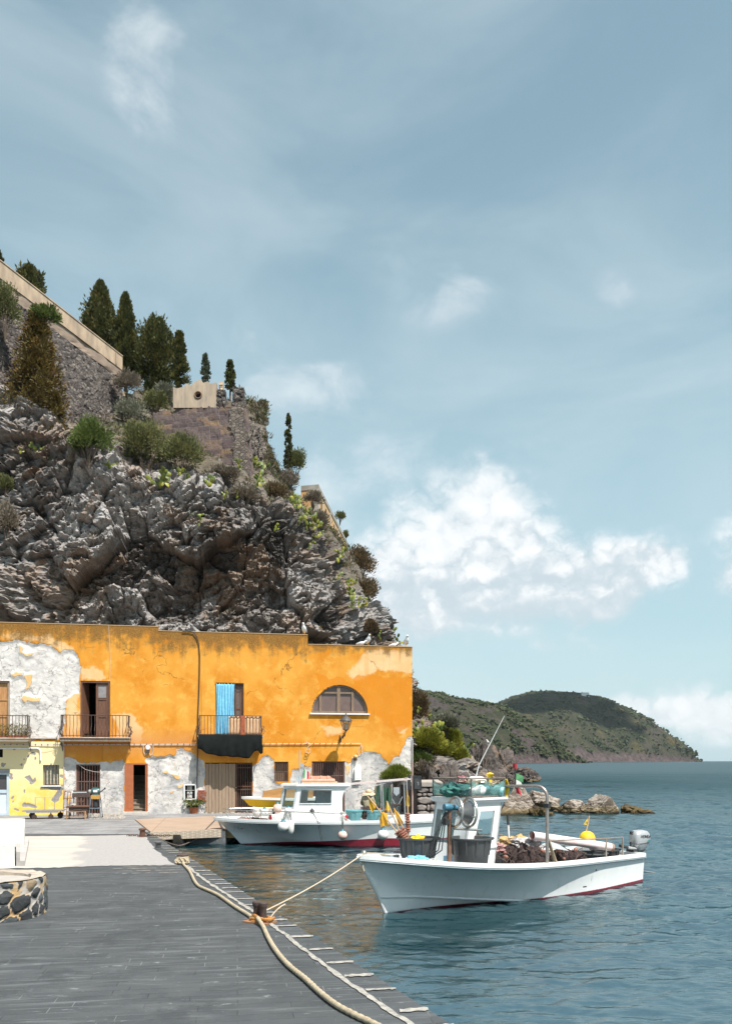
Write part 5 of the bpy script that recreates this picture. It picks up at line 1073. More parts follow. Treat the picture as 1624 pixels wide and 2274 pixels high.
RLO, RHI, RZ0, RZ1 = rack1()
def B1L(v): return B1O+B1D*v.x+B1N*v.y+Vector((0, 0, v.z))
def jug(name, label, f, u, mat, r=.11, ln=.36, rot=0.0, dz=.13):
    c = WHC(f, u, WHT); t = thing(name, label, 'jug', B1L(Vector((c.x, c.y, RZ0+dz))), B1A+rot); mb = MB(); mb.lathe([(.0, -ln/2), (r*.9, -ln/2), (r, -ln/2+.03), (r, ln*.18), (r*.75, ln*.34), (.04, ln*.43), (.035, ln*.5), (0, ln*.5)], (0, 0, 0), (1, 0, .25), 14); build('body', mb, mat, t, smooth=True)
    mb = MB(); mb.lathe([(.045, 0), (.045, .05), (0, .055)], Vector((1, 0, .25)).normalized()*ln*.49, (1, 0, .25), 12); build('cap', mb, BLUEC, t)
jug('water_jug', 'white plastic jug with a blue cap lying in the roof basket', .28, .05, WHITE2, rot=R(-25)); jug('water_jug', 'pale turquoise jug at the aft end of the roof basket', .86, .05, pm('pale_turquoise', (.25, .52, .54), (.19, .42, .44), 6, .45, .05), .10, .30, R(120))
for i, (f, u, r_, lab, mt) in enumerate(((.10, .5, (.30, .30, .14), 'dark green net bundled in the front of the roof basket', pm('green_net_heap', (.05, .20, .17), (.03, .12, .11), 22, .9, .8)), (.72, .55, (.36, .34, .17), 'turquoise net bundled aft in the roof basket', pm('turquoise_net_heap', (.07, .19, .18), (.04, .13, .125), 22, .9, .8)))):
    c = WHC(f, u, WHT); q = lumpy((0, 0, .12), r_, 31+i*7, .4, 4); o = build('net_bundle', q, mt, None, smooth=60); o.location = B1L(Vector((c.x, c.y, RZ0))); tag(o, lab, 'fishing net')
t = thing('boat_clutter', 'loose heap of pale rope, bags and corks on top of the roof basket', 'rope heap', B1L(Vector((WHC(.78, .4, WHT).x, WHC(.78, .4, WHT).y, RZ1-.14)))); rg = random.Random(9); mb = MB()
for k in range(16):
    pts = [Vector((rg.uniform(-.35, .35), rg.uniform(-.3, .3), rg.uniform(.02, .16)))]
    for _ in range(6): pts.append(pts[-1]+Vector((rg.uniform(-.12, .12), rg.uniform(-.12, .12), rg.uniform(-.04, .04))))
    mb.tube(pts, rg.choice((.008, .012)), 5)
build('rope', mb, ROPE, t); mb = MB(); q = lumpy((-.1, .05, .08), (.22, .18, .09), 3, .4, 3); build('bag', q, WHITE2, t); q = lumpy((-.38, .05, .08), (.10, .14, .10), 6, .4, 3); build('bag', q, pm('plum_rag', (.30, .12, .14), (.2, .08, .1), 9, .9, .3), t)
# yellow cord looped down the corner, whip aerial, yellow light, flagged pole and ensign
mb = MB(); a_ = RHI[1]
for k in range(5): mb.tube([a_+Vector((.03+.02*math.sin(k), -.03+.012*k, -.02)), a_+Vector((.08, -.05+.015*k, -.18)), a_+Vector((.05, -.02+.012*k, -.42+.03*k))], .012, 5)
build('yellow_cord', mb, YEL, boat1); mb = MB(); a_ = WHC(.62, .45, WHT+.05); tip = a_+Vector((.42, -.42, 1.62)); mb.tube([a_, a_+Vector((0, 0, .30))], .03, 8); mb.tube([a_+Vector((0, 0, .28)), a_+Vector((.06, -.06, .62)), tip], [.016, .012, .005], 6); build('aerial', mb, WHITE, boat1)
mb = MB(); a_ = WHC(.95, .30, WHT+.05); mb.lathe([(.045, .22), (.042, .36), (.035, .38), (.07, .42), (.085, .45), (.02, .48), (0, .48)], a_, n=12); lt = build('yellow_light', mb, YEL, boat1, smooth=True); mb = MB(); mb.tube([a_, a_+Vector((0, 0, .23))], .02, 6); build('post', mb, STEEL, lt)
# tubular arch from the wheelhouse roof down to the near gunwale
foot = None
for s_ in np.linspace(3, 5, 200):
    p = B1(s_, -half1(s_)+.06); 
    if CX+p.x*F/p.y >= 1213.5: foot = s_; break
FT = Vector((foot, -half1(foot)+.06, sheer1(foot)-.02)); topz = H+(HY-1745)*B1L(FT).y/F-WZ; corner = Vector((FT.x+.0, FT.y, topz)); st_ = WHC(1.02, .25, WHT); st_ = Vector((st_.x, st_.y, topz-.02)); d_ = (corner-st_).normalized(); mb = MB(); pts = [st_, corner-d_*.22]
for k in range(1, 7): a = math.pi/2*k/6; pts.append(corner-d_*.22+d_*(.22*math.sin(a))-Vector((0, 0, .22*(1-math.cos(a)))))
pts += [FT]; mb.tube(pts, .034, 10); arch = build('arch', mb, pm('brushed_steel_tube', (.42, .37, .34), (.30, .25, .23), 9, .38, .05, .75), boat1, smooth=50); mb = MB(); mb.box(corner+Vector((0, 0, -.38)), (.09, .11, .08)); build('clamp', mb, BLACK, arch)
mb = MB(); mb.bar(FT+Vector((.02, 0, .5)), FT+Vector((.34, .03, -.01)), .06, .025); build('brace', mb, pm('old_brass', (.35, .27, .17), (.25, .2, .13), 8, .6, .1), arch)
fl = st_.lerp(corner, .42); mb = MB(); mb.tube([fl+Vector((0, 0, .0)), fl+Vector((-.02, 0, .36))], .012, 6); V0 = fl+Vector((0, 0, .22)); en = thing('ensign', 'small red, white and green flag hanging on the boat arch', 'flag', B1L(fl), B1A); build('staff', MB().tube([(0, 0, -.05), (-.02, 0, .36)], .013, 6), BLACK, en)
for i, (c, nm) in enumerate((((.12, .38, .16), 'flag_green'), ((.78, .78, .74), 'flag_white'), ((.55, .03, .05), 'flag_red'))):
    mb = MB(); z0_, z1_ = .26-.13*i, .26-.13*(i+1); mb.prism([(.01, -.01, z0_), (.12-.02*i, -.10+.03*i, z0_-.06), (.14-.02*i, -.08, z1_-.06), (.01, -.01, z1_)], (.004, .006, 0)); build('cloth', mb, pm(nm, c, tuple(x*.8 for x in c), 9, .8, .2), en)
mb = MB(); mb.box((-.02, 0, .40), (.06, .06, .10)); build('lamp', mb, RED, en)
# net hauler: rusty post, blue motor, big spoked wheel
PH = Vector((1.62, -half1(1.62)+.08, sheer1(1.62))); 
for s_ in np.linspace(1, 3, 200):
    p = B1(s_, -half1(s_)+.08)
    if CX+p.x*F/p.y >= 996: PH = Vector((s_, -half1(s_)+.08, sheer1(s_)-.03)); break
hz = H+(HY-1797)*B1L(PH).y/F-WZ; loc1 = lambda w: Vector(((w-B1O).dot(B1D), (w-B1O).dot(B1N), w.z-WZ)); top = PH+Vector((.03, .02, hz-PH.z)); mb = MB(); mb.tube([PH, top], .042, 10); hl = build('net_hauler', mb, pm('rusty_brown_steel', (.24, .14, .095), (.16, .085, .06), 10, .55, .2, .4), boat1, smooth=50)
ax = Vector((.87, -.25, -.06)).normalized(); wc = loc1(P(1024, 1803, B1L(PH).y+.06)); MO = loc1(P(999, 1792, B1L(PH).y+.02)); ex, ey = frame(ax); ey = Vector((0, 0, 1)); ex = ey.cross(ax).normalized(); ey = ax.cross(ex); mb = MB()
WR = .265
for o_, r_ in ((-.14, WR), (.15, WR)): mb.tube([wc+ax*o_+ex*(r_*math.cos(k*math.pi/16))+ey*(r_*math.sin(k*math.pi/16)) for k in range(32)], .024, 7, closed=True)
for k in range(6):
    a = math.pi/3*k+.3
    for o_ in (-.14, .15): mb.tube([wc+ax*(.02), wc+ax*o_+ex*(WR*math.cos(a))+ey*(WR*math.sin(a))], .011, 6)
build('wheel', mb, STEEL, hl, smooth=50); mb = MB(); mb.lathe([(.05, -.08), (.21, .13), (.22, .135), (.21, .14), (.04, .0)], wc, ax, 20); build('cone', mb, pm('dull_steel', (.30, .30, .30), (.22, .21, .2), 7, .4, .1, .7), hl, smooth=True)
mb = MB(); mb.lathe([(0, -.14), (.060, -.13), (.068, -.10), (.068, .0), (.05, .02), (.05, .14), (0, .14)], MO, ax, 14); mb.tube([MO, top], .035, 8); build('motor', mb, pm('blue_motor_paint', (.06, .21, .30), (.04, .14, .2), 7, .5, .1), hl, smooth=45)
mb = MB(); a_ = top+Vector((0, 0, -.30))
for k in range(4): mb.tube([a_+Vector((-.05, .02*k, .25)), a_+Vector((-.13-.02*k, .03*k, .0)), a_+Vector((-.20-.035*k, .05*k, -.42)), Vector((PH.x-.36-.04*k, PH.y+.42, PH.z-.04))], .012, 6)
mb.box(a_+Vector((-.08, .0, .08)), (.12, .08, .10)); mb.tube([a_+Vector((-.16, 0, .16)), a_+Vector((.02, 0, .06))], .014, 6); build('hose', mb, BLACK, hl); mb = MB(); mb.tube([wc+ax*-.16+Vector((0, 0, -.30)), wc+ax*.42+Vector((0, 0, -.31))], .022, 8); build('roller', mb, STEEL, hl)
# guard rails
mb = MB(); q = [(5.15, -.9), (6.1, -.98), (7.0, -1.0)]
for s_, rz in ((4.9, 0), (6.0, .42), (6.75, .42)): 
    if rz: y = -half1(s_)+.07; mb.tube([(s_, y, sheer1(s_)), (s_, y, sheer1(s_)+rz)], .018, 6)
mb.tube([(foot+.02, FT.y, sheer1(foot)+.45), (6.0, -half1(6)+.07, sheer1(6)+.42), (6.75, -half1(6.75)+.07, sheer1(6.75)+.42)], .014, 6)
build('guard_rail', mb, pm('rusty_rail', (.42, .38, .34), (.30, .2, .13), 10, .55, .1, .5), boat1); mb = MB()
mb.tube([(3.9, half1(4)-.07, sheer1(4)), (3.9, half1(4)-.07, sheer1(4)+.42), (5.0, half1(5)-.07, sheer1(5)+.42), (5.2, half1(5.2)-.07, sheer1(5.2)+.36), (5.2, half1(5.2)-.07, sheer1(5.2))], .016, 6); build('guard_rail', mb, pm('rusty_rail', ()), boat1)
# outboard
def outboard():
    c = B1(L1+.26, -.62, sheer1(L1)-.04); t = thing('outboard_motor', 'silver outboard motor with tiller on the stern of the nearer boat', 'outboard motor', c, B1A-R(6)); mb = MB()
    prof = [(0, .43, .36), (.10, .43, .35)]; V = []
    for z, lx, wy, off in ((.0, .13, .10, .02), (.10, .22, .145, .04), (.16, .255, .16, .05), (.26, .27, .165, .06), (.36, .255, .155, .05), (.42, .21, .13, .03), (.45, .12, .08, .0)):
        V.append([(off+lx*np.sign(math.cos(a))*abs(math.cos(a))**.62, wy*np.sign(math.sin(a))*abs(math.sin(a))**.62, z+.05*(lx*math.cos(a))) for a in np.linspace(0, 2*math.pi, 24, endpoint=False)])
    vs = [p for r_ in V for p in r_]; n = 24; fs = [(i*n+k, i*n+(k+1) % n, (i+1)*n+(k+1) % n, (i+1)*n+k) for i in range(len(V)-1) for k in range(n)]+[tuple(range(n))[::-1], tuple((len(V)-1)*n+k for k in range(n))]
    mb.add(vs, fs); mb.v = [(x, y, z+.10) for x, y, z in mb.v]; SIL_ = pm('silver_cowl', (.50, .50, .51), (.40, .41, .42), 5, .35, .05, .35); cw = build('cowl', mb, SIL_, t, smooth=50); mb = MB(); mb.tube([(x*1.012, y*1.012, z+.10) for x, y, z in V[2]], .006, 5, closed=True); build('seam', mb, BLACK, cw)
    mb = MB(); mb.prism([(-.06, -.06, .12), (.20, -.06, .12), (.14, -.045, -.35), (.10, -.03, -.75), (-.02, -.03, -.75), (-.02, -.045, -.30)], (0, .10, 0)); build('leg', mb, pm('grey_leg', (.20, .21, .22), (.15, .16, .17), 6, .4, .05), t)
    mb = MB(); mb.box((-.22, 0, .02), (.16, .20, .22)); mb.tube([(-.20, -.12, .03), (-.20, .12, .03)], .03, 8); build('clamp', mb, BLACK, t); mb = MB(); mb.tube([(-.15, -.05, .13), (-.50, -.08, .19)], .035, 8); tl = build('tiller', mb, SIL_, t); mb = MB(); mb.tube([(-.49, -.08, .19), (-.78, -.10, .245)], .036, 10); build('grip', mb, BLACK, tl); mb = MB(); mb.box((-.20, .02, .50), (.10, .05, .07)); mb.box((-.34, -.06, .25), (.03, .03, .12)); build('lever', mb, BLACK, t)
    cu_ = bpy.data.curves.new('lettering', 'FONT'); cu_.body = 'HONDA'; cu_.size = .095; cu_.extrude = .003; cu_.align_x = 'CENTER'; fo = bpy.data.objects.new('lettering', cu_); col.objects.link(fo); fo.parent = t; fo.location = (.07, -.171, .385); fo.rotation_euler = (R(86), R(3), 0); cu_.materials.append(BLACK)
    mb = MB(); mb.tube([(.12, -.174, .29), (.16, -.172, .33), (.25, -.158, .335)], .007, 5); mb.tube([(.13, -.174, .285), (.18, -.170, .315), (.24, -.158, .318)], .006, 5); build('emblem', mb, pm('teal_emblem', (.05, .22, .24), (.04, .18, .2), 6, .4, 0), t)
outboard()
# what lies in the boat
def tub_at(px, py, l, r, h, z, lab, mat=BLACKPL, group='black tubs in the nearer boat'):
    best = None
    for s_ in np.linspace(.3, L1, 500):
        p = B1(s_, l, z+h); e = abs(CX+p.x*F/p.y-px)
        if best is None or e < best[0]: best = (e, s_)
    return tub('tub', lab, B1(best[1], l, z), r, h, mat, group), best[1]
T1_, s1_ = tub_at(927, 1857, -.10, .345, .62, .72, 'black tub in the bow holding flagged net markers')
T2_, s2_ = tub_at(1043, 1858, -.45, .385, .58, .72, 'largest black tub, standing empty beside the wheelhouse')
tub_at(1107, 1880, .30, .26, .42, .42, 'black tub heaped with pink and brown nets aft of the wheelhouse'); tub_at(1135, 1878, .55, .27, .46, .42, 'black tub under the ochre sack on the far side'); tub_at(1308, 1886, -.62, .34, .36, .40, 'low black tub under the long pink pipe'); tub_at(1342, 1888, -.30, .30, .34, .40, 'low black tub nearest the outboard motor')
def at1(px, l, z):
    best = None
    for s_ in np.linspace(.2, L1, 700):
        p = B1(s_, l, z); e = abs(CX+p.x*F/p.y-px)
        if best is None or e < best[0]: best = (e, s_)
    return B1(best[1], l, z)
net_heap('dark brown net with orange floats heaped by the arch foot', at1(1168, -.52, .36), (.46, .30, .66), 3, 14, 'net heaps in the nearer boat'); net_heap('dark brown net with orange floats under the long pink pipe', at1(1252, -.50, .36), (.44, .30, .56), 9, 12, 'net heaps in the nearer boat'); net_heap('lower brown net at the foot of the tubs aft of the wheelhouse', at1(1118, .25, .74), (.34, .30, .26), 14, 10, 'net heaps in the nearer boat')
def sack(label, p, r, mat, seed, cat='sack', name='sack'):
    q = lumpy((0, 0, r[2]*.6), r, seed, .55, 4, freq=2.6); o = build(name, q, mat, None, smooth=60); o.location = p; return tag(o, label, cat)
sack('ochre yellow sack draped over the tubs aft of the wheelhouse', at1(1140, .45, .88), (.34, .22, .14), pm('ochre_sack', (.52, .36, .16), (.38, .25, .11), 7, .95, .4), 4); sack('pale grey plastic sheet bundled above the net heap', at1(1168, -.05, .92), (.30, .22, .12), pm('grey_white_sheet', (.50, .48, .47), (.30, .27, .27), 7, .7, .4), 11, 'sheet', 'plastic_sheet'); sack('faded pink cloth on the tub behind the wheelhouse', at1(1102, .25, .86), (.17, .16, .11), pm('faded_pink', (.46, .28, .26), (.3, .16, .16), 9, .95, .4), 17, 'cloth', 'cloth')
o = sack('crumpled light blue rag on the bow deck by the tub', at1(925, -.40, sheer1(1.2)-.03), (.20, .12, .08), BLUEC, 6, 'rag', 'rag')
mb = MB(); mb.box((0, 0, .04), (.36, .14, .07), None, .012); o = build('foam_block', mb, WHITE2, None); o.location = at1(946, -.50, sheer1(1.3)-.02); o.rotation_euler.z = B1A; tag(o, 'white foam block lying beside the blue rag', 'foam block')
mb = MB(); q = [(0, 0, 0), (.34, .02, .03), (.62, 0, -.05), (.66, -.2, -.16), (.3, -.24, -.10), (-.05, -.2, -.04)]; mb.prism(q, (0, 0, .012)); o = build('metal_sheet', mb, pm('bent_grey_sheet', (.42, .44, .45), (.34, .36, .37), 5, .4, .1), None); o.location = at1(1200, -.55, 1.03); o.rotation_euler.z = B1A; tag(o, 'bent pale grey sheet lying on the net heap behind the arch', 'sheet')
a_, c_ = at1(1180, -.30, 1.20), at1(1355, -.58, 1.02); a_.z = H+(HY-1855)*a_.y/F; c_.z = H+(HY-1880.5)*c_.y/F; t = thing('plastic_pipe', 'long pale pink pipe lying across the tubs', 'pipe', a_); d_ = c_-a_; mb = MB(); mb.tube([Vector(), d_], .092, 16, False); mb.tube([d_, Vector()], .080, 16, False); build('pipe', mb, PINKW, t, smooth=60); mb = MB(); mb.lathe([(.079, 0), (.079, .002), (0, .004)], d_.normalized()*.10, d_, 16); build('inside', mb, pm('red_pipe_lining', (.40, .05, .05), (.28, .03, .03), 6, .6, .1), t); mb = MB(); mb.lathe([(.094, -.05), (.096, .02), (.05, .05), (0, .055)], d_, d_, 14); build('end_cap', mb, pm('brown_pipe_end', (.42, .25, .18), (.33, .19, .14), 7, .6, .1), t, smooth=True)
t = thing('buoy', 'yellow ball buoy between the tubs and the pipe in the stern', 'buoy', at1(1302, -.25, 1.0)); mb = MB(); mb.ball((0, 0, 0), .18, 20); build('ball', mb, YEL, t, smooth=True)
def marker(label, base, top, flag=None, floats=0, f0=.0, f1=.4, group='flagged net markers', fmat=YFLAG, rad=.062, bamboo=True):
    base, top = Vector(base), Vector(top); t = thing('net_marker', label, 'net marker', base, 0, group); d = top-base; dn = d.normalized(); mb = MB(); mb.tube([Vector(), d*.5+Vector((.01, 0, .0)), d], .014, 7); build('pole', mb, pm('bamboo_cane', (.52, .36, .20), (.38, .24, .13), 9, .7, .2), t)
    for k in range(floats): mb = MB(); q = f0+(f1-f0)*(k+.5)/floats; r_ = rad*(1+.12*math.sin(k*2.1)); hh = (f1-f0)*d.length/floats*.52; mb.lathe([(.01, -hh), (r_*.75, -hh*.85), (r_, -hh*.3), (r_, hh*.3), (r_*.75, hh*.85), (.01, hh)], d*q, dn, 12); build('float', mb, FLOATM, t, smooth=True)
    if flag:
        mb = MB(); cs = [d*a+Vector(v) for a, v in flag]; mb.prism(cs, (.006, .008, .0)); build('flag', mb, fmat, t)
    return t
z1_ = T1_.location.z; c1 = T1_.location
def pt(px, py, dy): return P(px, py, c1.y+dy)
tb = lambda px, py, dy=0: pt(px, py, dy)
def pflag(mk, pts, dy, mat=YFLAG):
    mb = MB(); n = len(pts); mb.prism([tb(x, y, dy+.03*math.sin(k*2.3)) for k, (x, y) in enumerate(pts)], (.004, .010, 0)); build('flag', mb, mat, mk, world=True)
OFLAG = pm('amber_flag_cloth', (.62, .33, .02), (.50, .25, .012), 8, .85, .3)
m1 = marker('net marker leaning far over to the left with two yellow flags', tb(900, 1872), tb(814.5, 1766.5, .1), None, 8, .0, .24, rad=.052); pflag(m1, [(817.6, 1769.6), (835, 1786.5), (831.5, 1795.7), (825, 1804), (820, 1791)], .10); pflag(m1, [(847.6, 1802), (859, 1805.7), (858, 1822), (864, 1835.4), (853.8, 1833), (844.5, 1835.7), (842, 1819)], .04, OFLAG)
cu_ = bpy.data.curves.new('lettering', 'FONT'); cu_.body = 'INECO'; cu_.size = .050; cu_.extrude = .001; fo = bpy.data.objects.new('lettering', cu_); col.objects.link(fo); fo.parent = m1; w_ = tb(848, 1807, -.02); fo.location = w_-m1.location; fo.rotation_euler = (R(90), R(86), 0); cu_.materials.append(pm('dull_flag_print', (.38, .19, .01), (.32, .16, .01), 9, .8, .1))
m2 = marker('net marker with a small yellow pennant, second from the left in the tub', tb(896, 1872, .05), tb(857.6, 1778, .12)); pflag(m2, [(858.5, 1779), (867, 1800), (860, 1799), (854, 1799), (857, 1788)], .10)
m3 = marker('net marker with a long drooping orange flag and thick floats', tb(908, 1874, .05), tb(873.8, 1794, .12), None, 7, .0, .46, rad=.050); pflag(m3, [(873.8, 1794), (884, 1806), (893.7, 1824), (893, 1829), (886, 1834), (877, 1812.7)], .10, OFLAG)
m4 = marker('upright net marker with a row of thick brown floats and a narrow yellow flag', tb(906, 1874, .12), tb(903, 1754, .12), None, 8, .22, .58, rad=.046); pflag(m4, [(902, 1756.5), (905, 1765), (907.6, 1771), (908.4, 1790), (901.5, 1788)], .11, YEL)
m5 = marker('short cork covered marker end sticking out of the bow tub', tb(902, 1870, -.08), tb(886, 1842, -.05), None, 6, .0, .98, rad=.058)
sack('crumpled yellow cloth in the bow tub', T1_.location+Vector((.0, -.1, .52)), (.14, .10, .08), YEL, 8, 'cloth', 'cloth')
marker('net marker with a yellow printed flag leaning over the yellow ball', at1(1298, -.2, 1.10), P(1307, 1811, at1(1298, -.2, 1.1).y+.1), [(.98, (0, 0, 0)), (.52, (0, 0, 0)), (.50, (-.05, .02, 0)), (.62, (-.09, .03, -.03)), (.86, (-.02, .01, 0))], 0, fmat=pm('printed_yellow_flag', (.80, .56, .02), (.20, .15, .02), 26, .8, .2, amt=.25))
t = thing('boat_hook', 'white boat hook with a black grip leaning against the far rail', 'boat hook', at1(1132, .75, .45)); q = P(1126, 1809, t.location.y+.1)-t.location; mb = MB(); mb.tube([Vector(), q*.8], .02, 8); build('pole', mb, WHITE, t); mb = MB(); mb.tube([q*.8, q], .03, 8); build('grip', mb, BLACK, t)
mb = MB(); a_ = at1(1100, -.42, DZ1(3)+.05); q = [a_+Vector((.07*k, .06*k+.05*math.sin(k*1.7), .012)) for k in range(9)]; mb.tube(q, .012, 6); o = build('rope', mb, BLACK, None); tag(o, 'thin black rope lying on the side deck beside the arch foot', 'rope')

# ------------------------------------------------------------------ farther boat
B2A = R(2.5); B2O = P(474.8, 1815, 26.9); zb2 = B2O.z-WZ; B2O.z = WZ; B2D = Vector((math.cos(B2A), math.sin(B2A), 0)); B2N = Vector((-B2D.y, B2D.x, 0))
def B2(s, l, z=0.0): return B2O+B2D*s+B2N*l+Vector((0, 0, z))
L2 = 7.7
def half2(s): return 1.30*(1-(1-min(s, 4.4)/4.4)**2.2)**.80-(0 if s < 4.4 else .18*((s-4.4)/3.3)**1.5)
def sheer2(s): return float(np.interp(s, [0, 1, 2.5, 4, 6, L2], [zb2, zb2-.03, zb2-.04, zb2-.06, zb2-.04, zb2+.02]))
HU2 = Hull(L2, half2, sheer2, .96, zb2, lambda t: float(np.interp(t, [0, .06, .15, .3, .5, .75, 1], [.18, .18, .27, .50, .76, .91, .95])), lambda t: float(np.interp(t, [0, .1, .25, .40, .6, 1], [.36, .30, .19, .06, -.02, -.04])), lambda t: float(np.interp(t, [0, .3, 1], [-.28, -.32, -.28])), .36)
boat2 = thing('fishing_boat', 'farther white fishing boat with bow rail and square cabin', 'fishing boat', B2O, B2A, 'white fishing boats')
build('hull', HU2.mesh(.15), hull_mat('white_hull_broad_red_bottom', -.06, .27, 5.4), boat2, smooth=30); build('gunwale', HU2.rail(.1, .06, .03, .10), WHITE, boat2); build('deck', HU2.deck(lambda s: sheer2(s)-float(np.interp(s, [0, 4.4, 4.6, L2], [.06, .10, .42, .42])), .02, L2, .09), WHITE, boat2)
mb = MB(); mb.tube([(x, -(h+.03), z-.09) for (x, h, z), _, _ in HU2.st], .014, 6); build('rubbing_strake', mb, GREYPAINT, boat2)
def cabin2():
    s0, s1, l0, l1, zb, zt = 2.05, 4.25, -.78, .78, sheer2(3)-.08, 1.93; s0 = None
    q = P(659, 1780, B2(3, -.78).y); s0 = (q-B2O).dot(B2D); s1 = (P(757, 1780, B2(4, -.78).y)-B2O).dot(B2D); zt = (H+(HY-1745)*B2(3, -.78).y/F)-WZ
    def C(f, u, z):
        q = (z-zb)/(zt-zb); uu = u; nar = .26*(1-f)*0; sf = s0-.02-.30*(1-q)*.0+.16*q-.10; return Vector((sf+(s1-sf)*f, l0+(l1-l0)*u, z))
    mb = MB(); t_ = .04; NOSE = .52
    bot = [C(0, 0, zb), C(1, 0, zb), C(1, 1, zb), C(0, 1, zb), C(0, .86, zb)-Vector((NOSE, 0, 0)), C(0, .14, zb)-Vector((NOSE, 0, 0))]; top = [C(0, 0, zt), C(1, 0, zt), C(1, 1, zt), C(0, 1, zt), C(0, .86, zt)-Vector((NOSE-.04, 0, 0)), C(0, .14, zt)-Vector((NOSE-.04, 0, 0))]
    ctr = C(.4, .5, 1.2); wins = []
    def face(i, j, a0, a1, h0, h1, rim=.0):
        A = [bot[i], bot[j], top[j], top[i]]; e = lambda a, h: (A[0].lerp(A[1], a)).lerp(A[3].lerp(A[2], a), h); B_ = [e(a0, h0), e(a1, h0), e(a1, h1), e(a0, h1)]; nrm = (A[1]-A[0]).cross(A[3]-A[0]).normalized()
        if nrm.dot(A[0]-ctr) < 0: nrm = -nrm
        for k in range(4): m_ = (k+1) % 4; q = [A[k], A[m_], B_[m_], B_[k]]; mb.quad(*q); mb.quad(*[v-nrm*t_ for v in q]); mb.quad(B_[k], B_[m_], B_[m_]-nrm*t_, B_[k]-nrm*t_)
        wins.append(([v-nrm*.015 for v in B_], nrm, B_))
    face(0, 1, .08, .78, .52, .90); face(1, 2, .2, .8, .1, .9); face(2, 3, .1, .78, .52, .90); face(3, 4, .12, .9, .42, .92); face(4, 5, .08, .92, .42, .92); face(5, 0, .10, .88, .42, .92)
    cb = build('cabin', mb, WHITE2, boat2); gl = _mats['clear_window_glass']
    for n_, (q, nn, B_) in enumerate(wins):
        if n_ == 1: continue
        mb = MB(); mb.quad(*q); w_ = build('window', mb, gl, cb); mb = MB(); mb.tube([v+nn*.004 for v in B_], .022, 6, closed=True); build('frame', mb, pm('grey_window_rubber', (.50, .55, .58), (.42, .46, .49), 6, .5, .05), w_)
        if n_ == 0: mb = MB(); mb.bar((q[0]+q[1])/2, (q[2]+q[3])/2, .03, .03); build('mullion', mb, BLACK, w_)
    mb = MB(); ov = [p+(p-Vector((ctr.x, ctr.y, p.z))).normalized()*.10 for p in top]; ov[1] = ov[1]+Vector((.22, 0, 0)); ov[2] = ov[2]+Vector((.22, 0, 0)); mb.prism([Vector((p.x, p.y, zt)) for p in ov], (0, 0, .06)); build('roof', mb, WHITE2, cb)
    mb = MB(); c = C(1, 0, 0)
    arc = [(c.x+.30*(1-math.cos(k*math.pi/16)), zt-.30*0-.36*math.sin(k*math.pi/16)*1.0) for k in range(9)]
    poly = [(c.x, -.0+l0, zt)]+[(c.x+.34-.30*math.sin(k*math.pi/16), l0, zt-.45*(1-math.cos(k*math.pi/16))) for k in range(9)]+[(c.x+.04, l0, zb+.25), (c.x+.34, l0, zb+.05), (c.x, l0, zb)]
    mb.prism(poly, (0, .04, 0)); build('wing_wall', mb, WHITE2, cb)
    mb = MB(); mb.box(C(.6, .35, zb+.75), (.5, .03, .5), None, .01); sh = build('curtain', mb, pm('blue_white_cloth', (.55, .62, .66), (.45, .52, .56), 9, .9, .2), cb)
    mb = MB(); mb.prism([C(.10, .25, zt+.06), C(.92, .25, zt+.06), C(.92, .75, zt+.06), C(.10, .75, zt+.06)], (0, 0, .06)); o = build('roof_hatch', mb, pm('faded_orange_plastic', (.62, .28, .17), (.68, .40, .30), 5, .5, .1), cb)
    rf = thing('life_raft', 'faded orange float raft strapped on the cabin roof', 'life raft', B2L(C(.46, .5, zt+.12)), B2A); mb = MB(); w, d, h = 1.05, .62, .13
    mb.box((0, 0, .10), (w*.86, d*.8, .17), None, .05); mb.tube([(-w/2, -d/2, .05), (w/2, -d/2, .05), (w/2, d/2, .05), (-w/2, d/2, .05)], .05, 8, closed=True); build('float', mb, pm('faded_orange_plastic', ()), rf, smooth=40); mb = MB()
    for k in (-.22, .08, .30): mb.box((w*k, 0, .10), (.03, d*1.05, .20))
    build('strap', mb, pm('pale_strap', (.6, .45, .38), (.5, .36, .3), 8, .8, .1), rf); mb = MB()
    for k, (f, u, hh) in enumerate(((.02, .15, 1.1), (.06, .3, .55), (.0, .2, .30))): a_ = C(f, u, zt+.06); mb.tube([a_, a_+Vector((.02*k, 0, hh))], .018-.004*k, 6)
    a_ = C(.04, .2, zt+.1); mb.box(a_+Vector((.05, 0, .58)), (.09, .08, .12)); mb.box(a_+Vector((-.06, -.02, .14)), (.16, .12, .14)); build('mast', mb, GREYPAINT, boat2); return C, zb, zt
def B2L(v): return B2O+B2D*v.x+B2N*v.y+Vector((0, 0, v.z))
C2, ZB2, ZT2 = cabin2()
a_ = B2L(C2(.04, .3, ZT2+.06)); en = thing('ensign', 'small Italian tricolour flag on the cabin mast of the farther boat', 'flag', a_, B2A); build('staff', MB().tube([(0, 0, 0), (.14, 0, .62)], .01, 6), BLACK, en)
for i, nm in enumerate(('flag_green', 'flag_white', 'flag_red')): mb = MB(); x = .09+.06*i; mb.prism([(x, -.01, .50-.03*i), (x+.06, -.02, .46-.03*i), (x+.05, 0, .16-.05*i), (x-.01, 0, .20-.05*i)], (0, .008, 0)); build('cloth', mb, pm(nm, ()), en)
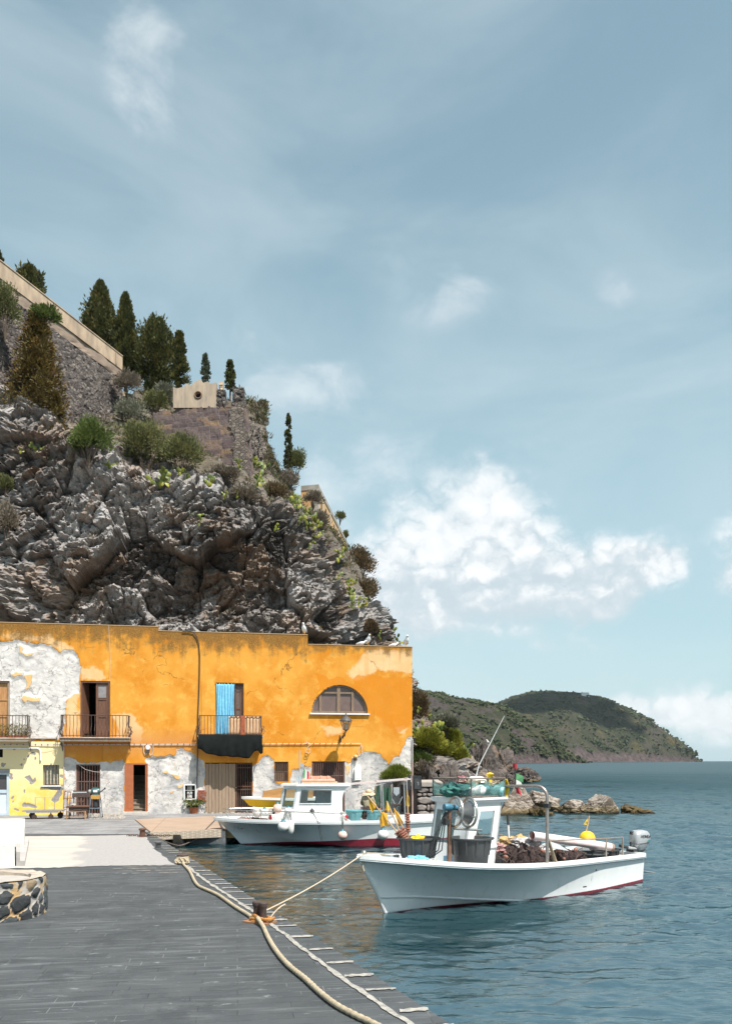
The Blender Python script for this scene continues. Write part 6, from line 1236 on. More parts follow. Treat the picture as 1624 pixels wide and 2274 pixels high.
# bow rail and side rail
mb = MB(); rz = .30; P_ = lambda s, sg, z: (s, sg*(half2(s)-.06), sheer2(s)+z)
for sg in (-1, 1):
    mb.tube([P_(.55, sg, 0), P_(.40, sg, rz*.8), P_(.48, sg, rz), P_(1.4, sg, rz), P_(2.5, sg, rz), P_(3.6, sg, rz-.02), P_(4.2, sg, rz-.04), P_(4.45, sg, .0)], .017, 7)
    for s_ in (1.15, 1.75, 2.4, 3.3): mb.tube([P_(s_+.16, sg, 0), P_(s_, sg, rz)], .013, 6)
mb.tube([P_(.48, -1, rz), (.30, 0, sheer2(.3)+rz), P_(.48, 1, rz)], .017, 7); build('bow_rail', mb, STEEL, boat2, smooth=50)
# awning frame aft
mb = MB(); z0 = ZT2; s0_ = C2(1, 0, 0).x; mb.bar((s0_+.1, -.5, z0+.03), (s0_+2.3, -.5, z0+.22), .06, .04); mb.bar((s0_+.1, .5, z0+.03), (s0_+2.3, .5, z0+.22), .06, .04)
for s_ in (.2, 1.2, 2.2): mb.bar((s0_+s_, -.5, z0+.05+.08*s_), (s0_+s_, .5, z0+.05+.08*s_), .04)
fr = build('awning_frame', mb, pm('pinkish_timber', (.60, .46, .43), (.66, .60, .58), 7, .75, .1), boat2)
for s_, l in ((s0_+1.35, -.5), (s0_+2.15, -.5), (s0_+1.35, .5), (s0_+2.15, .5)): build('post', MB().tube([(s_+.05, l, sheer2(s_)-.1), (s_, l, z0+.16)], .022, 6), GALV, fr)
mb = MB()
mb.tube([(s0_+.35, -.5, z0-.22), (s0_+1.5, -.5, z0+.10), (s0_+2.2, -.5, z0+.20)], .014, 6); build('brace', mb, GALV, fr)
def pix2(px, py, l): # boat-2 point seen at a pixel on lengthwise plane l
    d = Vector(((px-CX)/F, 1, (HY-py)/F)); c = Vector((0, 0, H)); o = B2(0, l); t = (o-c).dot(B2N)/d.dot(B2N); return c+d*t
def fender(label, w, r, mat, group='fenders on the farther boat', long=False, rope_to=None, cat='fender', top=True):
    t = thing('fender', label, cat, w, 0, group); mb = MB()
    if long: mb.lathe([(0, -r*2.1), (r*.5, -r*2.0), (r*.9, -r*1.4), (r, -r*.5), (r, r*.8), (r*.7, r*1.6), (r*.25, r*2.0), (0, r*2.05)], n=16)
    else: mb.lathe([(0, -r)]+[(r*math.cos(a), r*math.sin(a)) for a in np.linspace(-1.4, 1.15, 14)]+[(r*.30, r*1.08), (r*.26, r*1.30), (0, r*1.32)], n=20)
    build('ball', mb, mat, t, smooth=True)
    if not long and top: mb = MB(); mb.lathe([(r*.55, r*.88), (r*.32, r*1.10), (r*.29, r*1.36), (0, r*1.38)], n=14); build('neck', mb, pm('teal_neck', (.06, .20, .24), (.04, .14, .17), 8, .5, .1), t, smooth=True)
    if rope_to is not None: mb = MB(); q = Vector(rope_to)-w; mb.tube([Vector((0, 0, r*1.3)), q*.5+Vector((.01, 0, r*.7)), q], .012, 6); mb.tube([Vector((.02, 0, r*1.3)), q*.5+Vector((.05, -.02, r*.5)), q+Vector((.04, 0, 0))], .010, 6); build('rope', mb, pm('dark_rope', (.10, .10, .10), (.06, .06, .06), 20, .9, .3), t)
    return t
def sidel(px, py, gap):
    w = pix2(px, py, -1.3); s_ = (w-B2O).dot(B2D); z = w.z-WZ; l = -half2(s_)*(.86+.14*min(1, z/sheer2(s_)))-gap; w = pix2(px, py, l); return w
RL = lambda px: pix2(px, 1802, -half2((pix2(px, 1800, -1.2)-B2O).dot(B2D))+.02)
fender('round white fender hanging below the front of the cabin', sidel(628.6, 1835, .17), .175, BUFFW, rope_to=RL(634)); fender('slim white fender hanging beside the round one', sidel(645.5, 1836, .12), .105, BUFFW, long=True, rope_to=RL(641)); fender('pink and white round fender hanging amidships', sidel(760, 1854, .15), .150, BUFFP, rope_to=RL(756)); fender('white round fender hanging behind the marker flags', sidel(849.5, 1853, .17), .172, BUFFW, rope_to=P(848, 1822, sidel(849, 1853, .17).y))
CLB = pm('clear_glass_float', (.62, .58, .54), (.50, .45, .42), 5, .15, .02)
fender('pale round fender lying on the fore deck, nearest the bow', pix2(571, 1806, -.45), .135, CLB, top=False); fender('pale round fender with a dark neck lying on the fore deck', pix2(587, 1804, -.55), .135, BUFFW); fender('orange pink round fender tied to the bow rail', pix2(616, 1794, -.55), .15, BUFFP); fender('dark necked white fender tied to the rail before the cabin', pix2(640, 1800, -.75), .12, BUFFW); fender('small dark fender tied to the side rail below the cabin window', pix2(692.5, 1801, -1.05), .075, BLACK, top=False)
for px_, lab in ((600, 'white tube with a red end lying on the fore deck'), (768.5, 'white tube with a red end behind the cabin')):
    w = pix2(px_, 1815, -.85); t = thing('tube_float', lab, 'tube', w, B2A); mb = MB(); mb.tube([(0, 0, 0), (-.42 if px_ > 700 else .42, .35, 0.02)], .10, 14); build('tube', mb, BUFFW, t, smooth=50); mb = MB(); mb.lathe([(.095, -.004), (.05, -.02), (0, -.022)], (0, 0, 0), (-.42 if px_ > 700 else .42, .35, .02), 14); build('end', mb, RED, t)
net_heap('thin grey brown net spread on the fore deck of the farther boat', B2(1.25, -.1, sheer2(1)-.06), (.55, .22, .10), 40, 4, None, pm('pale_net', (.30, .26, .24), (.18, .14, .13), 24, .95, .8))
def tub2(px, py, l, lab): w = pix2(px, py, l); return tub('tub', lab, w, .26, .34, TURQ, 'turquoise tubs in the farther boat')
tub2(786, 1821, -.55, 'turquoise tub just aft of the cabin'); tub2(828, 1821, -.55, 'turquoise tub draped with maroon net'); net_heap('maroon net hanging over the turquoise tub', pix2(826, 1819, -.40), (.42, .30, .42), 21, 5)
mb = MB(); a_, c_ = sidel(707, 1816, -.05), sidel(713, 1868, .03); mb.tube([RL(692), sidel(706, 1825, .04), c_], .009, 5); mb.tube([sidel(709, 1825, .04), sidel(716, 1868, .03)], .007, 5); o = build('rope', mb, pm('dark_rope', ()), None); tag(o, 'thin dark line hanging down the side of the farther boat', 'rope')
# ================================================================== THINGS ON THE QUAY
CASTM = pm('old_rubber_wheel', (.10, .055, .045), (.05, .04, .04), 9, .8, .2)
def cart():
    c = G(99, 1817); t = thing('hand_cart', 'flat four wheeled hand cart with a grey tubular push frame by the yellow wall', 'cart', c, BT); z = .30; mb = MB()
    for i in range(7): mb.box((0, -.36+.12*i, z+.03), (1.50, .112, .045))
    build('platform', mb, pm('grey_boards', (.34, .30, .26), (.22, .19, .16), 6, .85, .3, stretch=(.5, 6, 6)), t); mb = MB()
    for y in (-.40, .40): mb.box((0, y, z-.02), (1.2, .05, .05))
    mb.box((0, 0, z-.02), (.05, .75, .05)); build('chassis', mb, GALV, t); mb = MB(); y = -.30
    mb.tube([(-.28, y, z), (-.28, y, z+.56), (.44, y, z+.56), (.44, y, z)], .016, 6); mb.tube([(.08, y, z), (.08, y, z+.56)], .014, 6); build('push_frame', mb, GALV, t)
    for x, y, r in ((-.52, .26, .12), (-.30, -.36, .10), (.32, -.36, .10), (.56, .26, .12)):
        mb = MB(); mb.lathe([(r*.3, -.03), (r*.95, -.03), (r, -.015), (r, .015), (r*.95, .03), (r*.3, .03)], (x, y, r), (.25, 1, 0), 14); w_ = build('wheel', mb, CASTM, t, smooth=50); mb = MB(); mb.lathe([(r*.32, -.035), (r*.32, .035)], (x, y, r), (.25, 1, 0), 10); mb.bar((x, y, r), (x, y, z-.03), .04); build('caster_fork', mb, RUST, w_)
cart()
def worktable():
    c = G(175, 1818); t = thing('work_table', 'small rusty brown work table with a drawer beside the barred gate', 'table', c, BT); h = .50; mb = MB(); mb.box((0, 0, h), (.84, .60, .05), None, .008); build('tabletop', mb, RUST, t); mb = MB(); mb.box((.02, 0, h-.10), (.70, .50, .12)); mb.box((.02, -.255, h-.10), (.30, .012, .07)); build('drawer', mb, RUSTD, t)
    for x in (-.40, .30):
        for y in (-.26, .26): build('leg', MB().box((x, y, (h-.17)/2), (.05, .05, h-.17)), WOODT if x > 0 else pm('ochre_leg', (.30, .17, .08), (.2, .11, .05), 8, .8, .2), t)
    mb = MB(); mb.box((-.05, -.26, .10), (.70, .03, .03)); mb.box((-.05, .26, h-.19), (.74, .04, .04)); mb.box((-.05, -.26, h-.19), (.74, .04, .04)); build('stretcher', mb, pm('ochre_leg', ()), t)
    mb = lumpy((-.22, .05, h+.06), (.09, .07, .05), 3, .3, 2); o = build('stone_scrap', mb, pm('pale_rubble', (.56, .50, .44), (.40, .35, .30), 7, .9, .3), None); o.location = c; tag(o, 'small pale lump lying on the rusty work table', 'stone')
worktable()
def bench_frame():
    c = G(180, 1812); t = thing('iron_frame', 'dark brown iron machine frame standing behind the small work table', 'machine frame', c, BT); mb = MB()
    for x in (-.28, -.10, .10, .28): mb.bar((x, 0, 0), (x, .02, 1.08), .035)
    mb.bar((-.34, 0, .86), (.34, 0, .86), .10, .14); mb.bar((-.30, 0, 1.04), (.30, 0, 1.04), .05); mb.bar((-.28, 0, .3), (.28, 0, .3), .04); build('frame', mb, RUSTD, t); mb = MB(); mb.tube([(-.30, -.02, .98), (.24, -.02, .98)], .04, 10); build('roller', mb, GALV, t); mb = MB(); mb.ball((.0, -.02, .60), (.05, .03, .16), 8); mb.box((0, -.02, .62), (.26, .03, .04)); build('handle', mb, RUST, t)
bench_frame()
def handtruck():
    c = G(147, 1812); t = thing('hand_truck', 'narrow rusty hand truck leaning against the corner of the yellow wall', 'hand truck', c, BT); mb = MB()
    for x in (-.12, .02, .12): mb.tube([(x, 0, .02), (x+.02, .22, 1.0)], .018, 6)
    mb.tube([(-.12, .22, 1.0), (0, .25, 1.05), (.14, .22, 1.0)], .018, 6); mb.bar((-.14, .16, .72), (.30, .05, .76), .03); mb.bar((-.12, .08, .35), (.14, .08, .35), .03); mb.box((0, -.08, .03), (.30, .2, .02)); build('frame', mb, pm('orange_rust', (.32, .15, .07), (.18, .08, .05), 12, .8, .3), t)
    for x in (-.17, .17): build('wheel', MB().lathe([(.03, -.02), (.08, -.02), (.08, .02), (.03, .02)], (x, .04, .08), (1, 0, 0), 12), BLACK, t)
handtruck()
def grinder():
    c = G(213, 1817); t = thing('bench_grinder', 'teal grinding machine on a tall blue grey stand before the barred gate', 'grinder', c, BT); mb = MB(); LEGM = pm('blue_grey_steel', (.22, .27, .32), (.15, .18, .2), 8, .5, .1, .3)
    for x, y in ((-.22, -.16), (.20, -.16), (-.20, .16), (.22, .16)): build('leg', MB().tube([(x*1.1, y*1.1, 0), (x*.75, y*.75, .86)], .018, 6), LEGM, t)
    mb.box((0, -.17, .42), (.44, .03, .03)); mb.box((0, -.17, .06), (.46, .03, .03)); mb.box((0, .15, .42), (.44, .03, .03)); build('stretcher', mb, LEGM, t); mb = MB(); mb.box((0, 0, .86), (.34, .28, .16), None, .01); build('yellow_box', mb, pm('ochre_box', (.52, .30, .06), (.38, .2, .05), 8, .6, .1), t); mb = MB(); mb.lathe([(0, -.16), (.10, -.155), (.115, -.12), (.115, .12), (.10, .155), (0, .16)], (.0, 0, 1.10), (1, 0, 0), 16); mb.box((0, 0, .98), (.20, .18, .1)); mb.bar((-.1, 0, 1.235), (.1, 0, 1.235), .03); build('motor', mb, pm('teal_enamel', (.05, .13, .13), (.035, .09, .09), 7, .35, .1), t, smooth=45); mb = MB(); mb.box((0, -.112, 1.10), (.16, .012, .09)); build('plate', mb, WHITE, t)
    mb = MB(); mb.tube([(.14, -.05, 1.02), (.36, -.08, 1.20)], .02, 6); mb.box((.36, -.08, 1.2), (.05, .05, .08)); build('lever', mb, BLACK, t); build('motor_shaft', MB().lathe([(.05, -.02), (.08, -.02), (.08, .06), (.05, .06)], (-.24, 0, 1.08), (1, 0, 0), 12), GALV, t)
    mb = MB(); mb.lathe([(.07, 0), (.10, .03), (.10, .26), (.06, .30), (.0, .31)], (0, .02, .44), n=12); build('pump', mb, BLACK, t); mb = MB(); mb.lathe([(.05, -.02), (.09, -.02), (.09, .02), (.05, .02)], (.24, .1, .09), (1, .2, 0), 12); build('wheel', mb, BLACK, t)
grinder()
def rubble(name, label, px0, px1, py0, py1, n, seed, mat, rmax=.05):
    rg = random.Random(seed); mb = MB()
    for k in range(n):
        p = G(rg.uniform(px0, px1), rg.uniform(py0, py1)); r = rg.uniform(.012, rmax); q = [(r*rg.uniform(.6, 1.3)*math.cos(a)+p.x, r*rg.uniform(.6, 1.3)*math.sin(a)+p.y, p.z+.008) for a in (0, 1.2, 2.5, 3.8, 5.1)]; mb.prism(q, (0, 0, r*rg.uniform(.5, 1.2)))
    o = build(name, mb, mat); tag(o, label, None, None, 'stuff'); return o
rubble('rubble', 'fallen plaster crumbs along the foot of the wall', 196, 276, 1806, 1818, 330, 3, pm('pale_rubble', ()), .06); rubble('rubble', 'fallen plaster crumbs by the plank door', 450, 560, 1801, 1808, 160, 5, pm('pale_rubble', ()), .045)
# ------------------------------------------------------------------ plants
def leaf_np(pts, dirs, L, W, rng, fold=.3):
    n = len(pts); d = dirs/np.maximum(np.linalg.norm(dirs, axis=1)[:, None], 1e-6); r = rng.normal(size=(n, 3)); s = np.cross(d, r); s /= np.linalg.norm(s, axis=1)[:, None]+1e-9
    L = np.asarray(L).reshape(-1, 1)*np.ones((n, 1)); W = np.asarray(W).reshape(-1, 1)*np.ones((n, 1))
    return np.stack([pts, pts+d*L*.5+s*W*.5, pts+d*L, pts+d*L*.5-s*W*.5], 1)
def leaf_obj(name, Q, tint, mat, parent=None):
    n = len(Q); me = np_mesh(name, Q.reshape(-1, 3), np.arange(n*4).reshape(n, 4), False); at = me.attributes.new('tint', 'FLOAT_COLOR', 'POINT'); c = np.ones((n, 4, 4), np.float32); c[..., :3] = tint[:, None, :]; at.data.foreach_set('color', c.ravel()); return link_mesh(name, me, mat, parent)
def leafmat(name='foliage_leaves'):
    if name in _mats: return _mats[name]
    m, b = newmat(name); at = b.n('ShaderNodeAttribute', {'attribute_name': 'tint'}).outputs['Color']; p = b.n('ShaderNodeBsdfPrincipled', Base_Color=at, Roughness=.65, Specular_IOR_Level=.3); tr = b.n('ShaderNodeBsdfTranslucent', Color=at); mx = b.n('ShaderNodeMixShader', i0=.22, i1=p.outputs[0], i2=tr.outputs[0]); b.n('ShaderNodeOutputMaterial', Surface=mx.outputs[0]); _mats[name] = m; return m
LEAF = leafmat(); BARK = pm('bark', (.14, .10, .07), (.08, .055, .04), 12, .95, .5, stretch=(3, 3, .6))
def crown_lobes(rng, K, prof, h, lean=0.0):
    """lobe centres spread over a crown whose half-width at height t is prof(t)"""
    t = rng.random(K)**.85; a = rng.uniform(0, 2*np.pi, K); rad = np.array([prof(x) for x in t])*np.sqrt(rng.uniform(.03, 1, K))*(1+.16*rng.normal(size=K)); return np.stack([rad*np.cos(a)+lean*t, rad*np.sin(a), t*h], -1), t, a
def tree(name, label, base, h, prof, K, per, lobe, cols, group, up=1.0, leaf=(.16, .09), trunk=.16, seed=1, cat='tree', stretch=1.4, t0=.04):
    rng = np.random.default_rng(seed); t = thing(name, label, cat, base, 0, group); c, tt, aa = crown_lobes(rng, K, prof, h*(1-t0)); c[:, 2] += h*t0; n = K*per; k = np.repeat(np.arange(K), per)
    u = rng.normal(size=(n, 3)); u /= np.linalg.norm(u, axis=1)[:, None]; rr = rng.random(n)**.45; ls = lobe*(.40+.9*rng.random(K)**1.5)*(.45+.75*np.array([min(1, prof(x)/max(1e-3, prof(.3))) for x in tt])); P_ = c[k]+u*rr[:, None]*ls[k][:, None]*np.array((1, 1, stretch)); out = np.stack([np.cos(aa[k])*.5, np.sin(aa[k])*.5, np.zeros(n)], -1)
    d = u*.8+out+np.array((0, 0, up)); L = leaf[0]*rng.uniform(.6, 1.4, n); W = leaf[1]*rng.uniform(.6, 1.4, n); Q = leaf_np(P_, d, L, W, rng); f = np.clip(rng.random(K)[k]*.75+rng.random(n)*.25, 0, 1)[:, None]; tint = np.array(cols[0])*(1-f)+np.array(cols[1])*f; warm = (rng.random(K)[k] < .22)[:, None]; tint = np.where(warm, tint*.45+np.array(cols[2])*.55, tint)
    leaf_obj('crown', Q, tint, LEAF, t); mb = MB(); mb.tube([(0, 0, -.6), (.01, 0, h*.3), (0, .02, h*.85)], [trunk, trunk*.75, trunk*.15], 8)
    for q in range(7): z = h*(.15+.1*q); a = q*2.4; r_ = prof(.15+.1*q)*.7; mb.tube([(0, 0, z), (r_*.5*math.cos(a), r_*.5*math.sin(a), z+r_*.5), (r_*math.cos(a), r_*math.sin(a), z+r_*1.0)], [trunk*.35, trunk*.22, .01], 5)
    build('trunk', mb, BARK, t); return t
def pxm(p, Y): return p*Y/F
CYP = ((.030, .036, .011), (.105, .105, .028), (.15, .115, .026))
def cyp(label, px, top, bot, w, Y, seed, shape='cone', cols=CYP, K=240, per=44, leaf=(.25, .11), group='cypresses on the fortress rim', up=1.3):
    b_ = P(px, bot, Y); h = pxm(bot-top, Y); R_ = pxm(w, Y)/2
    prof = {'cone': lambda t: R_*(min(1, t/.10)*(1-t)**.72*1.06+.02), 'round': lambda t: R_*(math.sin(min(1, (t*.92+.08))*math.pi)**.55 if t < .97 else .2), 'spire': lambda t: R_*(min(1, t/.15)*(1-t)**.45), 'broad': lambda t: R_*(min(1, .55+t/.3)*(1-t**1.45)**.85+.015)}[shape]
    return tree('cypress', label, b_, h, prof, K, per, R_*(.20 if shape != 'round' else .25), cols, group, up=up, leaf=leaf, seed=seed, stretch=2.3 if up > 1 else 1.6, trunk=max(.08, R_*.12))
cyp('tallest dark cypress with a ragged many pointed top behind the peach parapet', 223, 632, 800, 92, 66, 1, 'broad', K=560, per=50); cyp('dark cypress with a flat leaning top, next to the tallest one', 279, 657, 862, 66, 65, 2, 'broad', K=470, per=48); cyp('broad round topped dark cypress in the middle of the row', 346, 716, 872, 82, 64, 3, 'round', K=330, per=46); cyp('narrow pointed dark cypress left of the scalloped parapet', 398, 742, 868, 38, 62, 4, 'spire', K=150)
cyp('small pale grey green cypress rising behind the scalloped parapet', 456, 788, 866, 24, 66, 5, 'spire', ((.06, .075, .042), (.10, .115, .07), (.10, .10, .05)), 90, 34, (.16, .07)); cyp('small dark cypress beside the ruined stone posts', 511, 804, 872, 28, 62, 6, 'spire', K=100, leaf=(.16, .07)); cyp('lone thin dark cypress standing above the orange ruin', 640, 920, 1062, 19, 62, 7, 'spire', K=110, leaf=(.15, .06))
cyp('dark tree crown showing over the upper end of the peach parapet', 66, 598, 680, 62, 58, 8, 'round', K=110); cyp('dark treetop at the very top of the peach parapet', -4, 560, 640, 26, 56, 9, 'cone', K=50)
JUN = ((.065, .048, .015), (.15, .105, .026), (.19, .105, .026))
cyp('large rust brown juniper in front of the fortress wall', 82, 688, 968, 128, 49.5, 10, 'broad', JUN, 420, 48, (.20, .085), 'junipers below the fortress wall', .5); cyp('smaller rust brown juniper at the foot of the large one', 126, 872, 1010, 66, 49, 11, 'broad', JUN, 140, 38, (.15, .065), 'junipers below the fortress wall', .4)
def shrub(label, px, py, w, h, Y, cols, seed, name='shrub', n=1500, leaf=(.19, .07), group='shrubs on the rock', up=.5, cat='shrub', K=34, on=None):
    rng = np.random.default_rng(seed); n = int(n*1.9)
    if on is None and 49 < Y < 58.5 and px < 700: Y = min(Y, on_cliff(px, py+h*.42).y-.25)
    c = P(px, py, Y) if on is None else on; rx, rz = pxm(w, c.y)/1.6, pxm(h, c.y)/1.7; base = c-Vector((0, 0, rz)); t = thing(name, label, cat, base, 0, group); u = rng.normal(size=(K, 3)); u /= np.linalg.norm(u, axis=1)[:, None]; u[:, 2] = np.abs(u[:, 2])*1.2-.25; cen = u*np.array((rx, rx*.8, rz))*rng.uniform(.35, .78, (K, 1))+np.array((0, 0, rz)); k = rng.integers(0, K, n); v = rng.normal(size=(n, 3)); v /= np.linalg.norm(v, axis=1)[:, None]; P_ = cen[k]+v*(rng.random((n, 1))**.5)*np.array((rx, rx, rz))*.36
    d = v*.7+(P_-np.array((0, 0, rz*.3)))/max(rx, rz)*.9+np.array((0, 0, up)); f = np.clip(rng.random(K)[k]*.7+rng.random(n)*.3, 0, 1)[:, None]; tint = np.array(cols[0])*(1-f)+np.array(cols[1])*f; Q = leaf_np(P_, d, leaf[0]*rng.uniform(.5, 1.5, n), leaf[1]*rng.uniform(.6, 1.4, n), rng); leaf_obj('leaves', Q, tint, LEAF, t); mb = MB(); rg = random.Random(seed)
    for q in range(9): a = rg.uniform(0, 6.28); r_ = rg.uniform(.2, .7); mb.tube([(0, 0, -.15), (rx*r_*.4*math.cos(a), rx*r_*.4*math.sin(a), rz*.5), (rx*r_*math.cos(a), rx*r_*math.sin(a), rz*rg.uniform(.9, 1.5))], [.03, .02, .006], 5)
    build('stem', mb, BARK, t); return t
GRN = ((.060, .095, .022), (.15, .185, .045)); OLV = ((.085, .095, .034), (.19, .185, .07)); DRY = ((.14, .115, .085), (.26, .215, .165)); GRY = ((.12, .125, .085), (.22, .215, .16)); YGR = ((.15, .165, .022), (.30, .28, .04)); BRN = ((.10, .07, .04), (.19, .13, .065))
for a in (('bright green domed shrub on the rock lip beside the junipers', 197, 978, 86, 98, 50.2, GRN, 1, 2600), ('olive green shrub in front of the dry wall gap, left of a similar one', 322, 990, 96, 116, 52.5, OLV, 2, 2800), ('olive green domed shrub against the ashlar bastion', 404, 1008, 92, 92, 52.2, OLV, 3, 2600), ('olive green shrub higher up below the broad round cypress', 345, 898, 56, 62, 57, OLV, 4, 1500), ('grey green bush at the foot of the scalloped parapet', 368, 872, 44, 34, 58.5, GRY, 5, 900), ('dry brown bush at the end of the peach parapet', 283, 852, 54, 52, 60, DRY, 6, 1300),
          ('dry grey bush left of the paired olive shrubs', 292, 918, 60, 62, 57, GRY, 7, 1300), ('bright green shrub rooted in the wall under the peach parapet', 100, 702, 56, 40, 51.8, GRN, 8, 1200), ('dark tangled shrub by the upper left end of the fortress wall', 12, 690, 62, 110, 49.3, OLV, 9, 1700), ('dry grey shrub on the bare rock at the left', 8, 948, 50, 36, 49.6, GRY, 10, 800), ('grey green bush beside the lone thin cypress', 655, 1028, 46, 72, 62.5, OLV, 11, 1500), ('dry brown bush under the lone thin cypress', 632, 1072, 60, 60, 61, DRY, 12, 1300),
          ('olive bush growing from the top of the orange ruin', 754, 1148, 20, 26, 84.5, OLV, 13, 600), ('small olive bush at the lower end of the orange ruin', 766, 1190, 14, 20, 86.2, OLV, 14, 400), ('dry bush leaning on the front of the orange ruin', 694, 1110, 40, 38, 67, DRY, 15, 1000)): shrub(*a[:8], n=a[8])
for i, (lab, px, py, w, h, cols, n) in enumerate((('large brown scrub bush on the cliff edge below the orange ruin', 796, 1262, 66, 92, BRN, 2600), ('brown scrub bush halfway down the cliff edge', 812, 1318, 56, 60, BRN, 1700), ('olive scrub bush low on the cliff edge', 838, 1372, 40, 46, OLV, 1200), ('dry purple brown bush on the slope under the fort', 706, 1168, 50, 62, DRY, 1600), ('dry grey shrub on the ledge under the ashlar bastion', 500, 1062, 70, 40, DRY, 1400), ('olive brown shrub on the ledge right of the tall prickly pear', 610, 1100, 60, 50, BRN, 1500), ('dry hanging bush in the middle of the rim', 545, 1108, 60, 46, DRY, 1400), ('dry bush above the low parapet corner', 825, 1398, 26, 40, BRN, 800), ('dry tuft at the left rim above the long rock face', 20, 1160, 40, 90, DRY, 1200), ('olive tuft hanging on the left rock face', 18, 1080, 34, 46, OLV, 700))):
    c = on_cliff(px, py); c.y -= .35; shrub(lab, px, py, w, h, c.y, cols, 30+i, n=n, on=c)
def cactus(label, base, s, seed, group, n=14, spread=1.0):
    rng = random.Random(seed); t = thing('prickly_pear', label, 'prickly pear', base, 0, group); mb = MB(); pads = []
    que = []
    def pad(p, d, r, lvl):
        d = d.normalized(); nrm = Vector((rng.uniform(-1, 1), -1.2, rng.uniform(-.3, .3))); nrm = (nrm-d*nrm.dot(d)).normalized(); x = d.cross(nrm); c = p+d*r*1.15; vs = []; fs = []
        for i in range(5):
            for k in range(8):
                ph = math.pi*i/4; a = 2*math.pi*k/8; vs.append(c-d*(math.cos(ph)*r*1.2)+x*(math.sin(ph)*math.cos(a)*r*(.78+.1*(-math.cos(ph))))+nrm*(math.sin(ph)*math.sin(a)*r*.17))
        for i in range(4):
            for k in range(8): fs.append((i*8+k, i*8+(k+1) % 8, (i+1)*8+(k+1) % 8, (i+1)*8+k))
        pads.append(len(mb.v)); mb.add(vs, fs)
        if len(pads) >= n: return
        for q in range(rng.choice((1, 2, 2, 3))):
            if len(pads) >= n: return
            a = rng.uniform(-1.15, 1.15)*spread; dd = (d*math.cos(a)+x*math.sin(a)+nrm*rng.uniform(-.45, .45)+Vector((0, 0, .25))); que.append((c+(d*math.cos(a)+x*math.sin(a))*r*1.0, dd, r*rng.uniform(.80, .98), lvl+1))
    for q in range(max(1, n//5)): que.append((Vector((rng.uniform(-.35, .35)*s, rng.uniform(-.2, .15)*s, -.05)), Vector((rng.uniform(-.7, .7), rng.uniform(-.3, .3), 1)), s*.135, 0))
    while len(pads) < n: pad(*que.pop(0))
    m = _mats.get('cactus_skin')
    if m is None:
        m, b = newmat('cactus_skin'); v = b.n('ShaderNodeTexCoord').outputs['Object']; n1_ = b.noise(v, 2.6, 3, .6); n2_ = b.noise(v, 16, 3, .6); c_ = b.mix(b.sstep(n1_, .34, .58), (.065, .100, .028), (.185, .195, .020)); c_ = b.mix(b.sstep(n1_, .56, .70), c_, (.34, .27, .018)); c_ = b.mix(b.sstep(n2_, .55, .8, 0, .4), c_, (.16, .17, .04)); finish(b, Base_Color=c_, Roughness=.5, Specular_IOR_Level=.4); _mats['cactus_skin'] = m
    o = build('pads', mb, m, t, smooth=60); return t
gA, gB, gC, gD = 'prickly pears along the rim of the long rock face', 'prickly pears below the orange ruin', 'prickly pears down the seaward cliff edge', 'prickly pears beside the end of the ochre house'
lA, lB, lC, lD = 'yellow green prickly pear rooted along the rim of the long rock face', 'yellow green prickly pear in the thicket below the orange ruin', 'yellow green prickly pear clinging to the seaward edge of the cliff', 'yellow green prickly pear on the slope beside the end of the ochre house'
for i, (px, py, s, n) in enumerate(((362, 1070, 1.45, 22), (417, 1058, 1.1, 13), (458, 1072, 1.0, 15), (82, 1000, 1.05, 9), (44, 1004, .7, 4), (236, 975, .9, 9), (240, 1030, .8, 10), (301, 1026, .8, 7), (496, 1098, .8, 7), (430, 1132, .9, 6), (449, 1158, .7, 4), (611, 1170, .8, 6), (520, 1098, .7, 6))): c = on_cliff(px, py); cactus(lA, c+Vector((0, -.2, -.3)), s, 50+i, gA, n)
for i, (px, py) in enumerate(((566, 1048), (572, 1080), (546, 1046))): c = on_cliff(px, py); cactus('tall dark stemmed prickly pear at the corner of the ashlar bastion' if i == 0 else lA, c+Vector((0, -.5, -.2)), (1.5, 1.1, 1.0)[i], 80+i, gA if i else 'prickly pear at the bastion corner', (26, 14, 9)[i])
for i, (px, py, s, n) in enumerate(((645, 1112, 1.2, 20), (660, 1126, 1.2, 22), (676, 1138, 1.2, 20), (692, 1158, 1.1, 16), (668, 1158, 1.0, 14), (684, 1172, 1.0, 14), (700, 1192, .9, 10), (650, 1140, .9, 12), (692, 1214, .8, 6))): c = on_cliff(px, py); cactus(lB, c+Vector((0, -.4, -.2)), s, 100+i, gB, n)
for i, (px, py, s, n) in enumerate(((749, 1248, 1.1, 12), (762, 1290, .9, 8), (774, 1298, 1.0, 14), (784, 1328, 1.1, 16), (796, 1345, .9, 10), (780, 1350, .8, 8), (832, 1372, .9, 10), (846, 1386, 1.1, 14), (862, 1412, 1.2, 16), (871, 1428, 1.3, 18), (838, 1416, .8, 8), (820, 1350, .7, 6))): c = on_cliff(px, py); cactus(lC, c+Vector((0, -.4, -.2)), s, 130+i, gC, n)
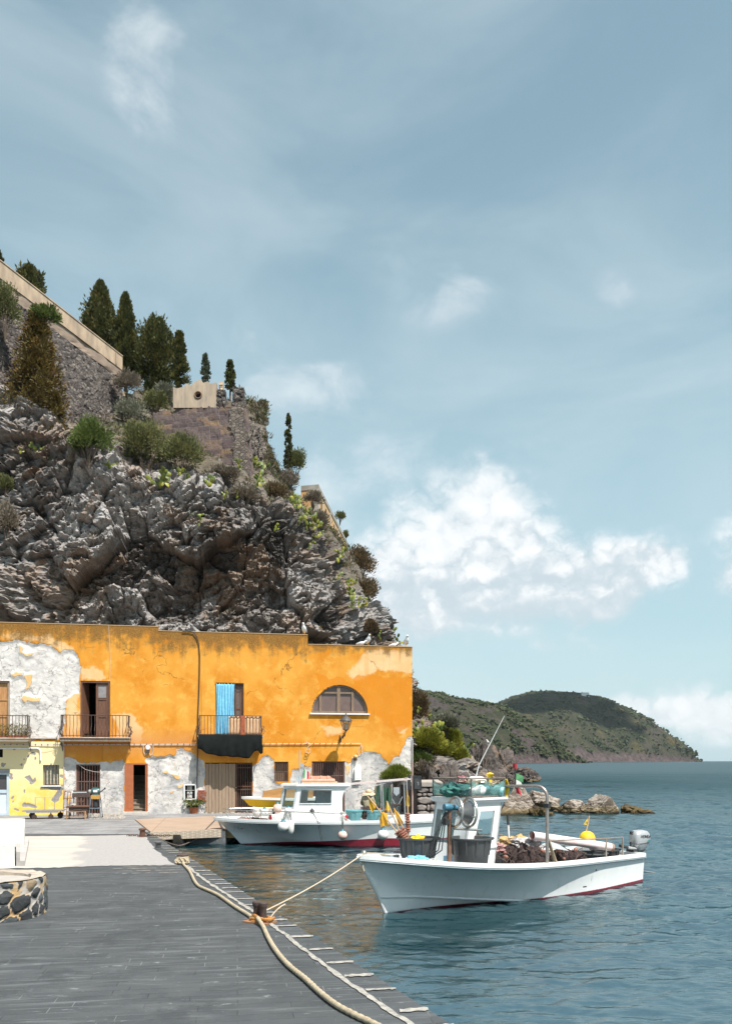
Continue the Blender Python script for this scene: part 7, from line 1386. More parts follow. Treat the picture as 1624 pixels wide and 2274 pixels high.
# ------------------------------------------------------------------ fortress walls
def masonry(name, cols, scale, mort, ashlar=False, brick=(.9, .42)):
    m, b = newmat(name); v = b.n('ShaderNodeTexCoord').outputs['Object']; n = b.noise(v, 3.0, 6, .65); fi = b.noise(v, 14, 5, .7); big = b.noise(v, .45, 4, .6)
    if ashlar:
        w = b.n('ShaderNodeVectorMath', {'operation': 'MULTIPLY_ADD'}, i0=b.n('ShaderNodeTexNoise', Vector=v, Scale=1.5, Detail=3.0).outputs[1], i1=(.10, .10, .10), i2=v).outputs[0]; s = b.n('ShaderNodeSeparateXYZ', Vector=w); uv = b.n('ShaderNodeCombineXYZ', X=b.math('ADD', s.outputs[0], b.math('MULTIPLY', s.outputs[1], .8)), Y=s.outputs[2], Z=0.0).outputs[0]
        br = b.n('ShaderNodeTexBrick', {'offset': .45, 'squash': 1.4, 'squash_frequency': 2}, Vector=uv, Color1=(.0, .0, .0, 1), Color2=(1, 1, 1, 1), Mortar=(.5, .5, .5, 1), Scale=1.0, Mortar_Size=.018, Mortar_Smooth=.25, Bias=.0, Brick_Width=brick[0], Row_Height=brick[1]); cell = br.outputs[0]; edge = br.outputs['Fac']
    else:
        vs = b.mapv(v, (1, 1, 1.5)); vo = b.n('ShaderNodeTexVoronoi', Vector=vs, Scale=scale); cell = b.n('ShaderNodeSeparateColor', Color=vo.outputs['Color']).outputs[0]; de = b.n('ShaderNodeTexVoronoi', {'feature': 'DISTANCE_TO_EDGE'}, Vector=vs, Scale=scale).outputs[0]; edge = b.sstep(de, .02, .10, 1, 0)
    f = b.math('ADD', b.math('MULTIPLY', cell, .7), b.math('MULTIPLY', n, .3)); c_ = b.ramp(f, [(.08, cols[0]), (.38, cols[1]), (.65, cols[2]), (.92, cols[3])]); c_ = b.mix(b.sstep(big, .52, .7, 0, .55), c_, cols[4]); c_ = b.mix(b.sstep(fi, .5, .75, 0, .4), c_, tuple(x*.5 for x in cols[1])); c_ = b.mix(b.math('MULTIPLY', edge, b.sstep(n, .3, .6, .35, .9)), c_, mort)
    finish(b, Base_Color=c_, Roughness=.95, Normal=b.n('ShaderNodeBump', Strength=1.0, Distance=.08, Height=b.math('ADD', b.math('MULTIPLY', edge, -1.0), b.math('MULTIPLY', fi, .5))).outputs[0], Specular_IOR_Level=.2); _mats[name] = m; return m
RUB = masonry('rubble_masonry', ((.060, .050, .048), (.10, .085, .080), (.155, .132, .120), (.25, .22, .195), (.085, .070, .068)), 3.2, (.085, .07, .06)); ASH = masonry('ashlar_masonry', ((.085, .062, .060), (.115, .085, .085), (.155, .115, .105), (.26, .165, .095), (.24, .15, .08)), 1, (.23, .19, .165), True, (.68, .34)); RUB2 = masonry('dark_rubble', ((.10, .085, .075), (.15, .125, .11), (.20, .165, .14), (.27, .23, .19), (.16, .12, .09)), 3.5, (.09, .075, .06))
PEACH = pm('peach_plaster', (.55, .41, .28), (.30, .225, .165), 1.5, .9, .3, stretch=(1, 1, .40), amt=.62); PEACHD = pm('stained_peach_plaster', (.34, .25, .185), (.22, .165, .13), 1.3, .9, .2, stretch=(1, 1, .5), amt=.9)
def rough_panel(quad, nu, nv, amp, sc, seed, thick, topj=.0):
    """irregular wall face: bilinear quad (bl, br, tr, tl) pushed in and out"""
    q = [np.array(p, float) for p in quad]; s, t = np.meshgrid(np.linspace(0, 1, nu), np.linspace(0, 1, nv), indexing='ij'); V = (q[0]*((1-s)*(1-t))[..., None]+q[1]*(s*(1-t))[..., None]+q[2]*(s*t)[..., None]+q[3]*((1-s)*t)[..., None]); n = np.cross(q[1]-q[0], q[3]-q[0]); n /= np.linalg.norm(n); d1, d2, c = worley(V*sc+seed); V = V+n*((c-.5)*amp-np.exp(-((d2-d1)/.1)**2)*amp*.8+fbm(V*.7+seed, 3)*amp*1.3)[..., None]
    if topj: V[:, -1, 2] += topj*fbm(np.stack([s[:, -1]*20+seed, s[:, -1]*0, s[:, -1]*0], -1), 3)
    mb = MB(); m_ = nv; mb.add([Vector(p) for p in V.reshape(-1, 3)], [(i*m_+k, (i+1)*m_+k, (i+1)*m_+k+1, i*m_+k+1) for i in range(nu-1) for k in range(nv-1)]); back = [Vector(p)-Vector(n)*thick for p in (V[0, 0], V[-1, 0], V[-1, -1], V[0, -1])]
    tr = [tuple(p) for p in V[:, -1]]; mb.add([Vector(p) for p in tr]+[Vector(p)-Vector(n)*thick for p in tr], [(i, i+1, nu+i+1, nu+i) for i in range(nu-1)]); er = [tuple(p) for p in V[-1]]; mb.add([Vector(p) for p in er]+[Vector(p)-Vector(n)*thick for p in er], [(i, i+1, nv+i+1, nv+i) for i in range(nv-1)]); el = [tuple(p) for p in V[0]]; mb.add([Vector(p) for p in el]+[Vector(p)-Vector(n)*thick for p in el], [(i, i+1, nv+i+1, nv+i) for i in range(nv-1)]); mb.quad(*back); return mb
def fort_left():
    A, B_ = P(0, 580, 50), P(271, 795, 0.0001); zt = A.z; YB = 61.8; B_ = Vector(((271-CX)*YB/F, YB, zt)); d = (B_-A).normalized(); A0 = A-d*7; t = thing('fortress_wall', 'long rubble fortress wall topped by a peach plastered parapet at the upper left', 'wall', Vector((A0.x, A0.y, 22))); up = Vector((0, 0, 1)); n = Vector((d.y, -d.x, 0)); ph, pd = 1.05, .75
    zb = zt-ph; lo = zt-ph-pd
    q = [A0+up*(21-zt)+n*1.3, B_+up*(21-zt)+n*1.3, B_+up*(lo-zt), A0+up*(lo-zt)]; build('body', rough_panel(q, 120, 60, .07, 1.9, 4, 1.0), RUB, t, world=True); q = [A0+up*(lo-zt)+n*.01, B_+up*(lo-zt)+n*.01, B_+up*(zb-zt)+n*.0, A0+up*(zb-zt)]; build('stained_band', rough_panel(q, 60, 6, .05, .8, 8, .5), PEACHD, t, world=True)
    mb = MB(); p = [A0+up*(zb-zt+.002)+n*.06, B_+up*(zb-zt+.002)+n*.06, B_+n*.06, A0+n*.06]; mb.prism(p, -n*.45); c_ = [A0+n*.10+up*.002, B_+n*.10+up*.002, B_+n*.10+up*.07, A0+n*.10+up*.07]; mb.prism(c_, -n*.55); e = B_-d*.9; mb.prism([e+n*.08+up*(-.95), e+d*.12+n*.08+up*(-.95), e+d*.12+n*.08-up*.1, e+n*.08-up*.1], n*.04); build('parapet', mb, PEACH, t, world=True)
fort_left()
def bastion():
    Y = 54.5; K = P(541, 900, Y); Lf = P(340, 896, Y+1.2); zt = H+(HY-898)*Y/F; zb = 18.2; t = thing('stone_bastion', 'purple brown ashlar bastion with a battered corner above the rock', 'bastion', Vector((K.x, K.y, zb))); bt = .9; Kb = Vector((K.x+.85, K.y-bt, zb)); Lb = Vector((Lf.x, Lf.y-bt, zb)); YS = 63.5; S_ = Vector(((600-CX)*YS/F, YS, zt+.3)); Sb = Vector((S_.x+1.2, YS, zb))
    build('front_face', rough_panel([Lb, Kb, Vector((K.x, K.y, zt)), Vector((Lf.x, Lf.y, zt))], 110, 60, .025, 2.2, 2, 1.0, .25), ASH, t, world=True); build('side_face', rough_panel([Kb, Sb, S_, Vector((K.x, K.y, zt+.2))], 90, 60, .18, 1.6, 6, 1.0, .5), RUB2, t, world=True)
    mb = MB(); mb.quad(Vector((Lf.x, Lf.y, zt-.1)), Vector((K.x, K.y, zt-.1)), S_-Vector((.3, 0, .3)), Vector((Lf.x, YS, zt-.1))); build('top', mb, pm('plateau_earth', ()), t, world=True)
    # scalloped peach parapet with a round hole
    y0 = Y+.75; X = lambda px: (px-CX)*y0/F; Z = lambda py: H+(HY-py)*y0/F; tops = [(384.5, 859), (393, 863.5), (401, 861), (408.5, 858), (415, 853), (424, 856.5), (431, 849), (440, 845), (446, 844.5), (452, 850), (461, 847.5), (468, 852.5), (476, 849), (481, 851)]; bot = 905; pr = thing('parapet', 'scalloped peach plaster parapet with a round hole on the bastion', 'parapet', Vector((X(432), y0, Z(bot)))); cx, cz, r = X(440), Z(877), .20; mb = MB()
    xs = sorted(set([t_[0] for t_ in tops]+list(np.linspace(384.5, 481, 40)))); top = lambda px: polyl(tops, px)-1.2*abs(math.sin((px-384)*.14))
    def strip(px0, px1, za0, za1, zb0, zb1): mb.prism([(X(px0), y0, za0), (X(px1), y0, za1), (X(px1), y0, zb1), (X(px0), y0, zb0)], (0, .30, 0))
    for a_, c_ in zip(xs[:-1], xs[1:]):
        h = lambda px: math.sqrt(max(0, r*r-(X(px)-cx)**2)); ha, hc = h(a_), h(c_)
        if ha > 0 or hc > 0: strip(a_, c_, Z(bot), Z(bot), cz-ha, cz-hc); strip(a_, c_, cz+ha, cz+hc, Z(top(a_)), Z(top(c_)))
        else: strip(a_, c_, Z(bot), Z(bot), Z(top(a_)), Z(top(c_)))
    build('panel', mb, pm('streaked_peach_plaster', (.52, .39, .275), (.27, .225, .18), 2.6, .9, .3, stretch=(1.6, 1.6, .35), amt=.9), pr, world=True); mb = MB(); mb.tube([(cx+(r+.03)*math.cos(k*.3), y0-.01, cz+(r+.03)*math.sin(k*.3)) for k in range(21)], .05, 6, closed=True); build('ring', mb, pm('rust_ring', (.22, .13, .08), (.14, .08, .05), 9, .9, .2), pr, world=True); mb = MB(); mb.lathe([(r*1.05, .24), (0, .25)], (cx, y0, cz), (0, 1, 0), 16); build('hole', mb, DARK, pr, world=True)
    for i, (pa, pb, ty, by, lab) in enumerate(((481, 500, 866, 905, 'low ruined stone post beside the scalloped parapet'), (516, 541, 859, 912, 'taller ruined stone post at the bastion corner'), (486, 494, 847, 868, 'small orange stump on the low ruined post'))):
        q = [(X(pa), y0-.02, Z(by)), (X(pb), y0-.02, Z(by)), (X(pb), y0-.02, Z(ty)), (X(pa), y0-.02, Z(ty))]; o = build('stone_post', rough_panel(q, 14, 16, .10, 2.5, 5+i, .6, .3), RUB if i < 2 else PEACH, None, loc=q[0]); tag(o, lab, 'stone post')
bastion()
def ruin():
    Y0, Y1 = 70, 88; A = P(706, 1079, Y0); zt = A.z; B_ = Vector(((771.5-CX)*Y1/F, Y1, zt-.2)); Lf = Vector(((668-CX)*(Y0+.4)/F, Y0+.4, zt)); zb = zt-4.2; t = thing('orange_ruin', 'orange plastered fort building with slit windows on the seaward rim', 'building', Vector((A.x, A.y, zb))); up = Vector((0, 0, 1)); OR = pm('orange_plaster', (.60, .31, .10), (.52, .37, .22), .55, .9, .2, stretch=(1, 1, .4), amt=.8); mb = MB(); dn = up*(zb-zt); mb.quad(Lf+dn, A+dn, A, Lf); mb.quad(A+dn, B_+dn, B_, A); mb.quad(B_+dn, B_+Vector((-4, 0, 0))+dn, B_+Vector((-4, 0, 0)), B_); mb.quad(Lf+dn, Lf+Vector((0, 17, 0))+dn, Lf+Vector((0, 17, 0)), Lf); build('wall', mb, OR, t, world=True); mb = MB(); n = (B_-A).cross(up).normalized(); d = (B_-A)
    mb.quad(Lf, A, B_, B_+Vector((-4, 0, 0)), Lf+Vector((0, 17, 0))); build('roof', mb, pm('plateau_earth', ()), t, world=True); mb = MB(); mb.prism([Lf+Vector((0, -.05, -.28)), A+Vector((.06, -.05, -.28)), A+Vector((.06, -.05, .14)), Lf+Vector((0, -.05, .14))], (0, .3, 0)); mb.prism([A+n*.06-up*.28, B_+n*.06-up*.28, B_+n*.06+up*.1, A+n*.06+up*.1], -n*.3); mb.prism([A+Vector((.05, -.05, -4)), A+Vector((-.42, -.05, -4)), A+Vector((-.42, -.05, -.28)), A+Vector((.05, -.05, -.28))], (0, .12, 0)); build('cornice', mb, pm('grey_cornice', (.40, .36, .31), (.28, .25, .21), 2, .9, .2), t, world=True)
    for k in range(7): s = .09+.13*k; c = A.lerp(B_, s)+n*.02-up*1.15; e = d.normalized()*.24; mb = MB(); mb.prism([c-e-up*.42, c+e-up*.42, c+e+up*.42, c-e+up*.42], -n*.12); build('window', mb, DARK, t, world=True)
    for s in (.0, .34, .62, .90): c = A.lerp(B_, s)+n*.05; e = d.normalized()*.35; mb = MB(); mb.prism([c+up*(-4), c+e+up*(-4), c+e-up*.3, c-up*.3], -n*.1); build('pilaster', mb, pm('pale_pilaster', (.52, .46, .38), (.42, .36, .29), 2, .9, .2), t, world=True)
    mb = rough_panel([Vector((A.x-1, A.y-.8, zb-5)), Vector((B_.x+.9, B_.y, zb-4.4)), Vector((B_.x+.05, B_.y, zb+.6)), Vector((A.x+.05, A.y+.5, zb+.8))], 50, 30, .3, 1.0, 9, 1.0); build('foundation', mb, RUB2, t, world=True)
ruin()
# ------------------------------------------------------------------ rocks
ROCKM = None
def rock_mat(name, c, wet=True, pale=0.0):
    m, b = newmat(name); g = b.n('ShaderNodeNewGeometry'); v = b.n('ShaderNodeTexCoord').outputs['Object']; n = b.noise(v, 1.4, 7, .68, .4); fi = b.noise(v, 9, 6, .7); pit = b.n('ShaderNodeTexVoronoi', Vector=v, Scale=8.0).outputs['Distance']; st = b.noise(b.mapv(v, (.7, .7, 4), rot=(R(20), R(30), 0)), 1.2, 6, .65); c_ = b.ramp(b.math('ADD', b.math('MULTIPLY', n, .5), b.math('MULTIPLY', st, .5)), [(.32, tuple(x*.40 for x in c)), (.5, c), (.68, tuple(x*1.45 for x in c))]); c_ = b.mix(b.sstep(b.noise(b.mapv(v, loc=(5, 2, 1)), .8, 5, .6), .55, .68, 0, .6), c_, (.25, .16, .10)); c_ = b.mix(b.sstep(fi, .55, .75, 0, .6), c_, tuple(x*.35 for x in c))
    wz = b.n('ShaderNodeSeparateXYZ', Vector=g.outputs['Position']).outputs[2]; nz = b.n('ShaderNodeSeparateXYZ', Vector=g.outputs['Normal']).outputs[2]
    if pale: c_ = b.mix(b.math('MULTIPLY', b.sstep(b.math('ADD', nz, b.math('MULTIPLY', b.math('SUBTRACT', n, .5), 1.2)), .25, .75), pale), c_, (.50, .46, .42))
    if wet: k = b.math('ADD', wz, b.math('MULTIPLY', b.math('SUBTRACT', n, .5), .3)); c_ = b.mix(b.sstep(k, WZ+.10, WZ+.50, .75, 0), c_, (.16, .115, .045)); c_ = b.mix(b.sstep(k, WZ+.02, WZ+.20, .9, 0), c_, (.022, .018, .013))
    hgt = b.math('ADD', b.math('MULTIPLY', fi, .6), b.math('ADD', st, b.math('MULTIPLY', b.sstep(pit, .05, .3), .3 if pale else .0))); finish(b, Base_Color=c_, Roughness=.9, Normal=b.n('ShaderNodeBump', Strength=.9, Distance=.06, Height=hgt).outputs[0], Specular_IOR_Level=.25); return m
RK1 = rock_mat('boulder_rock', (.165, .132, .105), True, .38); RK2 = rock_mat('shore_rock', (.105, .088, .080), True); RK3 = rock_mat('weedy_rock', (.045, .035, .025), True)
def rock(label, c, r, seed, mat, n=6, amp=.16, peak=None, group=None, block=1.3, name='boulder'):
    bm = bmesh.new(); bmesh.ops.create_icosphere(bm, subdivisions=n, radius=1); v = np.array([q.co for q in bm.verts]); fs = [[q.index for q in f.verts] for f in bm.faces]; bm.free(); rng = np.random.default_rng(seed); u = v.copy()
    pl = rng.normal(size=(11, 3)); pl /= np.linalg.norm(pl, axis=1)[:, None]; dd = rng.uniform(.58, .86, 11); s = np.min(np.where(v@pl.T > .05, dd/np.maximum(v@pl.T, .05), 9), axis=1); s = np.minimum(s, 1.15)
    if peak is not None: pk = np.array(peak); k = np.array([[1, 0, .55], [-1, .1, .62], [.1, -1, .6], [-.1, 1, .5]]); k /= np.linalg.norm(k, axis=1)[:, None]; s = np.minimum(s*1.6, np.min(np.where(v@k.T > .05, .60/np.maximum(v@k.T, .05), 9), axis=1))
    d1, d2, cc = worley(v*block+seed); w = s*(1+amp*fbm(v*1.6+seed, 5))+amp*.7*(cc-.5)-amp*.35*np.exp(-((d2-d1)/.08)**2); f1, f2, fc, ft = worley(v*block*2.6+seed+7, True); w = w+amp*(.30*(fc-.5)+.38*ft)+amp*.22*fbm(v*7+seed, 4); V = v*w[:, None]*np.array(r)
    mb = MB(); mb.add([Vector(q) for q in V], fs); o = build(name, mb, mat, None, smooth=28); o.location = c; return tag(o, label, 'rock', group)
def wrock(label, px, ytop, ybase, w, Y, seed, mat, depth=.8, **k):
    zb = WZ-.4 if Y > 0 else 0; c = P(px, ybase, Y); top = P(px, ytop, Y).z; hw = pxm(w, Y)/2; hz = (top-zb)*.62; return rock(label, Vector((c.x, Y, zb+hz*.62)), (hw*1.18, hw*depth*1.18, hz*1.22), seed, mat, **k)
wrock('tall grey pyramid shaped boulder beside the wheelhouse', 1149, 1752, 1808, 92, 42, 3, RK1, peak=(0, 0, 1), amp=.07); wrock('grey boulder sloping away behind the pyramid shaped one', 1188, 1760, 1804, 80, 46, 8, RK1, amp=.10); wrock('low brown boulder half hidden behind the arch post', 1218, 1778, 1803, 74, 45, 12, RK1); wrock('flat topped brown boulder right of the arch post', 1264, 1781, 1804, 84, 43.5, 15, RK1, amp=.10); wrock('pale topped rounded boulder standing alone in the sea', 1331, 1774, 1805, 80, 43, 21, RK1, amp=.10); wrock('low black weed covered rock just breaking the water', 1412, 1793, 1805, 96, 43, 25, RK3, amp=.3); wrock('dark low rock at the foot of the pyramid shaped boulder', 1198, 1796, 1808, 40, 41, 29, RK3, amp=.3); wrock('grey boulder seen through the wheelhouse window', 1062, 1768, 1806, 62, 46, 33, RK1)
gR = 'rocks of the shore spit beyond the ochre house'
for i, (lab, px, yt, yb, w, Y) in enumerate((('twin peaked rock highest on the shore spit', 1064, 1651, 1740, 56, 76), ('second peak of the shore spit with a gull on it', 1084, 1654, 1740, 40, 84), ('broad brown rock sloping to the sea on the spit', 1106, 1672, 1738, 80, 92), ('reddish low rock at the outer end of the spit', 1146, 1700, 1736, 74, 104), ('small dark rock standing off the end of the spit', 1181, 1711, 1734, 32, 108), ('grey slab shaped rock nearest the ochre house', 980, 1690, 1750, 66, 54), ('tilted brown slab in the middle of the spit', 1020, 1690, 1760, 84, 58), ('dark jagged rock behind the net basket', 1048, 1702, 1770, 66, 62), ('broken grey rock under the mossy slope', 1000, 1714, 1780, 60, 50), ('low broken rock behind the dry stone wall', 958, 1720, 1775, 54, 45.5), ('dark low rock at the waterline behind the basket', 1088, 1716, 1760, 70, 72), ('tilted rock slab sticking out of the mossy slope', 1004, 1643, 1690, 34, 62), ('small rock beside the prickly pears at the shore', 1040, 1676, 1720, 30, 66), ('dark low rock facing the sea on the spit', 1122, 1716, 1745, 60, 88))): wrock(lab, px, yt, yb, w, Y, 60+i*3, RK2, group=gR, amp=.24, block=1.7)
for a in (('brown shrub on the slope just past the end of the house', 926, 1575, 44, 74, 53, BRN, 60, 1800), ('grey green shrub above the prickly pears by the house', 990, 1607, 48, 40, 60, GRY, 61, 1500), ('yellow green mossy shrub on the slope, nearest the house', 944, 1652, 70, 60, 50.5, YGR, 62, 3000), ('yellow green mossy shrub lower on the slope', 972, 1668, 66, 50, 51.5, YGR, 63, 2800), ('yellow green mossy shrub under the slope prickly pears', 996, 1645, 50, 50, 55, YGR, 64, 1800), ('dark green shrub at the foot of the slope', 930, 1690, 44, 40, 48.5, GRN, 65, 1500), ('dry straw coloured tuft behind the dry stone wall', 938, 1712, 38, 42, 45, DRY, 66, 1400), ('green shrub overhanging the shore below the prickly pears', 1018, 1682, 36, 36, 60, YGR, 67, 1300)): q_ = on_cliff(a[1], a[2]); shrub(*a[:5], q_.y-.4, *a[6:8], n=int(a[8]*1.5), on=P(a[1], a[2], q_.y-.5))
shrub('feathery bright green bush behind the dry stone wall', 877, 1722, 56, 38, 36.6, ((.09, .12, .015), (.19, .22, .03)), 68, n=3200, leaf=(.14, .03), up=.9)
for i, (px, py, Y, s, n) in enumerate((q_[0], q_[1], on_cliff(q_[0], q_[1]).y, q_[3], q_[4]) for q_ in ((921, 1572, 50, 1.0, 10), (926, 1622, 49, 1.4, 16), (950, 1634, 50, 1.5, 22), (968, 1626, 52, 1.6, 24), (985, 1630, 54, 1.5, 22), (1012, 1642, 56, 1.4, 20), (1022, 1660, 57, 1.4, 20), (1034, 1674, 58, 1.2, 14), (940, 1676, 48.5, 1.1, 11), (930, 1696, 47.5, 1.0, 8), (945, 1590, 53, 1.1, 10))): cactus(lD, P(px, py, Y)-Vector((0, .3, .3)), s*.9, 160+i, gD, n)
# dry scrub over the rim and ledges: nobody could count it
def cliff_scrub():
    rng = np.random.default_rng(6); nz = np.gradient(CLV[..., 2], axis=1); du = np.gradient(CLV, axis=0); dv = np.gradient(CLV, axis=1); N = np.cross(du, dv); N /= np.linalg.norm(N, axis=-1)[..., None]+1e-9; N = np.where(N[..., 1:2] > 0, -N, N); dens = np.clip(fbm(CLV*.5+3, 3)+.25, 0, 1); edge = np.clip((CLS-.72)/.05, 0, 1)*(CLS < .86); w = (CLSOFT**1.5+.55*edge*np.clip(N[..., 2]+.5, 0, 1)+.035*np.clip(N[..., 2]-.2, 0, 1))*dens*(CLS < .88)*(CLV[..., 2] > 2); w = w.ravel(); w /= w.sum()
    n = 2600; k = rng.choice(len(w), n, p=w); per = 26; base = CLV.reshape(-1, 3)[k]; sz = rng.uniform(.12, .34, n)*(1+.8*(rng.random(n) < .12)); pal = np.array(((.16, .13, .11), (.24, .20, .16), (.115, .105, .05), (.16, .15, .06), (.10, .11, .04), (.20, .15, .075))); ti = pal[rng.integers(0, 6, n)]*rng.uniform(.6, 1.2, (n, 1)); kk = np.repeat(np.arange(n), per); u = rng.normal(size=(n*per, 3)); u /= np.linalg.norm(u, axis=1)[:, None]; u[:, 2] = np.abs(u[:, 2]); p = base[kk]+u*sz[kk][:, None]*rng.uniform(0, .8, (n*per, 1)); Q = leaf_np(p, u+np.array((0, -.15, .5)), sz[kk]*rng.uniform(.4, .9, n*per), sz[kk]*.17, rng); o = leaf_obj('scrub', Q, ti[kk]*rng.uniform(.75, 1.25, (n*per, 1)), LEAF); tag(o, 'dry grey brown scrub along the rim and ledges of the rock', None, None, 'stuff')
cliff_scrub()
# ------------------------------------------------------------------ mooring gear
def bollard(label, p, r, h, mat, name='bollard', single=True):
    t = thing(name, label, 'bollard', p); mb = MB(); mb.lathe([(r*1.5, 0), (r*1.5, .015), (r, .03), (r*.92, h*.72), (r*1.0, h*.78), (r*1.28, h*.82), (r*1.30, h*.95), (r*1.05, h), (0, h)], n=18); build('post', mb, mat, t, smooth=40); return t
b1 = G(316.5, 1858.5); bollard('small rusty bollard by the chain at the far end of the quay edge', b1, .085, .27, RUST); bollard('plain dark grey bollard on the concrete apron', G(351.5, 1884.5), .075, .19, pm('dark_steel', (.09, .09, .09), (.06, .06, .06), 9, .6, .1)); b3 = G(405.5, 1918); bollard('low flat topped bollard wound with pale rope', b3, .10, .22, RUSTD)
b4 = G(577, 2047); t = thing('double_bollard', 'rusty double bollard holding the thick rope and the bow line', 'bollard', b4); 
for dx, dy in ((-.05, .03), (.055, -.06)): mb = MB(); mb.lathe([(.052, 0), (.046, .21), (.056, .228), (.062, .24), (.062, .285), (.05, .298), (0, .30)], (dx, dy, 0), n=18); build('post', mb, RUSTD, t, smooth=40)
mb = MB(); mb.box((.0, -.02, .012), (.42, .26, .022), Matrix.Rotation(R(-30), 3, 'Z')); build('base_plate', mb, pm('orange_rust_plate', (.36, .17, .08), (.24, .12, .07), 9, .9, .3), t)
OCHR = pm('rust_stained_rope', (.48, .22, .06), (.36, .15, .035), 26, .9, .6)
def rope_mesh(pts, r, lay=True, n=9, step=.03):
    """rope with visible lay: resample and let the radius and centre wander"""
    P_ = [Vector(p) for p in pts]; out = []
    for i in range(len(P_)-1):
        p0, p1, p2, p3 = P_[max(i-1, 0)], P_[i], P_[i+1], P_[min(i+2, len(P_)-1)]; m = max(2, int((p2-p1).length/step))
        for k in range(m): t = k/m; out.append(.5*((2*p1)+(p2-p0)*t+(2*p0-5*p1+4*p2-p3)*t*t+(3*p1-p0-3*p2+p3)*t**3))
    out.append(P_[-1]); rg = random.Random(3); rs = [r*(1+.10*math.sin(k*1.9)+rg.uniform(-.06, .06)) for k in range(len(out))]; return MB().tube(out, rs, n)
hr = [G(*q) for q in ((404, 1914), (408, 1922), (421, 1937), (432, 1959), (441, 1970), (455, 1977), (485, 1991), (519, 2015), (548, 2033), (566, 2046))]; hr = [Vector((p.x, p.y, .032)) for p in hr]; hr[0].z = .10; o = build('mooring_rope', rope_mesh(hr, .028), ROPE, None, smooth=True); tag(o, 'thick pale rope running from the flat topped bollard to the double bollard', 'rope')
h2 = [G(*q) for q in ((572, 2052), (584, 2062), (593, 2082), (606, 2106), (624, 2131), (646, 2154), (678, 2180), (709, 2209), (746, 2238), (790, 2262), (826, 2279), (880, 2310), (980, 2370))]; h2 = [Vector((p.x, p.y, .034)) for p in h2]; h2[0].z = .09; o = build('mooring_rope', rope_mesh(h2, .029), ROPE, None, smooth=True); tag(o, 'thick pale rope leading from the double bollard towards the viewer', 'rope')
mb = MB()
for k in range(2): q = [b4+Vector((.02+(.130-.015*k)*math.cos(a*.33), -.02+(.100-.015*k)*math.sin(a*.33), .03+.035*k+.01*math.sin(a))) for a in range(20)]; mb.tube(q, .021, 8)
mb.tube([b4+Vector((-.10, .05, .10)), b4+Vector((.0, -.16, .09)), b4+Vector((.05, -.30, .04))], .026, 8); mb.tube([b4+Vector((-.14, .02, .05)), b4+Vector((-.02, -.12, .07)), b4+Vector((.16, -.16, .06)), b4+Vector((.20, .0, .06))], .024, 8); o = build('rope_coil', mb, OCHR, None, smooth=True); tag(o, 'rust stained orange rope wound round the double bollard', 'rope')
mb = MB()
for k in range(4): q = [b3+Vector(((.135-.008*k)*math.cos(a*.33), (.135-.008*k)*math.sin(a*.33), .04+.038*k+.006*math.sin(a*2))) for a in range(20)]; mb.tube(q, .026, 8)
for k in range(7): a = k*.9; mb.tube([b3+Vector((.10*math.cos(a), -.06+.08*math.sin(a), .15)), b3+Vector((.15*math.cos(a+.4), -.10+.06*math.sin(a), .09)), b3+Vector((.12*math.cos(a+.9), -.15, .035))], .016, 6)
o = build('rope_coil', mb, ROPE, None, smooth=True); tag(o, 'pale frayed rope wound round the flat topped bollard', 'rope')
def sag(a_, c_, s, n=26): return [a_.lerp(c_, k/n)-Vector((0, 0, s*4*(k/n)*(1-k/n))) for k in range(n+1)]
bow1 = B1(.13, 0, bowz1+.04); mb = MB(); mb.tube(sag(b4+Vector((.06, -.04, .16)), bow1, .05), .011, 6); mb.tube(sag(b4+Vector((.14, .02, .05)), b4+Vector((.34, .20, .22)), -.03, 8), .011, 6); mb.tube([bow1, bow1+Vector((.02, -.06, -.05)), bow1+Vector((-.02, -.10, -.22)), bow1+Vector((0, -.10, -.3))], .014, 6); mb.tube([bow1, B1(.5, .12, bowz1+.0), B1(1.0, .28, bowz1-.08)], .014, 6); o = build('bow_line', mb, pm('pale_cord', (.60, .50, .38), (.45, .36, .26), 30, .9, .3), None, smooth=True); tag(o, 'thin pale bow line from the double bollard to the nearer boat', 'rope')
bow2 = B2(.12, 0, zb2); l2 = [bow2, P(436, 1861, 26.4), P(420, 1870, 26.2), P(398, 1877, 25.9), P(375, 1871.5, 25.4), P(355, 1862, 25.0), P(335, 1853.5, 24.7), b1+Vector((.05, 0, .16))]; o = build('bow_line', rope_mesh(l2, .022, n=6, step=.08), pm('dark_rope_brown', (.16, .13, .11), (.09, .07, .06), 25, .9, .4), None, smooth=True); tag(o, 'dark sagging bow line from the farther boat to the small rusty bollard', 'rope')
st = B1(L1+.03, .5, .25); o = build('stern_line', rope_mesh([st, P(1490, 1942, st.y+1.0), P(1560, 1955, st.y+2.2), P(1680, 1990, st.y+4)], .012, n=6, step=.1), pm('pinkish_rope', (.40, .30, .29), (.28, .2, .2), 25, .9, .3), None, smooth=True); tag(o, 'thin pinkish stern line leading out to sea from the nearer boat', 'rope')
# chain
t0 = G(285, 1857); mb = MB(); rg = random.Random(2); p = Vector((t0.x, t0.y, .03)); d = Vector((1, .1, 0))
for k in range(22):
    a = .25*math.sin(k*.8); d2 = Vector((math.cos(a), math.sin(a)*1.2, 0)); s = d2.cross(Vector((0, 0, 1))) if k % 2 else Vector((0, 0, 1)); q = [p+d2*(.045*math.cos(x*.785))+s*(.026*math.sin(x*.785)) for x in range(8)]; mb.tube(q, .011, 5, closed=True); p = p+d2*.062
o = build('chain', mb, RUST, None, smooth=True); tag(o, 'rusty chain lying beside the small bollard', 'chain'); o['kind'] = 'thing'
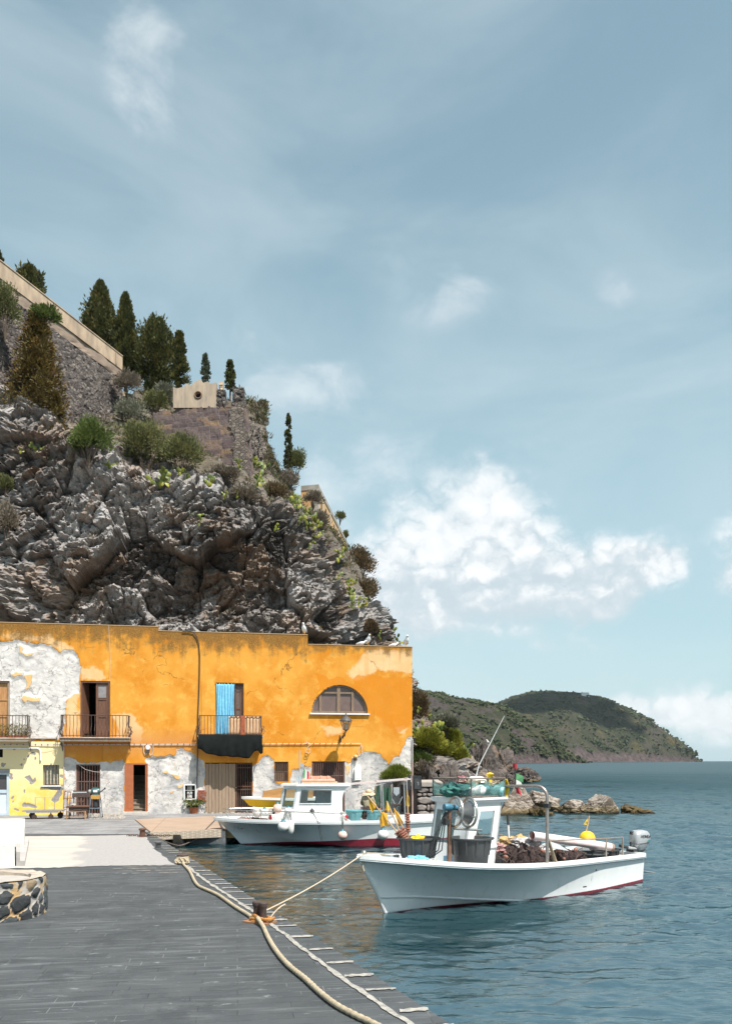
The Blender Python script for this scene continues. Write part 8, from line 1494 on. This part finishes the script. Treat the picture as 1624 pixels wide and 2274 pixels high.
# ------------------------------------------------------------------ tread plate landing at the corner of the harbour
def landing():
    bl, br, fr, fl = G(300, 1821), G(478, 1813.5), G(492, 1844.5), G(336, 1850.5); t = thing('landing_platform', 'tan tread plate landing platform at the corner of the harbour', 'platform', fl); top = .045; m, b = newmat('tread_plate'); v = b.n('ShaderNodeTexCoord').outputs['Object']; n = b.noise(v, .8, 6, .6); ck = b.n('ShaderNodeTexVoronoi', Vector=b.mapv(v, (22, 22, 22), rot=(0, 0, R(40))), Scale=1.0).outputs['Distance']; c_ = b.mix(b.sstep(n, .35, .7), (.37, .27, .20), (.29, .21, .16)); c_ = b.mix(b.sstep(b.noise(v, 6, 5, .7), .55, .8, 0, .5), c_, (.24, .17, .125)); s = b.n('ShaderNodeSeparateXYZ', Vector=v); jn = b.n('ShaderNodeTexBrick', {'offset': 0.0}, Vector=b.mapv(v, rot=(0, 0, R(-10))), Color1=(1, 1, 1, 1), Color2=(1, 1, 1, 1), Mortar=(0, 0, 0, 1), Scale=1.0, Mortar_Size=.02, Brick_Width=2.2, Row_Height=1.9).outputs['Fac']; c_ = b.mix(b.math('MULTIPLY', jn, .6), c_, (.17, .12, .09)); finish(b, Base_Color=c_, Roughness=.6, Normal=b.n('ShaderNodeBump', Strength=.5, Distance=.01, Height=ck).outputs[0])
    mb = MB(); q = [Vector((p.x, p.y, .012)) for p in (bl, br, fr, fl)]; mb.prism(q, (0, 0, top-.012)); build('deck', mb, m, t, world=True); m2, b = newmat('tread_plate_edge'); v = b.n('ShaderNodeTexCoord').outputs['Object']; ch = b.n('ShaderNodeTexChecker', Vector=b.mapv(v, rot=(0, R(45), 0)), Scale=16.0, Color1=(.50, .42, .33, 1), Color2=(.34, .28, .22, 1)); n = b.noise(v, 3, 5, .7); finish(b, Base_Color=b.mix(b.sstep(n, .4, .75, 0, .6), ch.outputs[0], (.26, .19, .14)), Roughness=.6)
    mb = MB(); n_ = Vector((.12, -1, 0)).normalized(); a_, c_ = Vector((fl.x-.02, fl.y, 0)), Vector((fr.x, fr.y, 0)); mb.prism([a_+Vector((0, -.004, -.20)), c_+Vector((0, -.004, -.20)), c_+Vector((0, -.004, top+.004)), a_+Vector((0, -.004, top+.004))], (0, -.05, 0)); build('front_edge', mb, m2, t, world=True); mb = MB(); mb.prism([c_+Vector((.003, 0, -.22)), Vector((br.x+.003, br.y, -.22)), Vector((br.x+.003, br.y, top)), c_+Vector((.003, 0, top))], (.04, 0, 0)); build('side_edge', mb, BLACK, t, world=True)
    t2 = thing('landing_step', 'low tan metal step beside the landing platform', 'step', c_+Vector((.05, .6, -.1))); mb = MB(); mb.prism([c_+Vector((.05, .35, -.02)), c_+Vector((1.3, .55, -.02)), c_+Vector((1.1, 3.6, -.02)), Vector((br.x+.05, br.y-.2, -.02))], (0, 0, .03)); build('tread', mb, m, t2, world=True); mb = MB(); mb.prism([c_+Vector((.05, .34, -.26)), c_+Vector((1.3, .54, -.26)), c_+Vector((1.3, .54, -.02)), c_+Vector((.05, .34, -.02))], (0, -.03, 0)); build('riser', mb, pm('yellow_ochre_edge', (.42, .28, .10), (.3, .2, .08), 9, .7, .2), t2, world=True)
    q = rough_panel([fl+Vector((.6, .3, -1.2)), fr+Vector((.4, .35, -1.2)), fr+Vector((.1, .35, -.06)), fl+Vector((.6, .3, -.06))], 60, 20, .15, 1.8, 3, .5); o = build('harbour_wall', q, pm('shadow_dark_rock', (.020, .018, .016), (.034, .028, .02), 5, .7, .6), None); o['kind'] = 'structure'  # rock coloured near black to stand in for the platform's shadow
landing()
# ------------------------------------------------------------------ left foreground: white block steps and the stone planter
def blocks():
    W_ = pm('whitewash', (.84, .83, .80), (.66, .645, .61), 2.2, .85, .35, amt=1.3); GS = pm('grey_render', (.45, .43, .41), (.34, .32, .31), 5, .9, .2); t = thing('white_steps', 'whitewashed stepped block with a grey footing at the left edge', 'steps', Vector((-8.6, 18, 0)))
    mb = MB(); mb.prism([(-13, 17.62, 0), (-7.62, 17.62, 0), (-8.44, 19.5, 0), (-13, 19.5, 0)], (0, 0, .47)); build('lower_block', mb, W_, t, world=True); mb = MB(); mb.prism([(-13, 19.52, 0), (-8.22, 19.52, 0), (-9.66, 23.0, 0), (-13, 23.0, 0)], (0, 0, .66)); build('upper_block', mb, W_, t, world=True)
    mb = MB(); mb.prism([(-7.60, 17.64, 0), (-7.42, 17.66, 0), (-9.50, 22.9, 0), (-9.64, 22.9, 0)], (0, 0, .12)); mb.prism([(-7.60, 17.64, .12), (-7.52, 17.65, .12), (-8.30, 19.48, .12), (-8.40, 19.48, .12)], (0, 0, .20)); build('footing', mb, GS, t, world=True); mb = MB(); mb.box((-8.2, 19.0, .26), (.14, .10, .05)); build('slot', mb, BLACK, t, world=True)
blocks()
def planter():
    c = Vector((-5.62, 12.12, 0)); r = .78; h = .56; t = thing('stone_planter', 'low rounded wall of dark stones in pale mortar at the left edge', 'planter', c); d = Vector((-.985, -.17, 0)); n = Vector((.17, -.985, 0)); path = [c+d*3.6+n*r*1.0]
    for k in range(0, 25): a = math.pi*k/24; path.append(c+n*(r*math.cos(a))-d*(r*math.sin(a)))
    path.append(c+d*3.6-n*r); dense = []
    for a_, b_ in zip(path[:-1], path[1:]):
        m = max(1, int((b_-a_).length/.025))
        for i in range(m): dense.append(a_.lerp(b_, i/m))
    dense.append(path[-1]); rows = 26; V = np.zeros((len(dense), rows, 3)); tone = np.zeros((len(dense), rows, 3)); arc = 0
    P2 = np.zeros((len(dense), rows, 3))
    for i, p in enumerate(dense):
        if i: arc += (p-dense[i-1]).length
        for k in range(rows): V[i, k] = (p.x, p.y, h*k/(rows-1)); P2[i, k] = (arc, h*k/(rows-1), 0)
    w = P2.copy(); w[..., 0] += .05*fbm(P2*5+3, 3); w[..., 1] += .05*fbm(P2*5+30, 3); d1, d2, cid = worley(np.stack([w[..., 0]*4.6, w[..., 1]*5.2, w[..., 0]*0+.5], -1)); e = d2-d1; bul = np.clip((e-.10)/.25, 0, 1); nn = np.gradient(V, axis=0)[:, :, :2]; nr = np.stack([nn[..., 1], -nn[..., 0]], -1); nr /= np.linalg.norm(nr, axis=-1)[..., None]+1e-9; sgn = -1 if ((nr[len(dense)//2, 0]@np.array((d.x, d.y))) > 0) else 1
    out = bul*.035+fbm(P2*14, 3)*.008; out[:, -1] *= .3; V[..., :2] += nr*sgn*out[..., None]*(-1 if (nr[len(dense)//2, 0]*sgn)@np.array((-d.x, -d.y)) < 0 else 1); tone = np.stack([cid, np.clip((e-.08)/.10, 0, 1), np.clip(.5+fbm(P2*3, 3)*.6, 0, 1)], -1)
    m, b = newmat('planter_stones'); sp = b.n('ShaderNodeSeparateColor', Color=b.n('ShaderNodeAttribute', {'attribute_name': 'tone'}).outputs['Color']); v = b.n('ShaderNodeTexCoord').outputs['Object']; n1_ = b.noise(v, 14, 6, .7); n2_ = b.noise(v, 45, 4, .7); c_ = b.ramp(sp.outputs[0], [(.15, (.028, .030, .033)), (.40, (.050, .058, .062)), (.62, (.085, .092, .098)), (.80, (.075, .062, .062)), (.93, (.30, .22, .13))]); c_ = b.mix(b.sstep(n1_, .5, .75, 0, .5), c_, (.13, .135, .14)); mo = b.mix(b.sstep(b.math('ADD', sp.outputs[2], b.math('MULTIPLY', b.math('SUBTRACT', n1_, .5), .8)), .45, .7), (.42, .385, .35), (.46, .30, .15)); c_ = b.mix(b.sstep(b.math('ADD', sp.outputs[1], b.math('MULTIPLY', b.math('SUBTRACT', n1_, .5), .5)), .3, .6), mo, c_); finish(b, Base_Color=c_, Roughness=.9, Normal=b.n('ShaderNodeBump', Strength=.8, Distance=.02, Height=b.math('ADD', n1_, b.math('MULTIPLY', n2_, .5))).outputs[0])
    grid_mesh('wall', V, m, t, smooth=True, attrs={'tone': tone}); t.children[-1].location = -Vector(t.location)
    mb = MB(); ins = [p+(c-p if i and i < len(path)-1 else Vector())*.0 for i, p in enumerate(path)]; mb.quad(*[Vector((c.x+(p.x-c.x)*.72 if False else p.x, p.y, h-.05)) for p in path]); build('cement_fill', mb, pm('cement_fill', (.44, .40, .36), (.33, .30, .27), 4, .9, .3), t, world=True)
    mb = MB(); pv = None; rg = random.Random(3)
    for p in path:
        inn = p+(c-p).normalized()*.20 if (p-c).length < 1.2 else p+(n if (p-c).dot(n) < 0 else -n)*.20; cur = (Vector((p.x, p.y, h+.012+rg.uniform(-.012, .012))), Vector((inn.x, inn.y, h+rg.uniform(-.02, .01))), Vector((inn.x, inn.y, h-.06)))
        if pv: mb.quad(pv[0], cur[0], cur[1], pv[1]); mb.quad(pv[1], cur[1], cur[2], pv[2])
        pv = cur
    build('rim', mb, pm('rough_mortar_rim', (.50, .42, .33), (.32, .27, .23), 7, .9, .5), t, world=True); mb = MB()
    for k in range(7): a_ = c+Vector((-.35-.12*k, -.42+.03*k, h-.04)); mb.tube([a_, a_+Vector((.05, .02, .09)), a_+Vector((.14, .05, .13)), a_+Vector((.24, .04, .03))], .007, 5)
    o = build('dry_stalks', mb, pm('dry_stalk', (.52, .47, .40), (.40, .34, .28), 20, .9, .2), None); tag(o, 'dry bent stalks lying on the stone planter', 'stalks')
planter()
# ------------------------------------------------------------------ right of the house: dry stone wall, sign, gear and the fisherman
def drywall():
    Y = 33.2; x0, x1 = (925-CX)*Y/F, (979-CX)*Y/F; h = 1.42; t = thing('dry_stone_wall', 'dry stone wall of big pale blocks behind the farther boat', 'wall', Vector((x0, Y, 0))); rg = random.Random(6); SM = pm('pale_block_stone', (.30, .26, .235), (.20, .17, .155), 5, .9, .4); rows = ((0.03, .22, (.5, .45)), (.26, .26, (.40, .14, .30, .15)), (.54, .30, (.64, .30)), (.86, .12, (.2, .16, .24, .3)), (1.0, .23, (.50, .22, .28))); mb = MB()
    for z, hh, ws in rows:
        x = x0; s = (x1-x0)/sum(ws)
        for w in ws: q = lumpy((x+w*s/2, Y+.20, z+hh/2), (w*s*.56, .30, hh*.58), rg.randint(1, 99), .16, 3, freq=1.8); q.v = [(min(max(a, x+.012), x+w*s-.012), max(b_, Y-.02), min(max(c_, z+.01), z+hh-.012)) for a, b_, c_ in q.v]; mb.add([Vector(v) for v in q.v], q.f); x += w*s
    build('stones', mb, SM, t, world=True, smooth=40); mb = MB(); B_ = Vector((1.55, 37.3, 0)); mb.prism([(x0, Y+.10, 0), (x1, Y+.10, 0), (x1+.3, 38, 0), (B_.x, B_.y, 0)], (0, 0, 1.25)); build('core', mb, pm('shaded_wall_side', (.07, .05, .045), (.045, .033, .03), 5, .95, .5, stretch=(3, 3, .4)), t, world=True)  # core coloured dark brown, so the wall's left side reads as in shade
    q = [(x0-.08, Y-.06, 0), (x1+.06, Y-.05, 0), (x1+.3, 38.1, 0), (B_.x-.1, B_.y, 0)]; mb = MB(); mb.prism([Vector((a, b_, 1.252)) for a, b_, _ in q], (0, 0, .17)); build('capping', mb, pm('pale_capping', (.42, .37, .33), (.30, .26, .23), 3, .95, .4), t, world=True)
drywall()
def sign():
    Y = 34.0; b_ = P(912, 1738, Y); t = thing('sign_board', 'pair of black boards on a thin pole beside the dry stone wall', 'sign', Vector((b_.x, Y-.95, 0))); dz = lambda py: H+(HY-py)*(Y-.95)/F; X = lambda px: (px-CX)*(Y-.95)/F-t.location.x; mb = MB(); mb.tube([(0, 0, 0), (0, 0, dz(1692))], .034, 8); build('pole', mb, pm('striped_pole', (.48, .42, .40), (.36, .2, .16), 3, .6, .1, stretch=(1, 1, 3)), t); mb = MB(); mb.prism([(X(915), -.03, dz(1754)), (X(936), -.10, dz(1755)), (X(934), -.10, dz(1722)), (X(915), -.03, dz(1721))], (0, .03, 0)); bd = build('board', mb, BLACK, t); mb = MB(); mb.prism([(X(904), -.02, dz(1752)), (X(911), -.03, dz(1754)), (X(911), -.03, dz(1720.5)), (X(904), -.02, dz(1719))], (0, .03, 0)); build('board', mb, BLACK, t); mb = MB(); q = [(X(919), dz(1751)), (X(932), dz(1752)), (X(931), dz(1731)), (X(928.5), dz(1728)), (X(922), dz(1727.5)), (X(919.5), dz(1731))]; mb.prism([(x, -.108, z) for x, z in q], (0, .008, 0)); build('raised_panel', mb, pm('soft_black', (.045, .048, .05), (.036, .038, .04), 5, .7, .1), bd); mb = MB(); mb.prism([(X(x), -.118, dz(z)) for x, z in ((924.5, 1735.5), (928.5, 1735.5), (928.5, 1743), (926.4, 1743), (926.4, 1737.3), (924.5, 1737.3))], (0, .006, 0)); build('emblem', mb, pm('grey_mark', (.22, .22, .22), (.17, .17, .17), 5, .7, .1), bd)
sign()
def greennet():
    Y = 31.4; a_ = P(834, 1746, Y); t = thing('hanging_net', 'dark green nets hung to dry on poles behind the fisherman', 'fishing net', Vector((a_.x, Y, 0))); V = np.zeros((40, 16, 3)); X0, X1 = (832-CX)*Y/F-a_.x, (868-CX)*Y/F-a_.x; zt, zb = H+(HY-1745)*Y/F, H+(HY-1797)*Y/F
    for i in range(40):
        for k in range(16): s, q = i/39, k/15; V[i, k] = (X0+(X1-X0)*s-.10*(1-s)*q, .06*math.sin(s*19+q*2)+.03*math.sin(s*43), zt+.06*math.sin(s*6)-(zt-zb)*q)
    m, b = newmat('dark_green_net'); v = b.n('ShaderNodeTexCoord').outputs['Object']; n = b.noise(v, 3, 5, .65); w = b.noise(v, 50, 2, .5); finish(b, Base_Color=b.mix(n, (.015, .055, .035), (.04, .13, .08)), Roughness=.9, Alpha=b.sstep(b.math('ADD', n, b.math('MULTIPLY', w, .5)), .5, .9, .55, 1.0)); grid_mesh('net', V, m, t)
    for x, dz in ((X0+.02, .0), (X0+(X1-X0)*.4, .1), (X1, .05)): build('pole', MB().tube([(x-.04, .08, 0), (x, .04, zt+dz)], .02, 6), pm('bamboo_cane', ()), t)
greennet()
def stand():
    Y = 30.9; c = P(880, 1800, Y); t = thing('folding_stand', 'folding steel stand carrying a grey box behind the flags', 'stand', Vector((c.x, Y, 0))); z = lambda py: H+(HY-py)*Y/F; X = lambda px: (px-CX)*Y/F-c.x
    for a_ in ((X(866), 0, X(893), z(1768)), (X(893), 0, X(868), z(1768))): build('leg', MB().tube([(a_[0], 0, a_[1]), (a_[2], .05, a_[3])], .02, 6), GALV, t)
    mb = MB(); mb.prism([(X(873), -.06, z(1760)), (X(879), -.06, z(1767)), (X(886), -.06, z(1761)), (X(886), -.06, z(1748)), (X(873), -.06, z(1748))], (0, .16, 0)); build('box', mb, pm('grey_box', (.42, .46, .48), (.34, .37, .39), 5, .4, .05), t); mb = MB(); mb.box((X(880), 0, z(1786)), (.34, .2, .05)); build('tray', mb, RUSTD, t); mb = MB(); mb.box((X(870), .05, z(1758)), (.04, .05, .62)); build('bracket', mb, GALV, t)
stand()
def person():
    Y = 30.6; hd = P(813.5, 1771, Y); base = Vector((hd.x+.02, Y, 0)); t = thing('person', 'seated person in a wide straw hat and khaki shirt mending nets', 'person', base); sk = MB()
    hz = H+(HY-1767)*Y/F
    # body: one skinned figure, seated, facing away and to the left, bent over the work
    J = {'pelvis': (0, 0, .46), 'belly': (.0, -.01, .62), 'chest': (-.02, -.03, .80), 'neck': (-.03, -.06, .965), 'skull': (-.035, -.08, 1.05), 'crown': (-.04, -.08, 1.13), 'shL': (-.19, -.03, .90), 'elL': (-.26, -.10, .66), 'wrL': (-.12, -.30, .58), 'shR': (.16, -.03, .90), 'elR': (.25, -.08, .66), 'wrR': (.07, -.30, .56), 'hipL': (-.10, -.02, .43), 'knL': (-.16, -.42, .47), 'anL': (-.15, -.40, .08), 'toL': (-.16, -.58, .035), 'hipR': (.10, -.02, .43), 'knR': (.15, -.42, .46), 'anR': (.14, -.38, .08), 'toR': (.15, -.56, .035)}
    E = [('pelvis', 'belly'), ('belly', 'chest'), ('chest', 'neck'), ('neck', 'skull'), ('skull', 'crown'), ('chest', 'shL'), ('shL', 'elL'), ('elL', 'wrL'), ('chest', 'shR'), ('shR', 'elR'), ('elR', 'wrR'), ('pelvis', 'hipL'), ('hipL', 'knL'), ('knL', 'anL'), ('anL', 'toL'), ('pelvis', 'hipR'), ('hipR', 'knR'), ('knR', 'anR'), ('anR', 'toR')]; RR = {'pelvis': .15, 'belly': .145, 'chest': .155, 'neck': .055, 'skull': .088, 'crown': .075, 'shL': .075, 'shR': .075, 'elL': .048, 'elR': .048, 'wrL': .032, 'wrR': .032, 'hipL': .10, 'hipR': .10, 'knL': .065, 'knR': .065, 'anL': .042, 'anR': .042, 'toL': .035, 'toR': .035}
    rot = Matrix.Rotation(R(165), 3, 'Z'); sf = 1.0
    names = list(J); pts = {k: rot @ Vector(v) for k, v in J.items()}
    def fig(name, keys, grow, mat, fingers=False):
        ks = [k for k in names if k in keys]; vs = [pts[k].copy() for k in ks]; es = [(ks.index(a_), ks.index(b_)) for a_, b_ in E if a_ in keys and b_ in keys]; rs = [RR[k]+grow for k in ks]
        if fingers:
            for s in ('L', 'R'):
                w = pts['wr'+s]; e_ = pts['el'+s]; d = (w-e_).normalized(); pal = w+d*.07; side = d.cross(Vector((0, 0, 1))).normalized(); i0 = len(vs); vs.append(pal); rs.append(.030); es.append((ks.index('wr'+s), i0))
                for q, ln in zip((-1.5, -.5, .5, 1.5), (.055, .068, .064, .050)): j = len(vs); vs += [pal+side*.018*q+d*.03, pal+side*.020*q+d*(.03+ln*.6)-Vector((0, 0, .012)), pal+side*.020*q+d*(.03+ln)-Vector((0, 0, .035))]; rs += [.009, .008, .0065]; es += [(i0, j), (j, j+1), (j+1, j+2)]
                j = len(vs); vs += [w+d*.03-side*.035, w+d*.065-side*.055]; rs += [.011, .008]; es += [(i0, j), (j, j+1)]
        me = bpy.data.meshes.new(name); me.from_pydata([tuple(v) for v in vs], es, []); o = bpy.data.objects.new(name, me); col.objects.link(o); md = o.modifiers.new('skin', 'SKIN'); md.use_smooth_shade = True
        for v, r_ in zip(me.skin_vertices[0].data, rs): v.radius = (r_, r_)
        root = 'pelvis' if 'pelvis' in ks else ks[0]
        for i, v in enumerate(me.skin_vertices[0].data): v.use_root = (i == ks.index(root))
        o.modifiers.new('sub', 'SUBSURF').levels = 1; o.modifiers[-1].render_levels = 2; me.materials.append(mat); o.parent = t; return o
    SK = pm('skin', (.42, .23, .15), (.36, .19, .12), 9, .6, .05); fig('body', set(names), 0, SK, True); fig('shirt', {'pelvis', 'belly', 'chest', 'shL', 'shR', 'elL', 'elR'}, .016, pm('khaki_shirt', (.40, .35, .24), (.31, .27, .18), 9, .95, .3)); fig('trousers', {'pelvis', 'hipL', 'hipR', 'knL', 'knR', 'anL', 'anR'}, .014, pm('dark_trousers', (.06, .065, .075), (.04, .045, .05), 9, .95, .3))
    sk_ = pts['skull']; up = pts['crown']-pts['skull']; f = rot @ Vector((0, -1, 0)); mb = MB(); mb.ball(sk_+f*.088-Vector((0, 0, .0)), (.016, .02, .022), 8); 
    build('nose', mb, SK, t, smooth=True)
    for s in (-1, 1): sd = f.cross(Vector((0, 0, 1))); build('eye', MB().ball(sk_+f*.078+sd*.032*s+Vector((0, 0, .022)), (.010, .008, .008), 8), pm('eye_dark', (.03, .025, .02), (.02, .02, .02), 9, .3, 0), t); build('ear', MB().ball(sk_+sd*.088*s, (.012, .02, .028), 8), SK, t)
    build('mouth', MB().ball(sk_+f*.082-Vector((0, 0, .042)), (.022, .008, .006), 8), pm('lip', (.30, .12, .09), (.25, .1, .08), 9, .6, 0), t); mb = MB(); mb.ball(sk_-f*.012+Vector((0, 0, .02)), (.095, .095, .10), 12); build('hair', mb, pm('grey_hair', (.16, .15, .14), (.1, .09, .09), 30, .9, .3), t, smooth=True)
    hc = pts['crown']+Vector((0, 0, -.035)); mb = MB(); prof = [(.255, -.05), (.245, -.035), (.17, .0), (.112, .012), (.108, .07), (.095, .105), (.05, .125), (0, .128)]; mb.lathe(prof, hc, (.0, -.12, 1), 28); mb.lathe([(.255, -.055), (.17, -.012), (.11, .0)], hc, (.0, -.12, 1), 28); ht = build('straw_hat', mb, pm('straw', (.66, .50, .34), (.52, .38, .24), 24, .85, .5), t, smooth=60); mb = MB(); mb.lathe([(.115, .015), (.114, .042)], hc, (0, -.12, 1), 24); build('hat_band', mb, pm('tan_band', (.40, .26, .15), (.3, .2, .12), 12, .9, .1), ht, smooth=True)
    st = thing('stool', 'low wooden stool under the seated person', 'stool', base); mb = MB(); mb.box((0, 0, .31), (.36, .34, .05), None, .01); build('seat', mb, WOODG, st)
    for x in (-.14, .14):
        for y in (-.13, .13): build('leg', MB().box((x, y, .143), (.04, .04, .286)), WOODG, st)
    tub('tub', 'black tub on the quay beside the seated person', base+Vector((-.42, .1, 0)), .27, .42, BLACKPL); net_heap('maroon net piled before the seated person', base+Vector((.32, .35, 0)), (.40, .30, .50), 77, 6)
person()
def dinghy():
    O_ = P(536, 1769.5, 31.0); an = R(8); t = thing('dinghy', 'small yellow dinghy with white rim and brown cabin board, ashore before the plank door', 'dinghy', Vector((O_.x, O_.y, O_.z-.95)), an); L = 3.7; half = lambda s: .78*(1-(1-min(s, 2.2)/2.2)**2.1)**.8-.06*max(0, s-2.2); hu = Hull(L, half, lambda s: .95-.05*min(1, s/2), .85, .95, lambda q: float(np.interp(q, [0, .2, .5, 1], [.30, .55, .80, .9])), lambda q: float(np.interp(q, [0, .2, .5, 1], [.62, .52, .48, .5])), lambda q: float(np.interp(q, [0, .2, 1], [.50, .42, .40])), .62, 36); hu.rake = .5; m, b = newmat('yellow_gelcoat'); v = b.n('ShaderNodeTexCoord').outputs['Object']; n = b.noise(v, 3, 5, .6); finish(b, Base_Color=b.mix(b.sstep(n, .35, .75), (.84, .60, .006), (.78, .50, .01)), Roughness=.35); build('hull', hu.mesh(.05), m, t, smooth=30); build('gunwale', hu.rail(.06, .06, .03, .10), WHITE2, t); build('deck', hu.deck(lambda s: .86, .02, L, .08), WHITE2, t); mb = MB(); q = [(.80, -.5, .93), (2.7, -.55, .93), (2.7, -.55, 1.42), (1.95, -.55, 1.40), (.84, -.5, 1.20)]; mb.prism(q, (0, .03, 0)); mb.prism([(.80, -.5, .93), (.80, .5, .93), (.84, .5, 1.20), (.84, -.5, 1.20)], (.03, 0, 0)); build('cabin_board', mb, pm('orange_brown_board', (.46, .25, .085), (.36, .18, .06), 3, .5, .1, stretch=(.6, 2, 2)), t)
    st = thing('boat_trestle', 'dark trestle holding up the yellow dinghy', 'trestle', Vector((O_.x+1.9, O_.y+.3, 0)), an); hgt = O_.z-.95+.44
    for x in (-.7, .7): mb = MB(); mb.box((x, 0, hgt-.04), (.10, 1.0, .08)); build('beam', mb, WOODG, st)
    for x in (-.7, .7):
        for y in (-.42, .42): build('leg', MB().bar((x, y*1.1, 0), (x, y*.8, hgt-.06), .06), RUSTD, st)
dinghy()
t = thing('potted_plant', 'bushy green plant in a clay pot below the meter cupboard', 'plant', G(430, 1806)); mb = MB(); mb.lathe([(.16, 0), (.20, .24), (.22, .26), (.19, .27), (.17, .22), (0, .2)], n=16); build('pot', mb, TERRA, t, smooth=40); rng = np.random.default_rng(9); n = 900; st_ = rng.integers(0, 26, n); a = st_*2.4; rr = rng.random(n); bend = rr**1.6; c = np.stack([np.cos(a)*.10+np.cos(a)*.42*bend, np.sin(a)*.08+np.sin(a)*.30*bend, .25+.55*np.sin(rr*2.0)*(.7+.3*np.sin(st_*1.7))-.30*bend*(np.cos(st_*2.2) > -.2)], -1); Q = leaf_np(c, rng.normal(size=(n, 3))+np.stack([np.cos(a), np.sin(a), -rr*1.2], -1), rng.uniform(.07, .16, n), rng.uniform(.02, .045, n), rng); f = rng.random((n, 1)); leaf_obj('leaves', Q, np.array((.05, .075, .02))*(1-f)+np.array((.17, .17, .035))*f, LEAF, t); mb = MB()
for k in range(10): a_ = k*2.4; mb.tube([(0, 0, .2), (.14*math.cos(a_), .12*math.sin(a_), .55), (.36*math.cos(a_), .26*math.sin(a_), .62)], .010, 5)
build('stem', mb, pm('green_stem', (.10, .11, .04), (.07, .08, .03), 9, .8, .2), t)
rg = np.random.default_rng(4); a_, c_ = bA[1], bA[2]; n = 1300; x = rg.uniform(a_+1.0, c_, n); c = np.stack([x, -.42+rg.normal(size=n)*.05, bA[4]+.03+rg.random(n)**1.6*.5], -1); Q = leaf_np(c, rg.normal(size=(n, 3))*.6+np.array((0, -.2, 1)), rg.uniform(.06, .14, n), rg.uniform(.012, .03, n), rg); Q = Q@np.array(Matrix.Rotation(BT, 3, 'Z')).T; f = rg.random((n, 1)); pl = thing('balcony_plants', 'yellow green weeds growing in boxes along the left balcony', 'plants', BO); leaf_obj('leaves', Q, np.array((.06, .08, .02))*(1-f)+np.array((.30, .24, .03))*f, LEAF, pl); mb = MB(); mb.box(((a_+1+c_)/2, -.42, bA[4]+.05), (c_-a_-1.1, .16, .12)); o = build('planter_box', mb, TERRA, pl); o.rotation_euler.z = BT
# gulls, cross and small houses far off
for px_, py_, Y_, lab in ((1082, 1653, 84, 'tiny white seagull on the second peak of the shore spit'), (1108, 1678, 92, 'tiny white seagull lower on the shore spit')):
    t = thing('seagull', lab, 'seagull', P(px_, py_, Y_)-Vector((0, 0, .05)), R(200), 'seagulls on the shore spit'); build('body', MB().tube([(-.25, 0, .12), (-.1, 0, .25), (.05, 0, .34), (.1, 0, .52), (.18, 0, .56)], [.02, .12, .13, .07, .05], 8), pm('white_feathers', ()), t, smooth=True); build('wing', MB().ball((-.08, .08, .27), (.05, .05, .22), 8, (1, 0, .5)), pm('grey_feathers', ()), t)
def far_house(px, py, Y, w, h, lab):
    c = P(px, py, Y); t = thing('far_house', lab, 'house', c); mb = MB(); mb.box((0, 0, h/2-3), (w, w*.6, h+6)); build('wall', mb, WHITE, t); mb = MB(); mb.prism([(-w*.55, -w*.35, h), (w*.55, -w*.35, h), (w*.5, 0, h*1.35), (-w*.5, 0, h*1.35)], (0, w*.05, 0)); mb.box((0, 0, h+.1), (w*1.08, w*.66, .3)); build('roof', mb, pm('pale_roof', (.55, .42, .36), (.45, .34, .3), 1, .9, 0), t)
far_house(1297, 1542, 1985, 18, 4.0, 'tiny white house on the crest of the far headland'); far_house(1190, 1539.5, 2000, 7, 4, 'tiny stone hut beside the cross on the far headland'); far_house(1548, 1697, 1700, 4, 2, 'tiny white hut low on the far shore') if False else None
t = thing('summit_cross', 'tiny cross standing on the summit of the far headland', 'cross', P(1199, 1539, 2000)); build('upright', MB().box((0, 0, 4), (.9, .9, 16)), GALV, t); build('crossbar', MB().box((0, 0, 9), (5, .9, .9)), GALV, t)
# lettering made with the text tool becomes plain meshes
for o in [o for o in scene.objects if o.type == 'FONT']:
    me = bpy.data.meshes.new_from_object(o.evaluated_get(bpy.context.evaluated_depsgraph_get())); n = bpy.data.objects.new(o.name, me); col.objects.link(n); n.parent = o.parent; n.location = o.location; n.rotation_euler = o.rotation_euler; nm = o.name; bpy.data.objects.remove(o); n.name = 'lettering'

# ------------------------------------------------------------------ the air over the bay
mb = MB(); mb.box((0, 0, 118), (21000, 21000, 250)); m, b = newmat('sea_air'); v_ = b.n('ShaderNodeVolumePrincipled', Color=(.80, .90, .97, 1), Density=.00004, Anisotropy=.2); b.n('ShaderNodeOutputMaterial', Volume=v_.outputs[0]); o = build('haze', mb, m, None); tag(o, 'thin sea haze over the bay', None, None, 'stuff')
